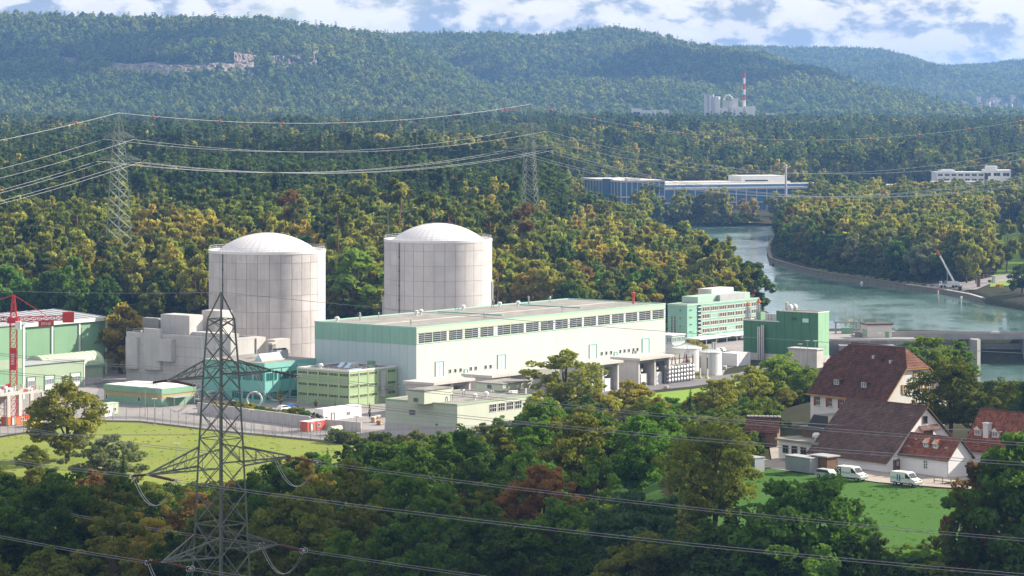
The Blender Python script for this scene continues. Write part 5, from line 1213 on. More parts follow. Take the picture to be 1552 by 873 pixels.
for i, (px, py, m_, lb) in enumerate(((1172,402,'black','small dark mooring block in the water at the island tip'),(1306,430,'white_paint','small white marker float near the island bank'),(1422,446,'red_paint','red and white marker post in the water below the mobile crane'),(1457,460,'white_dull','pale marker post in the river below the track'))):
    t = thing('river_marker', lb, 'buoy', at(px,py,WZ), 0, 'markers in the river'); part('post', MB().tube((0,0,-3),(0,0,2.2 if i > 1 else .6),.25 if i > 1 else .7,n=8), 'white_paint' if i == 2 else m_, t); part('top', MB().lathe([(.5,2.2 if i > 1 else .6),(.5,3.0 if i > 1 else 1.1),(.05,3.3 if i > 1 else 1.3)], 8), m_, t)
# mobile crane
q = ground(1440, 438); q.z = .1; t = thing('mobile_crane', 'white mobile crane truck with raised red tipped boom on the river bank', 'crane', q, R(172)); 
t.location.z = zg(q.x, q.y)+.35
part('carrier', MB().box(-5.2,5.2,-1.25,1.25,.7,1.5), 'white_paint', t); part('cab', MB().yprism([(3.6,1.5),(5.2,1.5),(5.2,2.3),(4.9,2.9),(3.6,2.9)], -1.2, 1.2), 'white_paint', t); part('cab_glass', MB().yprism([(4.2,2.1),(5.22,2.1),(4.95,2.7),(4.2,2.7)], -1.22, 1.22), 'glass', t)
part('superstructure', MB().box(-3.6,1.4,-1.2,1.2,1.6,3.0).box(-4.8,-3.6,-1.2,1.2,1.7,2.7), 'white_dull', t); part('crane_cab', MB().box(1.0,2.6,-1.3,-.2,1.7,3.3), 'glass_pale', t)
for x_ in (-4.2,-2.8,-1.4,2.6,4.0):
    for s_ in (-1.3, .95): part('wheel', MB().tube((x_,s_,.65),(x_,s_+.35,.65),.65,n=12), 'rubber', t)
for x_ in (-4.6,3.2): part('outrigger', MB().box(x_-.2,x_+.2,-3,3,.8,1.1).box(x_-.4,x_+.4,-3.2,-2.8,0,.8).box(x_-.4,x_+.4,2.8,3.2,0,.8), 'galv', t)
bm0 = Vector((-2,0,2.6)); bd = Vector((8.2,0,15.0)).normalized()
part('boom', MB().tube(bm0,bm0+bd*9,.62,n=4).tube(bm0+bd*9,bm0+bd*14,.48,n=4), 'white_paint', t); part('boom_tip', MB().tube(bm0+bd*14,bm0+bd*17,.5,n=4).tube(bm0+bd*17,bm0+bd*17.4+Vector((.6,0,-.5)),.35,n=4), 'red_paint', t); part('ram', MB().tube((1.2,0,1.7),bm0+bd*7,.25,n=6), 'galv', t)
for i, (px, py, lb) in enumerate(((1483,436,'square dark timber gate post on the riverside track'),(1506,430,'small grey kiosk beside the riverside track'),(1455,441,'dark winch box behind the mobile crane'))):
    g_ = ground(px,py); t = thing('bank_post', lb, 'post', (g_.x,g_.y,g_.z), R(20)); hh = (5,3.5,1.8)[i]; part('post', MB().box(-.6,.6,-.6,.6,0,hh), ('timber','psi_grey','black')[i], t); part('cap', MB().box(-.9,.9,-.9,.9,hh,hh+.3), ('timber','white_dull','galv')[i], t)
for i, px in enumerate((1512,1518)):
    g_ = ground(px,440); t = thing('warning_sign', ['red and yellow warning board by the right bank, left','red and yellow warning board by the right bank, right'][i], 'sign', g_, 0, 'warning boards on the bank'); part('post', MB().tube((0,0,0),(0,0,2),.08,n=5), 'galv', t); part('board', MB().box(-.9,.9,-.06,.06,1.2,2.6), ('red_paint','yellow_paint')[i], t)
sheet('reed_bed', G((1022,347),(1030,338),(1100,336),(1108,343),(1060,346)), 'reeds', 1.3, 5, label='tan reed bed on the far shore', kind='stuff'); sheet('reed_bed', G((1118,344),(1125,335.5),(1185,335),(1184,342.5)), 'reeds', 1.3, 5, label='tan reed bed on the far shore, right part', kind='stuff')
# ================================================================ research centre beyond the river
q = atY(941, 322, 2200); b = Bld('blue_laboratory', 'long blue laboratory with white frames across the river', 'building', 0, 0, p0=q, ang=R(20))
h = b.Z(274.7); lx, ly = b.X(1007), b.Y(881.5); lw = b.X(1224); hw = b.Z(284, lw)
b.box('tower_wall', 'psi_blue', 0, lx, 0, ly, -6, h); b.box('tower_roof', 'plaster_warm', -.5, lx+.5, -.5, ly+.5, h, h+.6); b.box('wing_wall', 'psi_blue', lx, lw, 1, 45, -6, hw); b.box('wing_roof', 'white_paint', lx, lw+.5, .5, 45.5, hw, hw+.7)
b.box('wing_step', 'plaster_warm', lx+2, lx+110, 14, 44, hw+.7, hw+4.5); b.box('wing_clerestory', 'psi_blue', lx+2, lx+150, 5, 14, hw+.7, hw+2.6); b.box('wing_step_roof', 'white_paint', lx+2, lx+152, 4.5, 14.5, hw+2.6, hw+3.2)
for z in (h*.47, h-.9): b.box('frame_rail', 'psi_grey', -.3, lx+.2, -.5, -.02, z, z+1.0); b.box('frame_rail', 'psi_grey', -.5, -.02, -.3, ly, z, z+1.0)
for k in range(9): b.box('frame_post', 'psi_grey', lx*k/8-.35, lx*k/8+.35, -.45, -.01, 0, h-.9)
for k in range(14): b.box('frame_post', 'psi_grey', -.45, -.01, ly*k/13-.35, ly*k/13+.35, h*.47+1.0, h-.9)
for z in (hw*.35, hw-1.0): b.box('frame_rail', 'psi_grey', lx+.3, lw, .4, .98, z, z+.9)
for k in range(1, 15): b.box('frame_post', 'psi_grey', lx+(lw-lx)*k/14-.4, lx+(lw-lx)*k/14+.4, .5, .99, -2, hw-1.0)
x_ = b.X(1137); b.box('white_top_storey', 'white_paint', x_, b.X(1204), 16, 40, hw-4, b.Z(266.5, x_, 16)); b.box('strip_window', 'glass', x_+3, x_+22, 15.9, 16, b.Z(276.5,x_,16), b.Z(273,x_,16))
b.box('roof_plant', 'psi_grey', lx+72, lx+84, 20, 28, hw+4.5, hw+7); b.box('roof_plant', 'orange_paint' if False else 'plaster_warm', lx*.2, lx*.5, 4, 10, h+.6, h+2)
b.box('stair_core', 'psi_blue', -1.5, 1.8, ly*.25, ly*.42, -4, h+1.2)
q = atY(1191, 305, 2240); t = thing('steel_chimney', 'slender grey chimney beside the blue laboratory', 'chimney', q, 0); hh = zpix(249, 2240)-q.z; part('flue', MB().tube((0,0,-4),(0,0,hh),.9,.8,n=10), 'psi_grey', t); part('collar', MB().lathe([(1.0,hh-1.5),(1.2,hh-1.5),(1.2,hh-.6),(.8,hh-.6)], 10), 'white_dull', t)
def farblock(name, label, pl, pr, pt, pb, Y, ang=0, m='white_paint', rows=2, nw=10, d=14, cat='building', group=None, roof='white_dull'):
    q = atY(pl, pb, Y); q.z = min(q.z, zg(q.x,q.y)) if Y < 4500 else q.z; b_ = Bld(name, label, cat, 0, 0, p0=q, ang=R(ang), group=group); w_ = b_.X(pr); h_ = b_.Z(pt)
    b_.box('wall', m, 0, w_, 0, d, 0, h_); b_.box('roof', roof, -.3, w_+.3, -.3, d+.3, h_, h_+.6); zb = b_.Z(pb)
    for j in range(rows):
        z = zb+(h_-zb)*(j+.35)/rows
        for i in range(nw): b_.front('window', winmesh(round(w_/nw*.7,1), round((h_-zb)/rows*.42,1), m, 'glass', 2, 1, .15), w_*(i+.5)/nw, z)
    return b_, w_, h_
b, w_, h_ = farblock('white_institute', 'white three storey institute with ribbon windows at the right beyond the river', 1420, 1492, 262, 284, 2450, 4, rows=3, nw=7, d=22); b.box('roof_storey', 'white_dull', 4, 16, 4, 16, h_+.6, h_+2.4)
b, w_, h_ = farblock('white_institute', 'white institute wing with dark recess, right of the ribbon window block', 1490, 1532, 259, 283, 2470, -6, rows=2, nw=3, d=24); b.box('roof_storey', 'white_dull', 2, 12, 4, 14, h_+.6, h_+4); b.box('recess', 'glass', -.3, 4, -.2, 6, h_*.55, h_*.85)
farblock('white_institute', 'low white pavilion in front of the white institute', 1414, 1482, 276, 290, 2400, 3, rows=1, nw=6, d=12)
farblock('white_institute', 'low white hall with flat roof right of the blue laboratory', 1293, 1365, 281, 297, 2420, 3, rows=1, nw=9, d=16)
# ================================================================ cement works and far factories
CY = 4300
def fz(px, pt, r_): return None
t = thing('cement_works', 'pale cement works with silos and preheater tower before the hill', 'factory', (( 1100-CX)*CY/F, CY, 30), 0); ox = (1100-CX)*CY/F
fx = lambda p: (p-CX)*CY/F-ox
fzz = lambda p: zpix(p, CY)-30
def cbox(nm, m, pl, pr, pt, y0=0, d=10): return part(nm, MB().box(fx(pl), fx(pr), y0, y0+d, -6, fzz(pt)), m, t)
for k in range(4): part('silo', MB().lathe([(1.9*1.0,-6),(1.9,fzz(143)),(.05,fzz(143)+.3)], 14), 'white_paint', t, (fx(1069.5+k*3.6),2+(k%2)*1.5,0))
cbox('silo_stair', 'psi_grey', 1067, 1069, 142.5, -1, 4); part('silo_head', MB().box(fx(1068),fx(1083),-1,6,fzz(143)+.3,fzz(141.5)), 'concrete_pale', t)
part('silo', MB().lathe([(4.6,-6),(4.6,fzz(146.5)),(.05,fzz(146))], 20), 'white_dull', t, (fx(1087),3,0))
cbox('raw_mill', 'stucco', 1085, 1102.5, 164, -4, 8); cbox('mill_tower', 'concrete_pale', 1096, 1106, 152, 2, 8); cbox('preheater', 'stucco', 1104, 1111, 153, 3, 9); cbox('preheater_tower', 'stucco', 1110, 1119, 149, 1, 10); cbox('filter_house', 'white_paint', 1108, 1119, 163, -3, 6); cbox('clinker_store', 'white_paint', 1119, 1126, 162, 0, 10); cbox('clinker_store', 'white_paint', 1129, 1143, 161, -2, 14)
part('duct', MB().path([(fx(1097),4,fzz(160)),(fx(1098),4,fzz(149)),(fx(1101),4,fzz(145)),(fx(1105),4,fzz(144)),(fx(1109),4,fzz(147)),(fx(1111),4,fzz(156))], 1.3, 8), 'stucco', t)
part('hopper', MB().add([(fx(1138),-3,fzz(161)),(fx(1145),-3,fzz(161)),(fx(1142),-3,-6),(fx(1138),-3,-6),(fx(1138),8,fzz(161)),(fx(1145),8,fzz(161)),(fx(1142),8,-6),(fx(1138),8,-6)], [(0,1,2,3),(5,4,7,6),(1,5,6,2),(4,0,3,7),(0,4,5,1)]), 'white_paint', t)
for p_ in (1073,1079): cbox('window_strip', 'glass_pale', p_, p_+.7, 146, -.6, .3)
q = Vector((fx(1128)+ox, CY+4, 30)); t2 = thing('striped_chimney', 'tall red and white striped chimney of the cement works', 'chimney', q, 0); ht = zpix(110, CY)-30
for k in range(12):
    z0, z1 = ht*k/12, ht*(k+1)/12; m_ = 'white_paint' if (k % 2 == 0 or k < 6) else 'crane_red'
    part('shaft_ring', MB().lathe([(2.1-.03*k,z0),(2.1-.03*(k+1),z1)], 16), m_, t2, smooth=True)
part('platform', MB().lathe([(2.0,ht*.36),(3.0,ht*.36),(3.0,ht*.37),(2.0,ht*.37)], 16).lathe([(1.9,ht*.66),(2.7,ht*.66),(2.7,ht*.67),(1.9,ht*.67)], 16), 'galv', t2); part('cap', MB().lathe([(1.8,ht),(1.9,ht+.6),(1.3,ht+.6)], 14), 'concrete_dark', t2)
farblock('white_factory', 'white factory tower left of the cement works', 957.5, 972.5, 165, 184, 4200, 0, rows=1, nw=1, d=12, m='white_paint'); farblock('white_factory', 'long white factory hall left of the cement works', 973, 1014, 168, 184, 4200, 0, rows=1, nw=6, d=20, m='white_paint')
farblock('white_warehouse', 'long white warehouse at the foot of the quarry hill', 576, 643, 177, 186, 4400, 0, rows=1, nw=12, d=20); farblock('white_warehouse', 'short white shed at the right end of the long warehouse', 646, 671, 178.5, 186, 4380, 0, rows=1, nw=4, d=20); farblock('white_warehouse', 'small pale works building right of the striped chimney', 1161, 1173, 172, 180, 4250, 0, rows=1, nw=2, d=10)
q = atY(769, 185, 4300); t = thing('distant_tower_crane', 'tiny orange tower crane near the far pylon', 'crane', q, 0); part('mast', lattice(MB(), (0,0,-20), (0,0,18), 2.4, 2.4, 10, .35, .2), 'orange_paint', t); part('jib', lattice(MB(), (-8,0,17), (16,4,17.5), 1.6, 1.2, 7, .3, .2), 'orange_paint', t); part('counterweight', MB().box(-9,-6,-1,1,15,17), 'concrete', t)
# town houses at the foot of the far hill
HX, HYg, HZ = HILLS['hill_beyond_town']; hpx = CX+F*HX/HYg; hpy = HY+F*(H-HZ)/HYg
rr_ = random.Random(12); wt = ['white terraced house','cream house','pale grey apartment block','small white house','warm plaster house']
walls = ['white_paint','plaster_warm','psi_grey','stucco_white','stucco']
TOWN = []
for i in range(34):
    px = rr_.uniform(1398, 1560); py = rr_.uniform(154, 171) if px > 1480 else rr_.uniform(163, 173)
    d = (hpx[:60]-px)**2+((hpy[:60]-py)*4)**2; ij = np.unravel_index(np.argmin(d), d.shape); q = Vector((HX[ij], HYg[ij], HZ[ij])); q.x = (px-CX)*q.y/F; TOWN.append((px, i, q))
TC = {}; ORD = ['first','second','third','fourth','fifth','sixth','seventh','eighth','ninth','tenth','eleventh','twelfth','thirteenth','fourteenth','fifteenth','sixteenth','seventeenth','eighteenth','nineteenth','twentieth']
TOWN.sort(key=lambda a_: a_[0])
for n_, (px, i, q) in enumerate(TOWN):
    k = i % 5; w_, d_, h_ = rr_.uniform(14,30), 11, rr_.uniform(8,16); cn_ = ('bright white','beige','pale grey','white','cream')[k]; rn_ = 'red' if i % 3 else 'brown'; kc_ = (cn_, rn_); TC[kc_] = TC.get(kc_, 0)+1
    t = thing('town_house', f'{cn_} far house with {rn_} roof in the distant town, {ORD[TC[kc_]-1]} such from left', 'house', q, R(rr_.uniform(-25,25)), 'houses of the distant town')
    part('wall', MB().box(-w_/2,w_/2,-d_/2,d_/2,-6,h_), walls[k], t); part('roof', MB().xprism([(-d_/2-.6,h_),(0,h_+rr_.uniform(2.5,4.5)),(d_/2+.6,h_)], -w_/2-.5, w_/2+.5), 'tile_red' if i % 3 else 'tile_brown', t)
# quarry rock on the hill
QX, QYg, QZ = HILLS['hill_with_quarry']; qpx = CX+F*QX/QYg; qpy = HY+F*(H-QZ)/QYg
def onhill(px, py):
    d = (qpx[:70]-px)**2+((qpy[:70]-py)*6)**2; k = np.unravel_index(np.argmin(d), d.shape); return QYg[k]
for nm, pa, pb_, yt, yb, lb in (('quarry_face',165,385,97,112,'pale quarry cliff running along the wooded hill'),('quarry_face',86,120,88,101,'small pale rock face at the left of the long quarry'),('quarry_face',355,480,83,103,'reddish broken rock slope above the right end of the quarry')):
    n = 60; rs = np.random.default_rng(int(pa)); cols = []
    Yq = np.array([onhill(p_, (yt+yb)/2) for p_ in np.linspace(pa,pb_,n)]); Yq = np.convolve(np.pad(Yq,6,'edge'), np.ones(13)/13, 'valid')
    X_, Y_, Z_ = np.zeros((9,n)), np.zeros((9,n)), np.zeros((9,n))
    for j in range(9):
        f = j/8
        for i in range(n):
            p_ = pa+(pb_-pa)*i/(n-1); w1_ = 1.6*math.sin(p_*.05)+1*math.sin(p_*.13); taper = min(1, i/6, (n-1-i)/6)
            y_ = (yb+w1_*.6)*(1-f)+(yt+w1_)*f+(1-taper)*(.5-f)*8; Yd = Yq[i]-45+f*30+rs.uniform(-4,4); X_[j,i] = (p_-CX)*Yd/F; Y_[j,i] = Yd; Z_[j,i] = H-(y_-HY)*Yd/F+rs.uniform(-.7,.7)
    me = grid_mesh(nm, X_, Y_, Z_, 'rock_red' if pa > 300 else 'rock'); me.polygons.foreach_set('use_smooth', [False]*len(me.polygons)); struct(nm, me, label=lb)

# ================================================================ yard life: cars, crates, lane markings
def yardcar(px, py, m_, label, rz):
    t = thing('yard_car', label, 'car', at(px,py,.06), rz, 'cars in the plant yard')
    part('body', MB().yprism([(-2.1,.35),(2.1,.35),(2.15,.8),(1.2,.95),(.6,1.45),(-1.2,1.5),(-2.0,.95)], -.85, .85), m_, t); part('glass', MB().yprism([(1.05,.97),(.55,1.4),(-1.15,1.44),(-1.75,.98)], -.87, .87), 'glass', t)
    for sx in (-1.3, 1.3):
        for sy in (-.86, .7): part('wheel', MB().tube((sx,sy,.33),(sx,sy+.16,.33),.33,n=10), 'rubber', t)
for a_ in ((175,601,'grey_metal','grey car left of the low green shed',A),(183,599,'white_paint','white car left of the low green shed',A),(140,606,'black','black car before the garages',A+R(90)),(118,603,'red_paint','red car before the garages',A+R(90)),(430,622,'white_paint','white car before the turquoise building',A),(442,620,'blue_paint','blue car before the turquoise building',A),(838,610,'white_paint','white car beside the tall light tree',A),(867,600,'grey_metal','grey car below the third transformer bay',A+R(90)),(1104,552,'grey_metal','grey car in front of the dark green block',A),(1108,545,'red_paint','red car in front of the dark green block',A)): yardcar(*a_)
rr_ = random.Random(31)
for i in range(14):
    px, py = ((60,612),(72,614),(84,616),(96,612),(300,612),(352,617),(364,620),(566,640),(575,644),(572,634),(610,655),(870,607),(1010,589),(1098,560))[i]; t = thing('material_crate', ('stack of timber on the yard, ','pallet of blocks on the yard, ')[i % 2]+('left of the lawn tree','behind the lawn tree top','right of the crane base','near the garages','right of the low green shed','beside the pipe ring, left','beside the pipe ring, right','by the slim cypress, left','by the slim cypress, right','behind the slim cypress','left of the pale block','below the third transformer bay','before the breaker rack','right of the white tanks')[i], 'crate', at(px,py,.06), A+rr_.uniform(-.3,.3), 'stored materials on the yard')
    part('pallet', MB().box(-1,1,-.7,.7,0,.15), 'timber', t)
    for k in range(rr_.randint(2,5)): w_ = rr_.uniform(.3,.9); part('bundle', MB().box(-w_,w_,-.6,.6,.16+k*.36,.5+k*.36), rr_.choice(['timber_orange','concrete_pale','white_dull','bark_pale','grey_metal']), t)
sheet('fence_road', g0((150,635),(212,635),(330,649),(490,664),(570,671),(570,666.5),(490,660),(330,645.5),(212,631.5),(150,631.5)), 'asphalt', 0, 5, .075, label='dark patrol road between the two fences')
sheet('yard_road', g0((168,610),(190,596),(158,572),(140,562),(128,568),(150,590),(140,612)), 'asphalt', 0, 5, .075); sheet('yard_road', g0((1098,560),(1128,552),(1128,534),(1098,531),(1096,545)), 'asphalt', 0, 5, .075, label='dark asphalt court before the dark green block')
for k in range(7): q = at(1102+k*3.6, 541-k*.3, .085); t = struct('parking_line', MB().box(-.07,.07,-2.4,2.4,0,.004).mesh('parking_line','yellow_paint')); t.location = q; t.rotation_euler = (0,0,A)
# ================================================================ farm
FA = R(38.5)
def courses(x0, x1, z0, z1, left, right, n, lift=.07):
    """stepped tile courses on a plane that rises from (x0,z0) to (x1,z1); left(t), right(t) bound it along y"""
    b = MB(); dx, dz = (x1-x0)/n, (z1-z0)/n; l = math.hypot(dx, dz); nx, nz = -dz/l*(1 if dx > 0 else -1), abs(dx)/l
    for k in range(n):
        t0, t1 = k/n, (k+1.12)/n if k < n-1 else 1.0
        xa, za, xb, zb_ = x0+dx*k, z0+dz*k, x0+(x1-x0)*t1, z0+(z1-z0)*t1
        a0, a1, b0, b1 = left(t0), right(t0), left(min(t1,1)), right(min(t1,1))
        v = [(xa+nx*lift,a0,za+nz*lift),(xa+nx*lift,a1,za+nz*lift),(xb,b1,zb_+.005),(xb,b0,zb_+.005),(xa,a0,za-.05),(xa,a1,za-.05)]
        b.add(v, [(0,1,2,3),(4,5,1,0)])
    return b
def house(name, label, cat, p0, W_, L_, he, hr, wall, tile, over=.5, hip=0, zhip=None, n=22, tile2=None):
    b = Bld(name, label, cat, 0, 0, p0=p0, ang=FA); m = W_/2
    if hip:
        xh = m*(zhip-he)/(hr-he)
        body = MB(); prof = [(0,0),(W_,0),(W_,he),(W_-xh,zhip),(xh,zhip),(0,he)]
    else: body = MB(); prof = [(0,0),(W_,0),(W_,he),(m,hr-.15),(0,he)]
    body.yprism([(x,z-.12 if z > he*.99 else z) for x,z in prof], 0, L_); part('wall', body, wall, b.o)
    sl = (hr-he)/m; z0 = he-over*sl
    zt_ = hr+.12; th = (zhip-z0)/(hr-z0) if hip else 2
    lf = lambda t: (-over if t <= th else -over+(hip+over)*(t-th)/(1-th)); rt = lambda t: (L_+over if t <= th else L_+over-(hip+over)*(t-th)/(1-th))
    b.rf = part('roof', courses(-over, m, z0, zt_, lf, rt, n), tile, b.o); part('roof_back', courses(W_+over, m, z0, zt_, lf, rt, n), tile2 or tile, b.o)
    slab = MB().add([(-over,-over+.05,z0-.3),(m,lf(1)+.05,hr-.2),(m,rt(1)-.05,hr-.2),(-over,L_+over-.05,z0-.3)], [(0,1,2,3)]); 
    part('eave_board', MB().box(-over-.12,-over+.05,-over,L_+over,z0-.28,z0-.02).box(W_+over-.05,W_+over+.12,-over,L_+over,z0-.28,z0-.02), 'timber_orange' if hip else 'timber', b.o)
    if hip:
        for s_, yb in ((-1,-over),(1,L_+over)):
            yr = lf(1) if s_ < 0 else rt(1); xh2 = m*(1-(zhip-he)/(hr-he)); hb_ = MB(); K = 8
            for k in range(K):
                f0, f1 = k/K, min(1,(k+1.1)/K); q = lambda f, lift: ((m-xh2*1.02*(1-f), yb+(yr-yb)*f+s_*lift, zhip-.25+(zt_-zhip+.25)*f+lift), (m+xh2*1.02*(1-f), yb+(yr-yb)*f+s_*lift, zhip-.25+(zt_-zhip+.25)*f+lift))
                (a0,a1),(c0,c1) = q(f0,.07), q(f1,.0); hb_.add([a0,a1,c1,c0], [(0,1,2,3) if s_ < 0 else (3,2,1,0)])
            part('hip', hb_, tile2 or tile, b.o); part('hip_board', MB().box(m-xh2,m+xh2,min(yb,yb-s_*.2),max(yb,yb-s_*.2),zhip-.5,zhip-.2), 'timber_orange', b.o)
            for sx in (-1,1): part('verge_board', MB().tube((m+sx*(m+over),yb,z0-.12),(m+sx*xh2,yb,zhip-.15),.12,n=4), 'timber_orange', b.o)
    else:
        for yb in (-over, L_+over):
            for sx in (-1,1): part('verge_board', MB().tube((m+sx*(m+over),yb,z0-.1),(m,yb,hr),.12,n=4), 'timber', b.o)
    rd = MB(); nt_ = int((rt(1)-lf(1))/.45)
    for k in range(nt_): y_ = lf(1)+(rt(1)-lf(1))*k/nt_; rd.tube((m,y_,hr+.1),(m,y_+.42,hr+.12),.16,.19,n=6)
    part('ridge', rd, 'ridge_tile', b.o); b.slope = sl; b.m = m; b.z0 = z0; return b
def shutwin(w, h_, shut='shutter_red'):
    k = ('s',w,h_,shut)
    if k not in _wm:
        f = MB().box(-w/2,w/2,-.02,.05,0,h_,1)
        for x in (-w/2, 0, w/2): f.box(x-.06,x+.06,-.08,.05,-.05,h_+.05)
        for z in (0, h_*.5, h_): f.box(-w/2,w/2,-.07,.05,z-.05,z+.05)
        f.box(-w/2-.2,w/2+.2,-.18,.05,-.2,-.06); sh = MB()
        for s_ in (-1,1):
            x0 = w/2+.06 if s_ > 0 else -w/2-.06-w*.5; sh.box(x0,x0+w*.5,-.1,-.02,-.05,h_+.05,0)
            for q_ in range(3): sh.box(x0+.08,x0+w*.5-.08,-.13,-.1,h_*(.08+.31*q_),h_*(.08+.31*q_)+h_*.2,1)
        _wm[k] = (f.mesh('window', ['plaster_warm','glass']), sh.mesh('shutter', [shut,'timber_orange']))
    return _wm[k]
def addwin(b, face, s, z, w=1.15, h_=1.7, shut=True):
    if shut:
        f, sh = shutwin(w, h_); o_ = (b.front if face == 'f' else b.end)('window', f, s, z); (b.front if face == 'f' else b.end)('shutter', sh, s, z, 0, o_)
    else: (b.front if face == 'f' else b.end)('window', winmesh(w, h_, 'white_paint', 'glass', 2, 3, .1), s, z)
def dormer(b, y, f, w=1.7, h_=1.3, d=2.6, wall='timber', tile='tile_old', win=True):
    """little roof house on the visible slope, at fraction f up the slope"""
    x = b.m*f; z = b.z0+(b.slope)*(x+.5)
    o_ = part('dormer', MB().box(-.05,d,-w/2,w/2,0,h_).xprism([(-w/2-.2,h_),(0,h_+.75),(w/2+.2,h_)], -.3, d+.8), [wall], b.o, (x,y,z))
    part('dormer_roof', MB().add([(-.4,-w/2-.3,h_-.1),(-.4,0,h_+.85),(d+.9,0,h_+.85),(d+.9,-w/2-.3,h_-.1),(-.4,w/2+.3,h_-.1),(d+.9,w/2+.3,h_-.1)], [(0,1,2,3),(1,4,5,2)]), tile, o_)
    w_ = part('dormer_window', winmesh(w*.75, h_*.75, 'white_dull', 'glass_pale', 2, 1, .1), None, o_, (-.06,0,.2), -math.pi/2)
def gp0(px, py, z): 
    q = at(px, py, z); return q
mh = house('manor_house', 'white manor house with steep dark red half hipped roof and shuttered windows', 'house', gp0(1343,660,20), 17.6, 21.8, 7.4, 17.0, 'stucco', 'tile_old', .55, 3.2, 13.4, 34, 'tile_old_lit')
for i in range(6):
    y_ = 2.0+i*3.5
    if i > 2: addwin(mh, 'e', y_, 1.0)
    addwin(mh, 'e', y_, 4.6)
for x_ in (2.6, 6.2, 9.6, 13): addwin(mh, 'f', x_, 4.4)
for x_ in (5.6, 9.4, 12.6): addwin(mh, 'f', x_, 8.2)
addwin(mh, 'f', 8.8, 11.2, 1.0, 1.4)
dormer(mh, 15.5, .16); dormer(mh, 7.6, .16)
for y_, f in ((7,.72),(10,.76),(4.6,.7)): 
    x_ = mh.m*f; z_ = mh.z0+mh.slope*(x_+.55); part('roof_hatch', MB().box(-.35,.35,-.3,.3,-.2,.45), 'black' if y_ == 7 else 'steel', mh.o, (x_,y_,z_))
barn = house('barn', 'big barn with broad brown tiled roof and white gable, in front of the manor', 'barn', gp0(1344,717,21), 20, 19.4, 2.4, 11.2, 'stucco_white', 'tile_brown', .5, n=40)
for x_, z_, w, h_ in ((3.0,1.2,.9,1.2),): addwin(barn, 'f', x_, z_, w, h_, False)
barn.front('door', doormesh(1.2, 2.0, 'timber', 'timber', 1), 2.4, .0); barn.front('hayloft_door', doormesh(2.0, 2.0, 'timber', 'timber', 2), 10.6, 5.0); barn.front('window', winmesh(1.1,1.3,'timber','glass',1,1), 9.8, 8.2)
part('pent_roof', MB().add([(8.2,-.9,7.2),(13,-.9,7.2),(13,0,7.9),(8.2,0,7.9),(8.2,-.9,7.0),(13,-.9,7.0)], [(0,1,2,3),(4,5,1,0)]), 'tile_brown', barn.o)
ct = house('cottage', 'small white cottage with red tiled roof and two dormers beside the barn', 'house', gp0(1437,725,21), 6.1, 12.2, 3.6, 6.7, 'stucco_white', 'tile_red', .35, n=16)
dormer(ct, 4.1, .35, 1.1, .8, 1.6, 'white_paint', 'tile_red'); dormer(ct, 6.4, .35, 1.1, .8, 1.6, 'white_paint', 'tile_red'); addwin(ct, 'e', 5.4, 1.2, .9, 1.4, False)
for y_, f in ((10.4,.3),(9.6,.7),(1.6,.45)): part('roof_light', MB().box(-.25,.25,-.3,.3,0,.2), 'steel', ct.o, (ct.m*f,y_,ct.z0+ct.slope*(ct.m*f+.35)+.05))
part('downpipe', MB().tube((-.15,-.1,0),(-.15,-.1,3.3),.07,n=6), 'grey_metal', ct.o)
rh = house('farmhouse', 'white farmhouse with red tiled roof and white chimney at the right edge', 'house', Vector((94.4,520.9,21)), 9.4, 20, 4.5, 10.6, 'stucco_white', 'tile_red', .5, n=22)
for y_ in (18.2, 14.0, 8, 4): dormer(rh, y_, .28, 1.6, 1.1, 2.2, 'white_paint', 'tile_red')
part('chimney', MB().box(-.5,.5,-.6,.6,0,2.6).box(-.6,.6,-.7,.7,2.6,2.8), 'white_dull', rh.o, (1.6,16.2,rh.z0+rh.slope*1.6))
for y_ in (3,7,11,15): addwin(rh, 'e', y_, 1.3, .9, 1.4, False)
b = Bld('flat_roof_kitchen', 'flat roofed grey low building left of the barn', 'building', 0, 0, p0=at(1240,701,21), ang=FA)
ly = b.Y(1180); b.box('wall', 'stucco', 0, 5, 0, ly, 0, 3.2); b.box('roof', 'gravel_roof', -.5, 5.5, -.5, ly+.5, 3.2, 3.6); b.box('upper_wall', 'timber', 5, 13, 1, ly-1, 0, 5.2); b.box('upper_roof', 'roof_dark', 4.6, 13.5, .6, ly-.6, 5.2, 5.6)
for k in range(4): b.end('window', winmesh(1.4,1.4,'timber','glass',2,1), ly*(k+.6)/4.4, 1.0)
b.put('roof_dome', MB().lathe([(.7,0),(.6,.4),(.02,.65)], 12).mesh('roof_dome','white_paint'), 6.5, 3, 5.6); b.put('roof_vent', ventm, 1.5, 2, 3.6)
part('roof_lantern', MB().add([(0,0,0),(7,0,0),(7,5.5,0),(0,5.5,0),(.8,.8,2.1),(6.2,.8,2.1),(6.2,4.7,2.1),(.8,4.7,2.1)], [(0,1,5,4),(1,2,6,5),(2,3,7,6),(3,0,4,7),(4,5,6,7)]), 'black', b.o, (6,3.5,5.6))
t = thing('metal_locker_row', 'row of grey corrugated metal lockers left of the barn', 'shed', at(1228,717.5,21), FA)
w_ = ext(t.location, (-math.sin(FA),math.cos(FA)), 1190.5)
for k in range(5):
    lk = part('locker', MB().box(0,2.4,.03,w_/5-.03,0,2.6), 'shed_metal', t, (0,w_*k/5,0)); rb_ = MB()
    for j in range(7): rb_.box(-.05,0,.1+j*w_/5/7,.22+j*w_/5/7,.1,2.5)
    part('corrugation', rb_, 'shed_metal', lk)
part('roof', MB().box(-.15,2.6,-.1,w_+.1,2.6,2.75), 'grey_metal', t)
b = Bld('timber_shelter', 'dark timber shelter between the lockers and the barn', 'shed', 0, 0, p0=at(1254,718,21), ang=FA); ly = b.Y(1230)
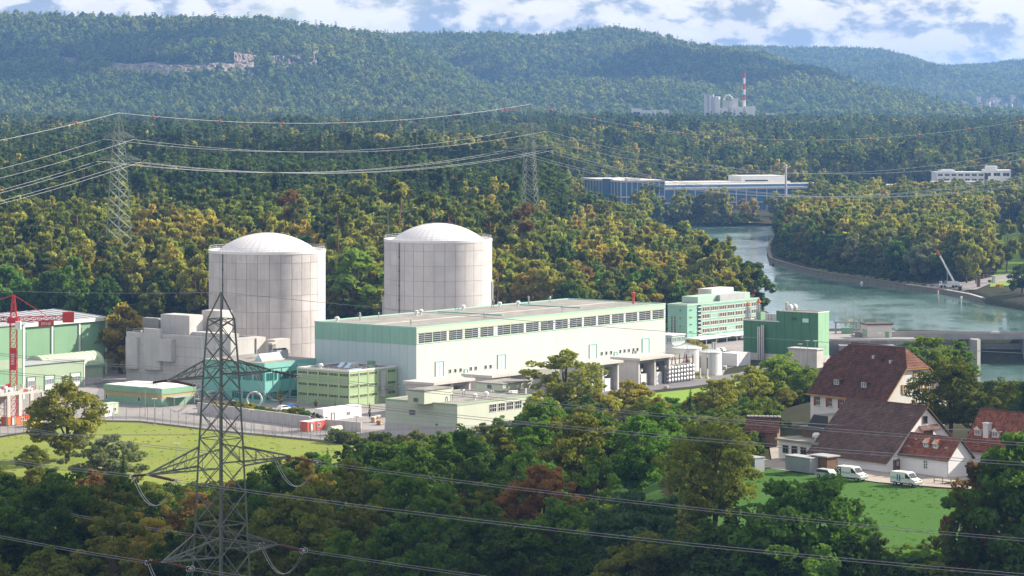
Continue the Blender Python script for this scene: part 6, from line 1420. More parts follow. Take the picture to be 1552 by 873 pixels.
b.box('back_wall', 'timber', 2.5, 2.7, 0, ly, 0, 2.9); b.box('side_wall', 'timber', 0, 2.5, 0, .2, 0, 2.9); b.box('side_wall', 'timber', 0, 2.5, ly-.2, ly, 0, 2.9); b.box('roof', 'grey_metal', -.4, 3, -.3, ly+.3, 2.9, 3.1); b.box('front_panel', 'timber', -.1, 0, 0, ly*.55, 0, 2.9); b.box('bin', 'shed_metal', .3, 1.3, ly*.6, ly*.8, 0, 1.3)
t = thing('grey_container', 'grey metal container at the edge of the meadow', 'container', at(1144,716,20.5), FA); part('body', MB().box(0,2.4,0,4.5,0,2.5), 'shed_metal', t); part('roof', MB().box(-.1,2.5,-.1,4.6,2.5,2.65), 'grey_metal', t); part('door', doormesh(.9,1.9,'grey_metal','galv',1), None, t, (0,2,.1), -math.pi/2)
t = thing('ridge_gable', 'small old tiled roof edge showing behind the trees left of the farm', 'roof', at(1178,676,20.5), FA+R(40)); part('wall', MB().box(0,5,0,6,0,3), 'timber', t); part('roof', courses(-.5,2.5,2.6,5.4,lambda q_: -.4,lambda q_: 6.4,10), 'tile_old', t); part('roof_back', courses(5.5,2.5,2.6,5.4,lambda q_: -.4,lambda q_: 6.4,10), 'tile_old', t)
for k in range(9): part('ridge_cap', MB().tube((2.5,-.4+k*.75,5.45),(2.5,.2+k*.75,5.5),.2,n=6), 'white_dull', t)
# vehicles
VH = R(-44)
def van(px, py, label, deco):
    q = at(px, py, 21); q.z = zg(q.x,q.y)+.2; t = thing('delivery_van', label, 'van', q, VH, 'vans parked on the farm lane')
    part('body', MB().yprism([(-2.6,.45),(2.6,.45),(2.7,.9),(2.55,1.2),(1.75,1.45),(1.0,2.3),(.6,2.42),(-2.5,2.42),(-2.65,2.2)], -1.0, 1.0), 'white_paint', t)
    part('windscreen', MB().add([(1.78,-.88,1.5),(1.78,.88,1.5),(1.1,.82,2.26),(1.1,-.82,2.26)], [(0,1,2,3)]), 'glass', t)
    for s_ in (-1,1):
        y_ = s_*1.01; d_ = part('door', MB().add([(.45,y_,.55),(1.7,y_,.55),(1.7,y_,1.42),(1.0,y_,2.24),(.45,y_,2.24)], [(0,1,2,3,4) if s_ < 0 else (4,3,2,1,0)]), 'white_dull', t); part('side_window', MB().add([(.55,y_*1.006,1.4),(1.55,y_*1.006,1.4),(1.0,y_*1.006,2.12),(.55,y_*1.006,2.12)], [(0,1,2,3) if s_ < 0 else (3,2,1,0)]), 'glass', d_)
        part('stripe', MB().box(-2.55,.4,min(y_,y_*1.012),max(y_,y_*1.012),1.2,1.55), 'trim_mint', t); part('sill', MB().box(-2.5,2.4,min(y_,y_*1.015),max(y_,y_*1.015),.45,.62), 'black', t)
        part('mirror', MB().box(1.45,1.6,min(y_,y_*1.25),max(y_,y_*1.25),1.4,1.8), 'black', t)
        for x_ in (-1.6,1.75): w_ = part('wheel', MB().tube((0,-.13,0),(0,.13,0),.36,n=14), 'rubber', t, (x_,s_*.92,.36)); part('rim', MB().tube((0,-.15,0),(0,.15,0),.2,n=10), 'steel', w_)
        part('headlight', MB().box(2.5,2.68,s_*.6-.25,s_*.6+.25,.95,1.2), 'glass_pale', t)
    part('bumper', MB().box(2.5,2.8,-.98,.98,.4,.75), 'galv', t); part('rear_door', MB().box(-2.68,-2.62,-.9,.9,.55,2.1), 'white_dull', t)
    if deco == 'S':
        p_ = part('side_panel', MB().box(-2.55,-1.6,-1.025,-1.015,.8,2.2), 'glass', t); text('S', 1.5, 'white_paint', p_, (-2.07,-1.035,1.5), (R(90),0,0))
    else: part('side_graphic', MB().box(-1.2,-.95,-1.03,-1.013,.9,2.0).box(-.75,-.45,-1.03,-1.013,.8,1.9), 'blue_paint', t)
    return t
van(1291, 729.5, 'white van with mint stripe and a big letter S at its rear', 'S'); van(1373, 737.5, 'white van with mint stripe parked alone below the cottage', 'fig')
q = at(1254, 725, 21); q.z = zg(q.x,q.y)+.2; t = thing('estate_car', 'silver estate car parked behind the vans on the lane', 'car', q, VH)
part('body', MB().yprism([(-2.1,.35),(2.1,.35),(2.15,.75),(1.3,.95),(.7,1.5),(-1.7,1.55),(-2.1,1.0)], -.85, .85), 'grey_metal', t); part('glass', MB().yprism([(1.15,.98),(.62,1.44),(-1.6,1.49),(-1.85,1.02)], -.87, .87), 'glass', t)
for x_ in (-1.3,1.35):
    for s_ in (-1,1): w_ = part('wheel', MB().tube((0,-.1,0),(0,.1,0),.33,n=12), 'rubber', t, (x_,s_*.8,.33)); part('rim', MB().tube((0,-.12,0),(0,.12,0),.19,n=8), 'steel', w_)
for s_ in (-1,1): part('headlight', MB().box(2.0,2.17,s_*.6-.2,s_*.6+.2,.65,.85), 'glass_pale', t)
t = thing('paddock_fence', 'short grey timber rail fence in front of the cottage', 'fence', at(1416,733,21), R(-40)); t.location.z = zg(*t.location[:2])
for k in range(5): part('post', MB().box(-.08,.08,-.08,.08,0,1.2), 'bark_pale', t, (k*1.7,0,0))
for z in (.5,1.0): part('rail', MB().box(0,6.8,-.1,-.04,z,z+.14), 'bark_pale', t)
# ================================================================ pylons and lines
def cat(a, c, sag, n=22):
    a = Vector(a); c = Vector(c); return [a.lerp(c, i/n)-Vector((0,0,sag*4*(i/n)*(1-i/n))) for i in range(n+1)]
def cable(label, a, c, sag, r, group, n=22, m='wire', balls=0):
    P_ = cat(a, c, sag, n); o0 = P_[0]; t = thing('power_cable', label, 'cable', o0, 0, group); part('conductor', MB().path([p_-o0 for p_ in P_], r, 4), m, t)
    bl = MB().lathe([(.05,-.55),(.38,-.4),(.55,0),(.38,.4),(.05,.55)], 10).mesh('warning_ball', 'red_paint')
    for k in range(balls): f = (k+.5)/balls; i = int(f*n); part('warning_ball', bl, None, t, P_[i].lerp(P_[min(i+1,n)], f*n-i)-o0)
    return t
def bodyq(prof, z, k, aa):
    w = np.interp(z, [p_[0] for p_ in prof], [p_[1] for p_ in prof])/2*math.sqrt(2); a = aa+math.pi/4+k*math.pi/2; return Vector((w*math.cos(a), w*math.sin(a), z))
def pylon(name, label, loc, aa, prof, levels, arms, m, leg, br, top):
    """aa: direction the arms point; prof: (z,width); arms: (z, half length, rise)"""
    t = thing(name, label, 'pylon', loc, 0, 'lattice pylons'); q = lambda z, k: bodyq(prof, z, k, aa)
    lg = MB()
    for k in range(4):
        for (z0,_), (z1,_) in zip(prof[:-1], prof[1:]): lg.tube(q(z0,k), q(z1,k), leg, n=4)
    part('leg', lg, m, t)
    bc = MB()
    for i, (z0, z1) in enumerate(zip(levels[:-1], levels[1:])):
        for k in range(4): bc.tube(q(z0,k), q(z1,(k+1)%4), br, n=4); bc.tube(q(z0,(k+1)%4), q(z1,k), br, n=4)
    for z in levels[::3]:
        for k in range(4): bc.tube(q(z,k), q(z,(k+1)%4), br, n=4)
    part('bracing', bc, m, t); pk = MB()
    for k in range(4): pk.tube(q(prof[-1][0],k), (0,0,top), leg*.8, n=4)
    part('peak', pk, m, t); d = Vector((math.cos(aa), math.sin(aa), 0)); nn = Vector((-d.y, d.x, 0)); tips = []
    for z, hl, rise in arms:
        row = []
        for s_ in (-1,1):
            tip = d*s_*hl+Vector((0,0,z)); w = np.interp(z, [p_[0] for p_ in prof], [p_[1] for p_ in prof])/2; w2 = np.interp(z+rise, [p_[0] for p_ in prof], [p_[1] for p_ in prof])/2; am = MB()
            for e in (-1,1):
                b0 = d*s_*w+nn*e*w+Vector((0,0,z)); u0 = d*s_*w2+nn*e*w2+Vector((0,0,z+rise)); am.tube(b0, tip, leg*.85, n=4); am.tube(u0, tip+Vector((0,0,.15)), leg*.75, n=4); K = 4
                for j in range(1, K): f0, f1 = j/K, (j-1)/K; am.tube(b0.lerp(tip,f0), u0.lerp(tip,f1), br*.8, n=4); am.tube(b0.lerp(tip,f0), u0.lerp(tip,f0), br*.8, n=4)
            b0, b1 = d*s_*w+nn*w+Vector((0,0,z)), d*s_*w-nn*w+Vector((0,0,z)); K = 5
            for j in range(K): am.tube((b0 if j%2 else b1).lerp(tip,j/K), (b1 if j%2 else b0).lerp(tip,(j+1)/K), br*.8, n=4)
            part('cross_arm', am, m, t); row.append(tip)
        tips.append(row)
    return t, tips
def dischain(a, c, r, n):
    a = Vector(a); c = Vector(c); b = MB(); d = (c-a)/n
    for i in range(n): p_ = a+d*i; b.tube(p_, p_+d*.35, r, r*.55, n=7); b.tube(p_+d*.35, p_+d, r*.3, n=5)
    return b
NY = 400.0; nl = Vector(((335-CX)*NY/F, NY, 17)); z_ = lambda py: zpix(py, NY)-17; AA = math.atan2(14, 12.4)
lev = [0]; zz_ = 0
while zz_ < z_(483)-.5: zz_ += 4.9-.06*zz_; lev.append(min(zz_, z_(483)))
prof = [(0,6.0),(z_(810),5.0),(z_(679),4.2),(z_(547),3.2),(z_(483),2.5)]
npy, tips = pylon('near_pylon', 'large dark green lattice pylon with three cross arms in the left foreground', nl, AA, prof, lev, [(z_(569.5),9.3,2.1),(z_(706),13.0,2.6),(z_(838.5),10.4,2.6)], 'pylon_steel', .17, .075, z_(443))
part('foundation', MB().box(-4,-2,-4,-2,-1,.5).box(2,4,-4,-2,-1,.5).box(-4,-2,2,4,-1,.5).box(2,4,2,4,-1,.5), 'concrete', npy)
ldir = Vector((.89, -.455, -.02)).normalized(); lback = Vector((-.56, .83, -.03)).normalized()
lvn = ['top', 'middle', 'lowest']; far_r = nl+ldir*330+Vector((0,0,2)); far_l = nl+lback*340+Vector((0,0,4))
perp = Vector((math.cos(AA), math.sin(AA), 0))
for j, row in enumerate(tips):
    for s_, tip in zip((-1,1), row):
        side = 'left' if s_ < 0 else 'right'; wt_ = nl+tip; ends = []
        for dn, dv in (('right', ldir), ('left', lback)):
            t = thing('insulator_string', f'dark red insulator string on the {lvn[j]} {side} arm of the near pylon, pulling {dn}', 'insulator', wt_, 0, 'insulator strings of the near pylon')
            e = dv*4.3+Vector((0,0,-.45))
            for o_ in (-.28,.28): part('disc_chain', dischain(perp*o_+dv*.5, perp*o_+e, .15, 20), 'insulator', t)
            part('yoke', MB().tube(perp*-.35+e, perp*.35+e, .06, n=5).tube((0,0,0), dv*.5, .06, n=5), 'steel', t)
            rgm = MB()
            for o_ in (-.35,.35): rgm.path([perp*o_+e+(dv*math.cos(a)+Vector((0,0,1))*math.sin(a))*.35 for a in np.linspace(0,6.283,13)], .035, 4)
            part('corona_ring', rgm, 'white_dull', t); ends.append(wt_+e)
            fe = (far_r if dn == 'right' else far_l)+Vector((0,0,tip.z))+perp*tip.dot(perp)*(1 if j != 9 else 1); fe.z = wt_.z+(5 if dn == 'right' else 5)
            for o_, nm in ((-.2,'upper'),(.2,'lower')): cable(f'{nm} twin conductor from the {lvn[j]} {side} arm of the near pylon running {dn}', wt_+e+perp*o_*.6+Vector((0,0,o_*-.9)), fe+perp*o_*.6+Vector((0,0,o_*-.9)), 6.5, .033, 'conductors of the near pylon')
        a_, c_ = ends; dip = 3.6
        for o_ in (-.2,.2): 
            jm = cat(a_+perp*o_, c_+perp*o_, dip, 14); t = thing('jumper_loop', f'hanging {"inner" if o_*s_ < 0 else "outer"} jumper loop below the {lvn[j]} {side} arm of the near pylon', 'cable', jm[0], 0, 'jumper loops of the near pylon'); part('conductor', MB().path([p_-jm[0] for p_ in jm], .035, 4), 'steel', t)
pk_ = nl+Vector((0,0,z_(443)))
cable('earth wire from the peak of the near pylon running right', pk_, far_r+Vector((0,0,z_(443)+9)), 6, .03, 'conductors of the near pylon'); cable('earth wire from the peak of the near pylon running left', pk_, far_l+Vector((0,0,z_(443)+8)), 6, .03, 'conductors of the near pylon')
# far pylons
def farpylon(px, Y, pt, label, aa, hls, arms_py, wbase=9, wtop=2.6):
    zg_ = zg((px-CX)*Y/F, Y); loc = Vector(((px-CX)*Y/F, Y, zg_-.5)); zz = lambda py: zpix(py, Y)-loc.z; top = zz(pt)
    zA = zz(arms_py[-1]); pr = [(0,wbase),(zA,4.2),(zz(arms_py[0])+3,wtop)]; lv = [0]; c_ = 0
    while c_ < pr[-1][0]-1: c_ += max(2.6, 5.5-.05*c_); lv.append(min(c_, pr[-1][0]))
    t, tp = pylon('far_pylon', label, loc, aa, pr, lv, [(zz(p_), hl, 2.2) for p_, hl in zip(arms_py, hls)], 'pylon_far', .20, .12, top); return loc, tp, top
l1, t1, p1 = farpylon(180, 1200, 171, 'tall pale lattice pylon standing in the wood on the left', R(-38), (8.5, 12.5), (208, 242))
l2, t2, p2 = farpylon(803, 1435, 158, 'tall lattice pylon in the wood behind the right reactor', R(-20), (9, 12), (196, 225))
lL = Vector(((-420-CX)*1010/F, 1010, 0)); lR = Vector(((1830-CX)*1250/F, 1250, 0))
for j in range(2):
    for s_ in (0,1):
        for f, fn in (((1.0,'outer'),) if j == 0 else ((1.0,'outer'),(.58,'inner'))):
            A1 = l1+t1[j][s_]*1; A1 = l1+Vector((t1[j][s_].x*f, t1[j][s_].y*f, t1[j][s_].z-.8)); A2 = l2+Vector((t2[j][s_].x*f, t2[j][s_].y*f, t2[j][s_].z-.8))
            sd_ = ('left','right')[s_]; lv_ = ('upper','lower')[j]; off = Vector((t2[j][s_].x*f, t2[j][s_].y*f*.3, 0))
            cable(f'pale {lv_} {sd_} {fn} conductor between the two tall pylons over the wood', A1, A2, 7.5, .052, 'conductors over the wood', m='psi_grey')
            AL = lL+Vector((off.x, off.y, 46-9*j)); cable(f'pale {lv_} {sd_} {fn} conductor leaving the left pylon towards the left edge', A1, AL, 4, .055, 'conductors over the wood', m='psi_grey')
            AR = lR+Vector((off.x*1.2, off.y, 84-12*j)); cable(f'pale {lv_} {sd_} {fn} conductor leaving the middle pylon towards the right edge', A2, AR, 24, .09, 'conductors over the wood', 40, m='psi_grey')
cable('earth wire with red warning balls between the two tall pylons', l1+Vector((0,0,p1)), l2+Vector((0,0,p2)), 6.5, .06, 'conductors over the wood', m='white_dull', balls=7)
cable('earth wire with red warning balls leaving the left pylon to the left', l1+Vector((0,0,p1)), lL+Vector((0,0,60)), 3, .06, 'conductors over the wood', m='white_dull', balls=4)
cable('earth wire with red warning balls leaving the middle pylon to the right', l2+Vector((0,0,p2)), lR+Vector((0,0,98)), 22, .06, 'conductors over the wood', 40, m='white_dull', balls=14)
l3, t3, p3 = farpylon(1523, 2700, 232, 'small faint lattice pylon in the far wood at the right edge', R(10), (8, 11), (240, 247))
# wooden double pole among the near trees
q = ground(1017, 720); q = Vector(((1017-CX)*560/F, 560, zg((1017-CX)*560/F, 560))); t = thing('utility_pole', 'grey double utility pole rising from the near trees', 'utility pole', q, R(-40)); hh = zpix(622, 560)-q.z
for s_ in (-.35,.35): part('pole', MB().tube((s_,0,-.5),(s_*.8,0,hh),.15,.11,n=7), 'bark_pale', t)
part('cross_bar', MB().box(-1.8,1.8,-.1,.1,hh-1.6,hh-1.4).box(-1.2,1.2,-.1,.1,hh-3.0,hh-2.8), 'galv', t)
for k in (-1.6,0,1.6): part('insulator', dischain((k,0,hh-1.4),(k,0,hh-.7),.12,4), 'insulator', t)
part('switch_box', MB().box(-.4,.5,-.5,-.15,hh-2.6,hh-1.9), 'galv', t)
for k, nm in ((-1.6,'near'),(0,'middle'),(1.6,'far')):
    a_ = q+Vector((k*.77,-k*.64,hh-.7)); cable(f'thin {nm} wire from the utility pole running right', a_, a_+Vector((150,-60,6)), 3, .022, 'wires of the utility pole'); cable(f'thin {nm} wire from the utility pole running left', a_, a_+Vector((-220,90,-10)), 4, .022, 'wires of the utility pole')
# ================================================================ single trees
PAL = {'dark green': (.078,.138,.042), 'fresh green': (.118,.22,.052), 'olive': (.178,.205,.056), 'yellow green': (.29,.30,.075), 'golden': (.34,.285,.075), 'rusty': (.235,.15,.07), 'grey green': (.22,.245,.16), 'blue green': (.075,.135,.07), 'bright green': (.20,.295,.065)}
TREES = []
def ptree(px, Y, key, col, ptop=None, h=None, wide=1.0, zone='', name=None, lab=None, k=1.0):
    x = (px-CX)*Y/F; z = zg(x, Y)
    if h is None: h = zpix(ptop, Y)-z
    s = h/TREEH[key]
    TREES.append(dict(px=px, x=x, Y=Y, z=z, key=key, col=col, s=s, w=s*wide, zone=zone, name=name, lab=lab, k=k))
rt_ = random.Random(99)
def wchoice(d):
    r_ = rt_.uniform(0, sum(d.values()))
    for a_, b_ in d.items():
        r_ -= b_
        if r_ <= 0: return a_
    return a_
# --- trees that stand out
for a_ in (
 (102,722,'near2','yellow green',575,None,1.12,'tall broad yellow green tree alone on the lawn',.9),
 (50,690,'near4','olive',672,None,1.1,None,1), (165,640,'near_willow','grey green',655,None,1.25,'silver grey willow between the lawn tree and the near pylon',1),
 (190,600,'near_spruce','dark green',683,None,1.1,'dark spruce beside the silver willow',1), (130,585,'near2','fresh green',718,None,1,None,1),
 (855,800,'near1','yellow green',528,None,1.45,'tall light green tree in front of the turbine hall doors',.85), (893,770,'near3','yellow green',580,None,1.0,None,1),
 (820,770,'near6','yellow green',590,None,1,None,1),
 (955,760,'near4','golden',573,None,1.15,'golden yellow tree below the switchyard',.85), (925,740,'near0','yellow green',598,None,1,None,1), (1000,730,'near2','yellow green',600,None,1,None,.9),
 (1045,720,'near_spruce','dark green',590,None,1.3,'dark yew like conifer below the white tanks',1), (1090,700,'near0','yellow green',572,None,1.2,None,1), (1140,735,'near1','yellow green',552,None,1.15,None,1),
 (1185,760,'near5','bright green',534,None,1.35,'large sunlit pale green tree before the dark green block',.9), (1222,740,'near2','bright green',556,None,1.1,None,.9), (1160,690,'near6','yellow green',600,None,1.3,None,1), (1215,690,'near_poplar','dark green',600,None,1.3,None,1),
 (1083,610,'near5','fresh green',645,None,1.15,'round mid green tree left of the farm',1), (1150,640,'near2','olive',628,None,1.2,'olive tree over the old tiled roof left of the farm',1),
 (1020,485,'near_larch','olive',715,None,1.15,'ragged olive brown larch in the bottom centre right',1), (985,500,'near2','rusty',770,None,.9,None,1), (1105,470,'near_spruce','dark green',742,None,1.0,'dark spruce at the edge of the meadow',.8),
 (1060,520,'near_poplar','dark green',730,None,1.4,None,1),
 (1228,402,'near0','fresh green',716,None,1.12,'big round green tree at the bottom in front of the meadow',.8), (1165,400,'near6','dark green',775,None,1.2,None,1), (1300,398,'near6','dark green',805,None,.9,None,1),
 (1480,405,'near_airy','rusty',690,None,.7,'thin rusty tree rising before the farmhouse',.7), (1512,404,'near_tall','dark green',668,None,.65,None,1), (1547,398,'near_tall','fresh green',640,None,1.0,'tall green tree at the right edge before the farmhouse',.9), (1590,400,'near5','dark green',680,None,1,None,1), (1456,403,'near_airy','olive',735,None,.6,None,.8),
 (1385,408,'near_bush','dark green',845,None,1.5,None,1), (1340,408,'near_bush','dark green',850,None,1.5,None,1), (1425,407,'near_bush','fresh green',832,None,1.5,None,1), (1482,406,'near_bush','olive',845,None,1.6,None,1), (1530,404,'near_bush','dark green',830,None,1.6,None,1),
 (1440,588,'near5','olive',540,None,1.15,'dense dark olive tree right of the manor house',.62), (1405,690,'near0','bright green',506,None,1.2,'fresh green tree behind the manor roof',.75), (1455,695,'near3','fresh green',515,None,1.2,None,1), (1485,580,'near4','olive',592,None,1.2,None,.7), (1530,578,'near5','olive',572,None,1.1,None,.7), (1572,570,'near0','dark green',562,None,1.1,None,1), (1508,572,'near2','olive',605,None,1,None,.7),
 (1272,548,'near6','olive',690,None,.75,'small thin tree between the car and the barn',1), (1325,541,'near_bush','dark green',694,None,1.35,'round dark bush between the two vans',.7), (1314,543,'near_bush','dark green',704,None,1.0,None,.8), (1340,540,'near_bush','blue green',706,None,1,None,.8),
 (425,855,'near6','yellow green',588,None,.55,'small sunlit tree before the turquoise building',1), (478,848,'near6','golden',605,None,.6,'golden bush before the green box',1), (508,835,'near_spruce','blue green',604,None,.6,'tiny blue spruce before the green box',1.4), (560,815,'near_poplar','dark green',609,None,.4,'slim dark cypress beside the long white container',.7),
 (54,895,'near_spruce','dark green',552,None,1.2,'small dark fir in front of the garage block',.8), (185,950,'mid4','golden',461,None,1.2,'bright yellow tree between the workshop hall and the annex',1), (205,960,'mid2','yellow green',475,None,1.0,None,1),
 (1052,985,'near_bush','yellow green',516,None,1.2,'small yellow bush under the office canopy',1),
 (1135,1180,'mid0','dark green',390,None,1.05,'dark leafy tree on the river bank behind the office',1), (540,1110,'mid1','bright green',375,None,1.35,'bright green tree between the two reactors',1), (515,1120,'mid0','yellow green',415,None,1,None,1), (570,1115,'mid3','golden',400,None,1,None,1)):
    px, Y, key, col, pt, _, wd, lab, kk = a_; ptree(px, Y, key, col, pt, None, wd, 'named', lab=lab, k=kk)
for px, Y, key, col, pt in ((1120,405,'near_spruce','dark green',752),(1070,402,'near2','dark green',795),(1040,408,'near_larch','olive',760),(985,405,'near4','olive',800),(1200,398,'near5','fresh green',765),(1145,402,'near0','fresh green',790),(905,745,'near2','yellow green',592),(975,735,'near6','yellow green',598),(1015,745,'near0','fresh green',600),(1060,735,'near4','yellow green',592),(1110,750,'near3','yellow green',575),(1160,765,'near0','golden',560),(1205,770,'near6','bright green',548),(1128,690,'near5','fresh green',600),(1065,665,'near2','dark green',622),(1190,720,'near5','yellow green',585),(1232,720,'near4','dark green',590),(1095,650,'near1','olive',618),(1010,640,'near3','dark green',628),(1040,600,'near0','dark green',655),(960,640,'near5','olive',632),(1120,560,'near_poplar','fresh green',680),(1375,680,'near2','fresh green',520)): ptree(px, Y, key, col, pt, None, 1.15, 'named', k=.9)
# --- shrubs above the retaining wall and along it
for i in range(16): px = 310+i*12; ptree(px+rt_.uniform(-4,4), at(px, 618+ (px-300)*.11).y, 'near_bush', wchoice({'olive':3,'yellow green':3,'golden':1,'fresh green':2}), None, rt_.uniform(1.6,3.2), 1.3, 'on the bank above the retaining wall')
# --- foreground wood
SKY = [(-80,700),(0,702),(60,698),(130,706),(200,700),(240,742),(300,738),(380,712),(430,692),(470,676),(520,662),(560,655),(640,662),(700,634),(760,624),(800,604),(835,592),(900,596),(940,596),(1000,600),(1060,606),(1110,640),(1150,700),(1160,760),(1180,880)]
near_keys = ['near0','near1','near2','near3','near4','near5','near6']
for Y, sp, h0, h1 in ((425,8.8,12,19),(462,9.2,13,20),(505,9,13,20),(555,9.2,13,20),(610,9.4,13,20),(665,9.6,12,19),(718,9.8,9,16)):
    x0, x1 = (-70-CX)*Y/F, (1165-CX)*Y/F; x = x0+rt_.uniform(0, sp)
    while x < x1:
        yj = Y+rt_.uniform(-18,18); px = CX+F*x/yj; z = zg(x, yj); skyl = np.interp(px, [s_[0] for s_ in SKY], [s_[1] for s_ in SKY])+rt_.uniform(0,16)
        hmax = zpix(skyl, yj)-z; h = min(rt_.uniform(h0,h1), hmax); x += sp*rt_.uniform(.8,1.25)
        if h < 5.5: continue
        if px > 945 and yj < 640 and rt_.random() < .4: continue            # gaps open on the meadow
        if px > 900 and 560 < yj < 700 and rt_.random() < .15: continue
        if any(abs(t_['px']-px) < 16 and abs(t_['Y']-yj) < 25 for t_ in TREES if t_['zone'] == 'named'): continue
        if abs(px-337) < 14 and abs(yj-400) < 30: continue
        w_ = {'dark green':5,'fresh green':4,'olive':4,'yellow green':1.2,'rusty':.8,'blue green':1.5}  # dark greens weighted up, putting the foreground's shade into leaf colour
        if px < 480 and yj < 560: w_ = {'dark green':3,'olive':4,'golden':1.0,'rusty':1.2,'fresh green':1.5}
        if 600 < px < 820 and yj > 600: w_['rusty'] = 2.5
        key = wchoice({**{k_: 1 for k_ in near_keys}, 'near_airy':.8, 'near_spruce':.5, 'near_poplar':.4}); key = 'near6' if h < 9 and key in ('near_airy','near_poplar') else key
        ptree(px, yj, key, wchoice(w_), None, h, rt_.uniform(.95,1.2)*(1.15 if h < 11 else 1), 'foreground')
# --- wood edge behind the plant and along the river
mass_wood, mass_con = [], []
def stand(xs, ys, zone, keys, cols, hr, nmax, cond=None):
    order = np.argsort(ys); n = 0
    for i in order:
        x, y = xs[i], ys[i]; px = CX+F*x/y; z = zg(x, y); key = wchoice(keys); h = TREEH[key]*rt_.uniform(*hr)
        if cond and not cond(px, y, z, h): continue
        if n < nmax(px, y): ptree(px, y, key, wchoice(cols), None, h, rt_.uniform(.78,1.02), zone); n += 1
        else: (mass_con if ('spruce' in key or 'pine' in key) else mass_wood).append((x, y, z-.4, rt_.uniform(.8,1.2)))
rg_ = np.random.default_rng(5)
midk = {'mid0':2,'mid1':2,'mid2':2,'mid3':1.5,'mid4':2,'mid5':2,'mid_spruce2':.35,'mid_pine':.4,'mid_poplar':.5}
gx, gy = jitter_grid(-330, 40, 1108, 1424, 8.8, rg_); ok = (CX+F*gx/gy > -60) & (CX+F*gx/gy < 885)
hidden = lambda px, y: (325 < px < 485) or (590 < px < 738)
first = lambda px, y: 400 if (y < 1136 and not hidden(px, y)) else 0
def edge_ok(px, y, z, h):
    if y < 1140 and rt_.random() < .35: return False
    if 395 < px < 0: return False
    return True
stand(gx[ok], gy[ok], 'edge', midk, {'yellow green':4.5,'olive':3.2,'golden':2.4,'fresh green':2.4,'dark green':.9,'rusty':.9}, (.75,1.3), first, edge_ok)
gx, gy = jitter_grid(10, 140, 1150, 2080, 9.0, rg_); px_ = CX+F*gx/gy; ok = (px_ > 860) & (px_ < 1145) & (sd(gx, gy, RIVW) > 5) & (px_ < np.interp(gy, [1150,1300,1500,1800,2100], [1140,1115,1055,1000,960]))
stand(gx[ok], gy[ok], 'riverwood', midk, {'yellow green':1.6,'olive':4,'golden':1.4,'fresh green':2.5,'dark green':3,'rusty':1.2}, (.75,1.05), lambda px, y: 400 if y < 1212 else 0, lambda px, y, z, h: not (px > 975 and pix((0,y,z+h))[1] < 351) and not (px > 868 and y > 1700 and pix((0,y,z+h))[1] < 318))
gx, gy = jitter_grid(120, 420, 1380, 2060, 9.2, rg_); px_ = CX+F*gx/gy; s_ = sd(gx, gy, RIVW); ok = (s_ > 7) & (px_ > 1160) & (px_ < 1535) & (gy > np.interp(px_, [1160,1240,1330,1420,1480,1535], [1790,1560,1475,1410,1395,1480]))
ok &= ~((px_ > 1500) & (gy > 1480))
def isl(px, y, z, h): return True
stand(gx[ok], gy[ok], 'island', {'mid0':2,'mid1':2,'mid2':2,'mid3':1,'mid4':2,'mid5':2,'mid_poplar':.5}, {'dark green':4,'fresh green':3,'olive':3,'grey green':1.6,'yellow green':.8,'blue green':1.5,'rusty':.5}, (.8,1.1), lambda px, y: 400 if pdist(np.array([(px-CX)*y/F]), np.array([y]), RIVW)[0] < 17 else 0)
# right bank, far shore and behind
for x0, x1, y0, y1, cnd in ((20,520,2105,2185, lambda px, y: (px > 870) & (px < 1215)), (180,620,2070,2370, lambda px, y: (px > 1195) & (px < 1700)), (250,700,1480,2075, lambda px, y: (px > 1560) & (px < 1720)), (60,330,2190,2260, lambda px, y: (px > 1225) & (px < 1420))):
    gx, gy = jitter_grid(x0, x1, y0, y1, 8.6, rg_); px_ = CX+F*gx/gy; ok = cnd(px_, gy) & (sd(gx, gy, RIVW) > 5)
    ok &= ~((px_ > 880) & (px_ < 1228) & (gy > 2150))
    stand(gx[ok], gy[ok], 'far', midk, {'olive':1}, (.6,.9), lambda px, y: 0, lambda px, y, z, h: not (880 < px < 1230 and pix((0,y,z+h*1.15))[1] < 298) and not (1285 < px < 1545 and pix((0,y,z+h*1.15))[1] < 287))
for px, Y, key, col, pt, lab in ((1549,1330,'near5','dark green',398,'dark tree cut by the right edge beside the river'),(1575,1320,'near0','dark green',400,None),(1535,1345,'near2','blue green',428,None),(1500,1400,'near_bush','olive',424,None),(1475,1395,'near_bush','olive',432,None)): ptree(px, Y, key, col, pt, None, 1.1, 'named', lab=lab, k=.8)
# tall pines and dead trunks rising above the wood edge
for px, Y, key, pt in ((118,1250,'mid_pine',300),(438,1230,'mid_pine',285),(452,1225,'mid_pine2',298),(463,1232,'mid_dead',300),(600,1240,'mid_pine2',268),(612,1245,'mid_dead',302),(652,1250,'mid_pine',290),(678,1230,'mid_pine',298),(688,1236,'mid_pine',302),(742,1225,'mid_pine',300),(766,1222,'mid_pine',318),(793,1215,'mid_pine',305),(775,1240,'mid_dead',330),(515,1190,'mid_pine',290),(238,1215,'mid_dead',332),(590,1215,'mid_dead',310)):
    ptree(px, Y, key, 'rusty' if px in (438,793) else 'olive', pt, None, 1.0, 'pine', k=.8)
def gnmass(nm, P_, coll, lb):
    if P_: a_ = np.array(P_); scatter_gn(nm, a_[:,:3], a_[:,3], coll, lb, 1.15)
gnmass('bank_wood', mass_wood, wood_mid, 'mass of broadleaf trees filling the woods behind the front rows by plant and river'); gnmass('bank_wood', mass_con, con_mid, 'scattered firs and pines within the bank woods')
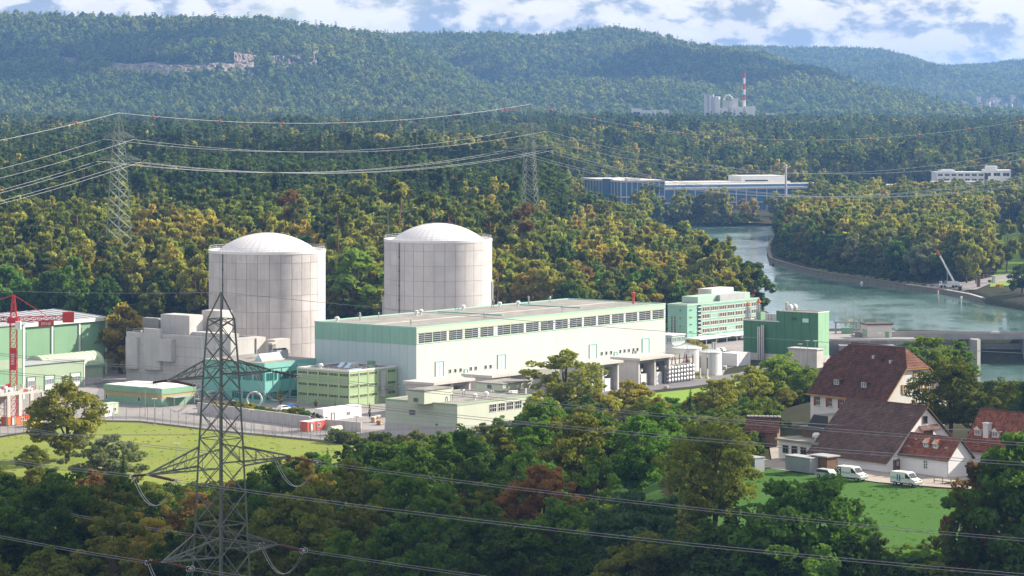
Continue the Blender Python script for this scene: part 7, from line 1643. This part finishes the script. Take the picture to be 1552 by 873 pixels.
# --- names and labels
KN = lambda k_: 'bush' if 'bush' in k_ else 'spruce_tree' if 'spruce' in k_ else 'larch_tree' if 'larch' in k_ else 'pine_tree' if 'pine' in k_ else 'dead_tree' if 'dead' in k_ else 'poplar_tree' if 'poplar' in k_ else 'willow_tree' if 'willow' in k_ else 'broadleaf_tree'
KW = {'bush':'bush','spruce_tree':'spruce','larch_tree':'larch','pine_tree':'pine with bare trunk','dead_tree':'bare dead trunk','poplar_tree':'narrow tree','willow_tree':'willow','broadleaf_tree':'broadleaf tree'}
def place(t_):
    px, Y, zn = t_['px'], t_['Y'], t_['zone']
    def near(lst): return min(lst, key=lambda q_: abs(q_[0]-px))[1]
    if zn == 'foreground':
        dep = 'front row' if Y < 485 else 'middle rows' if Y < 590 else 'back rows'
        return near(((20,'at the left edge'),(120,'below the lawn tree'),(230,'left of the near pylon'),(345,'around the near pylon'),(460,'below the fence corner'),(580,'below the white container'),(700,'below the pale block'),(830,'below the tall light tree'),(950,'below the golden tree'),(1060,'beside the utility pole'),(1150,'at the meadow edge')))+f', {dep}'
    if zn == 'edge': return near(((40,'behind the workshop hall'),(180,'under the left tall pylon'),(280,'behind the grey annex'),(410,'behind the nearer reactor'),(540,'between the two reactors'),(665,'behind the farther reactor'),(790,'under the middle pylon'),(860,'behind the turbine hall roof')))+' at the wood edge'
    if zn == 'riverwood': return near(((880,'behind the hall roof'),(960,'left of the office'),(1040,'above the office roof'),(1120,'at the river bank')))+' in the riverside wood'
    if zn == 'island': return near(((1175,'at the island tip'),(1250,'left of the island middle'),(1340,'in the island middle'),(1410,'behind the mobile crane'),(1480,'right of the mobile crane'),(1525,'at the island field')))+' on the wooded island'
    if zn == 'pine': return near(((118,'left of the tall pylon'),(240,'left of the nearer reactor'),(445,'above the nearer reactor'),(600,'above the farther reactor'),(680,'over the farther dome'),(770,'beside the middle pylon')))+' above the wood'
    if zn == 'named':
        return near(((50,'beside the lawn tree'),(200,'behind the bright yellow tree'),(540,'between the reactors'),(900,'below the transformer bays'),(1000,'below the switchyard'),(1120,'below the service road'),(1210,'left of the manor house'),(1300,'beside the vans'),(1400,'at the bottom of the meadow') if Y < 500 else (1400,'behind the manor house'),(1500,'at the right edge')))
    return zn
ORD = ORD if True else ['first','second','third','fourth','fifth','sixth','seventh','eighth','ninth','tenth','eleventh','twelfth','thirteenth','fourteenth','fifteenth','sixteenth','seventeenth','eighteenth','nineteenth','twentieth']
groups_ = {}
for t_ in TREES:
    t_['name'] = KN(t_['key']); t_['base'] = t_['lab'] or (f"{t_['col']} {KW[t_['name']]} {place(t_)}" if t_['name'] != 'dead_tree' else f"{KW[t_['name']]} {place(t_)}"); groups_.setdefault(t_['base'], []).append(t_)
for bs, lst in groups_.items():
    lst.sort(key=lambda q_: q_['px'])
    for i, q_ in enumerate(lst): q_['lab2'] = bs if len(lst) == 1 else f'{bs}, {ORD[min(i,19)]} from left'
GR = {'foreground':'trees of the foreground wood','edge':'trees at the wood edge behind the plant','riverwood':'trees of the riverside wood','island':'trees of the wooded island','pine':'tall pines and dead trunks above the wood','named':'trees standing near the buildings','on the bank above the retaining wall':'shrubs above the retaining wall'}
for t_ in TREES:
    o_ = bpy.data.objects.new(t_['name'], None); COL.objects.link(o_); o_.location = (t_['x'], t_['Y'], t_['z']); o_.rotation_euler = (rt_.uniform(-.03,.03), rt_.uniform(-.03,.03), rt_.uniform(0,6.28)); o_.scale = (t_['w'], t_['w'], t_['s'])
    tag(o_, t_['lab2'], 'bush' if t_['name'] == 'bush' else 'tree', GR[t_['zone']]); cr, tk = TREE[t_['key']]
    c_ = PAL[t_['col']]; j = [rt_.uniform(.82,1.18)*t_['k'] for _ in range(3)]; m_ = sum(j)/3
    for nm, me in (('crown', cr), ('trunk', tk)):
        if me is None: continue
        q_ = bpy.data.objects.new(nm, me); COL.objects.link(q_); q_.parent = o_; q_.color = (*[c_[i]*(m_*.7+j[i]*.3) for i in range(3)], 1)
print('single trees', len(TREES))
bpy.context.view_layer.update()
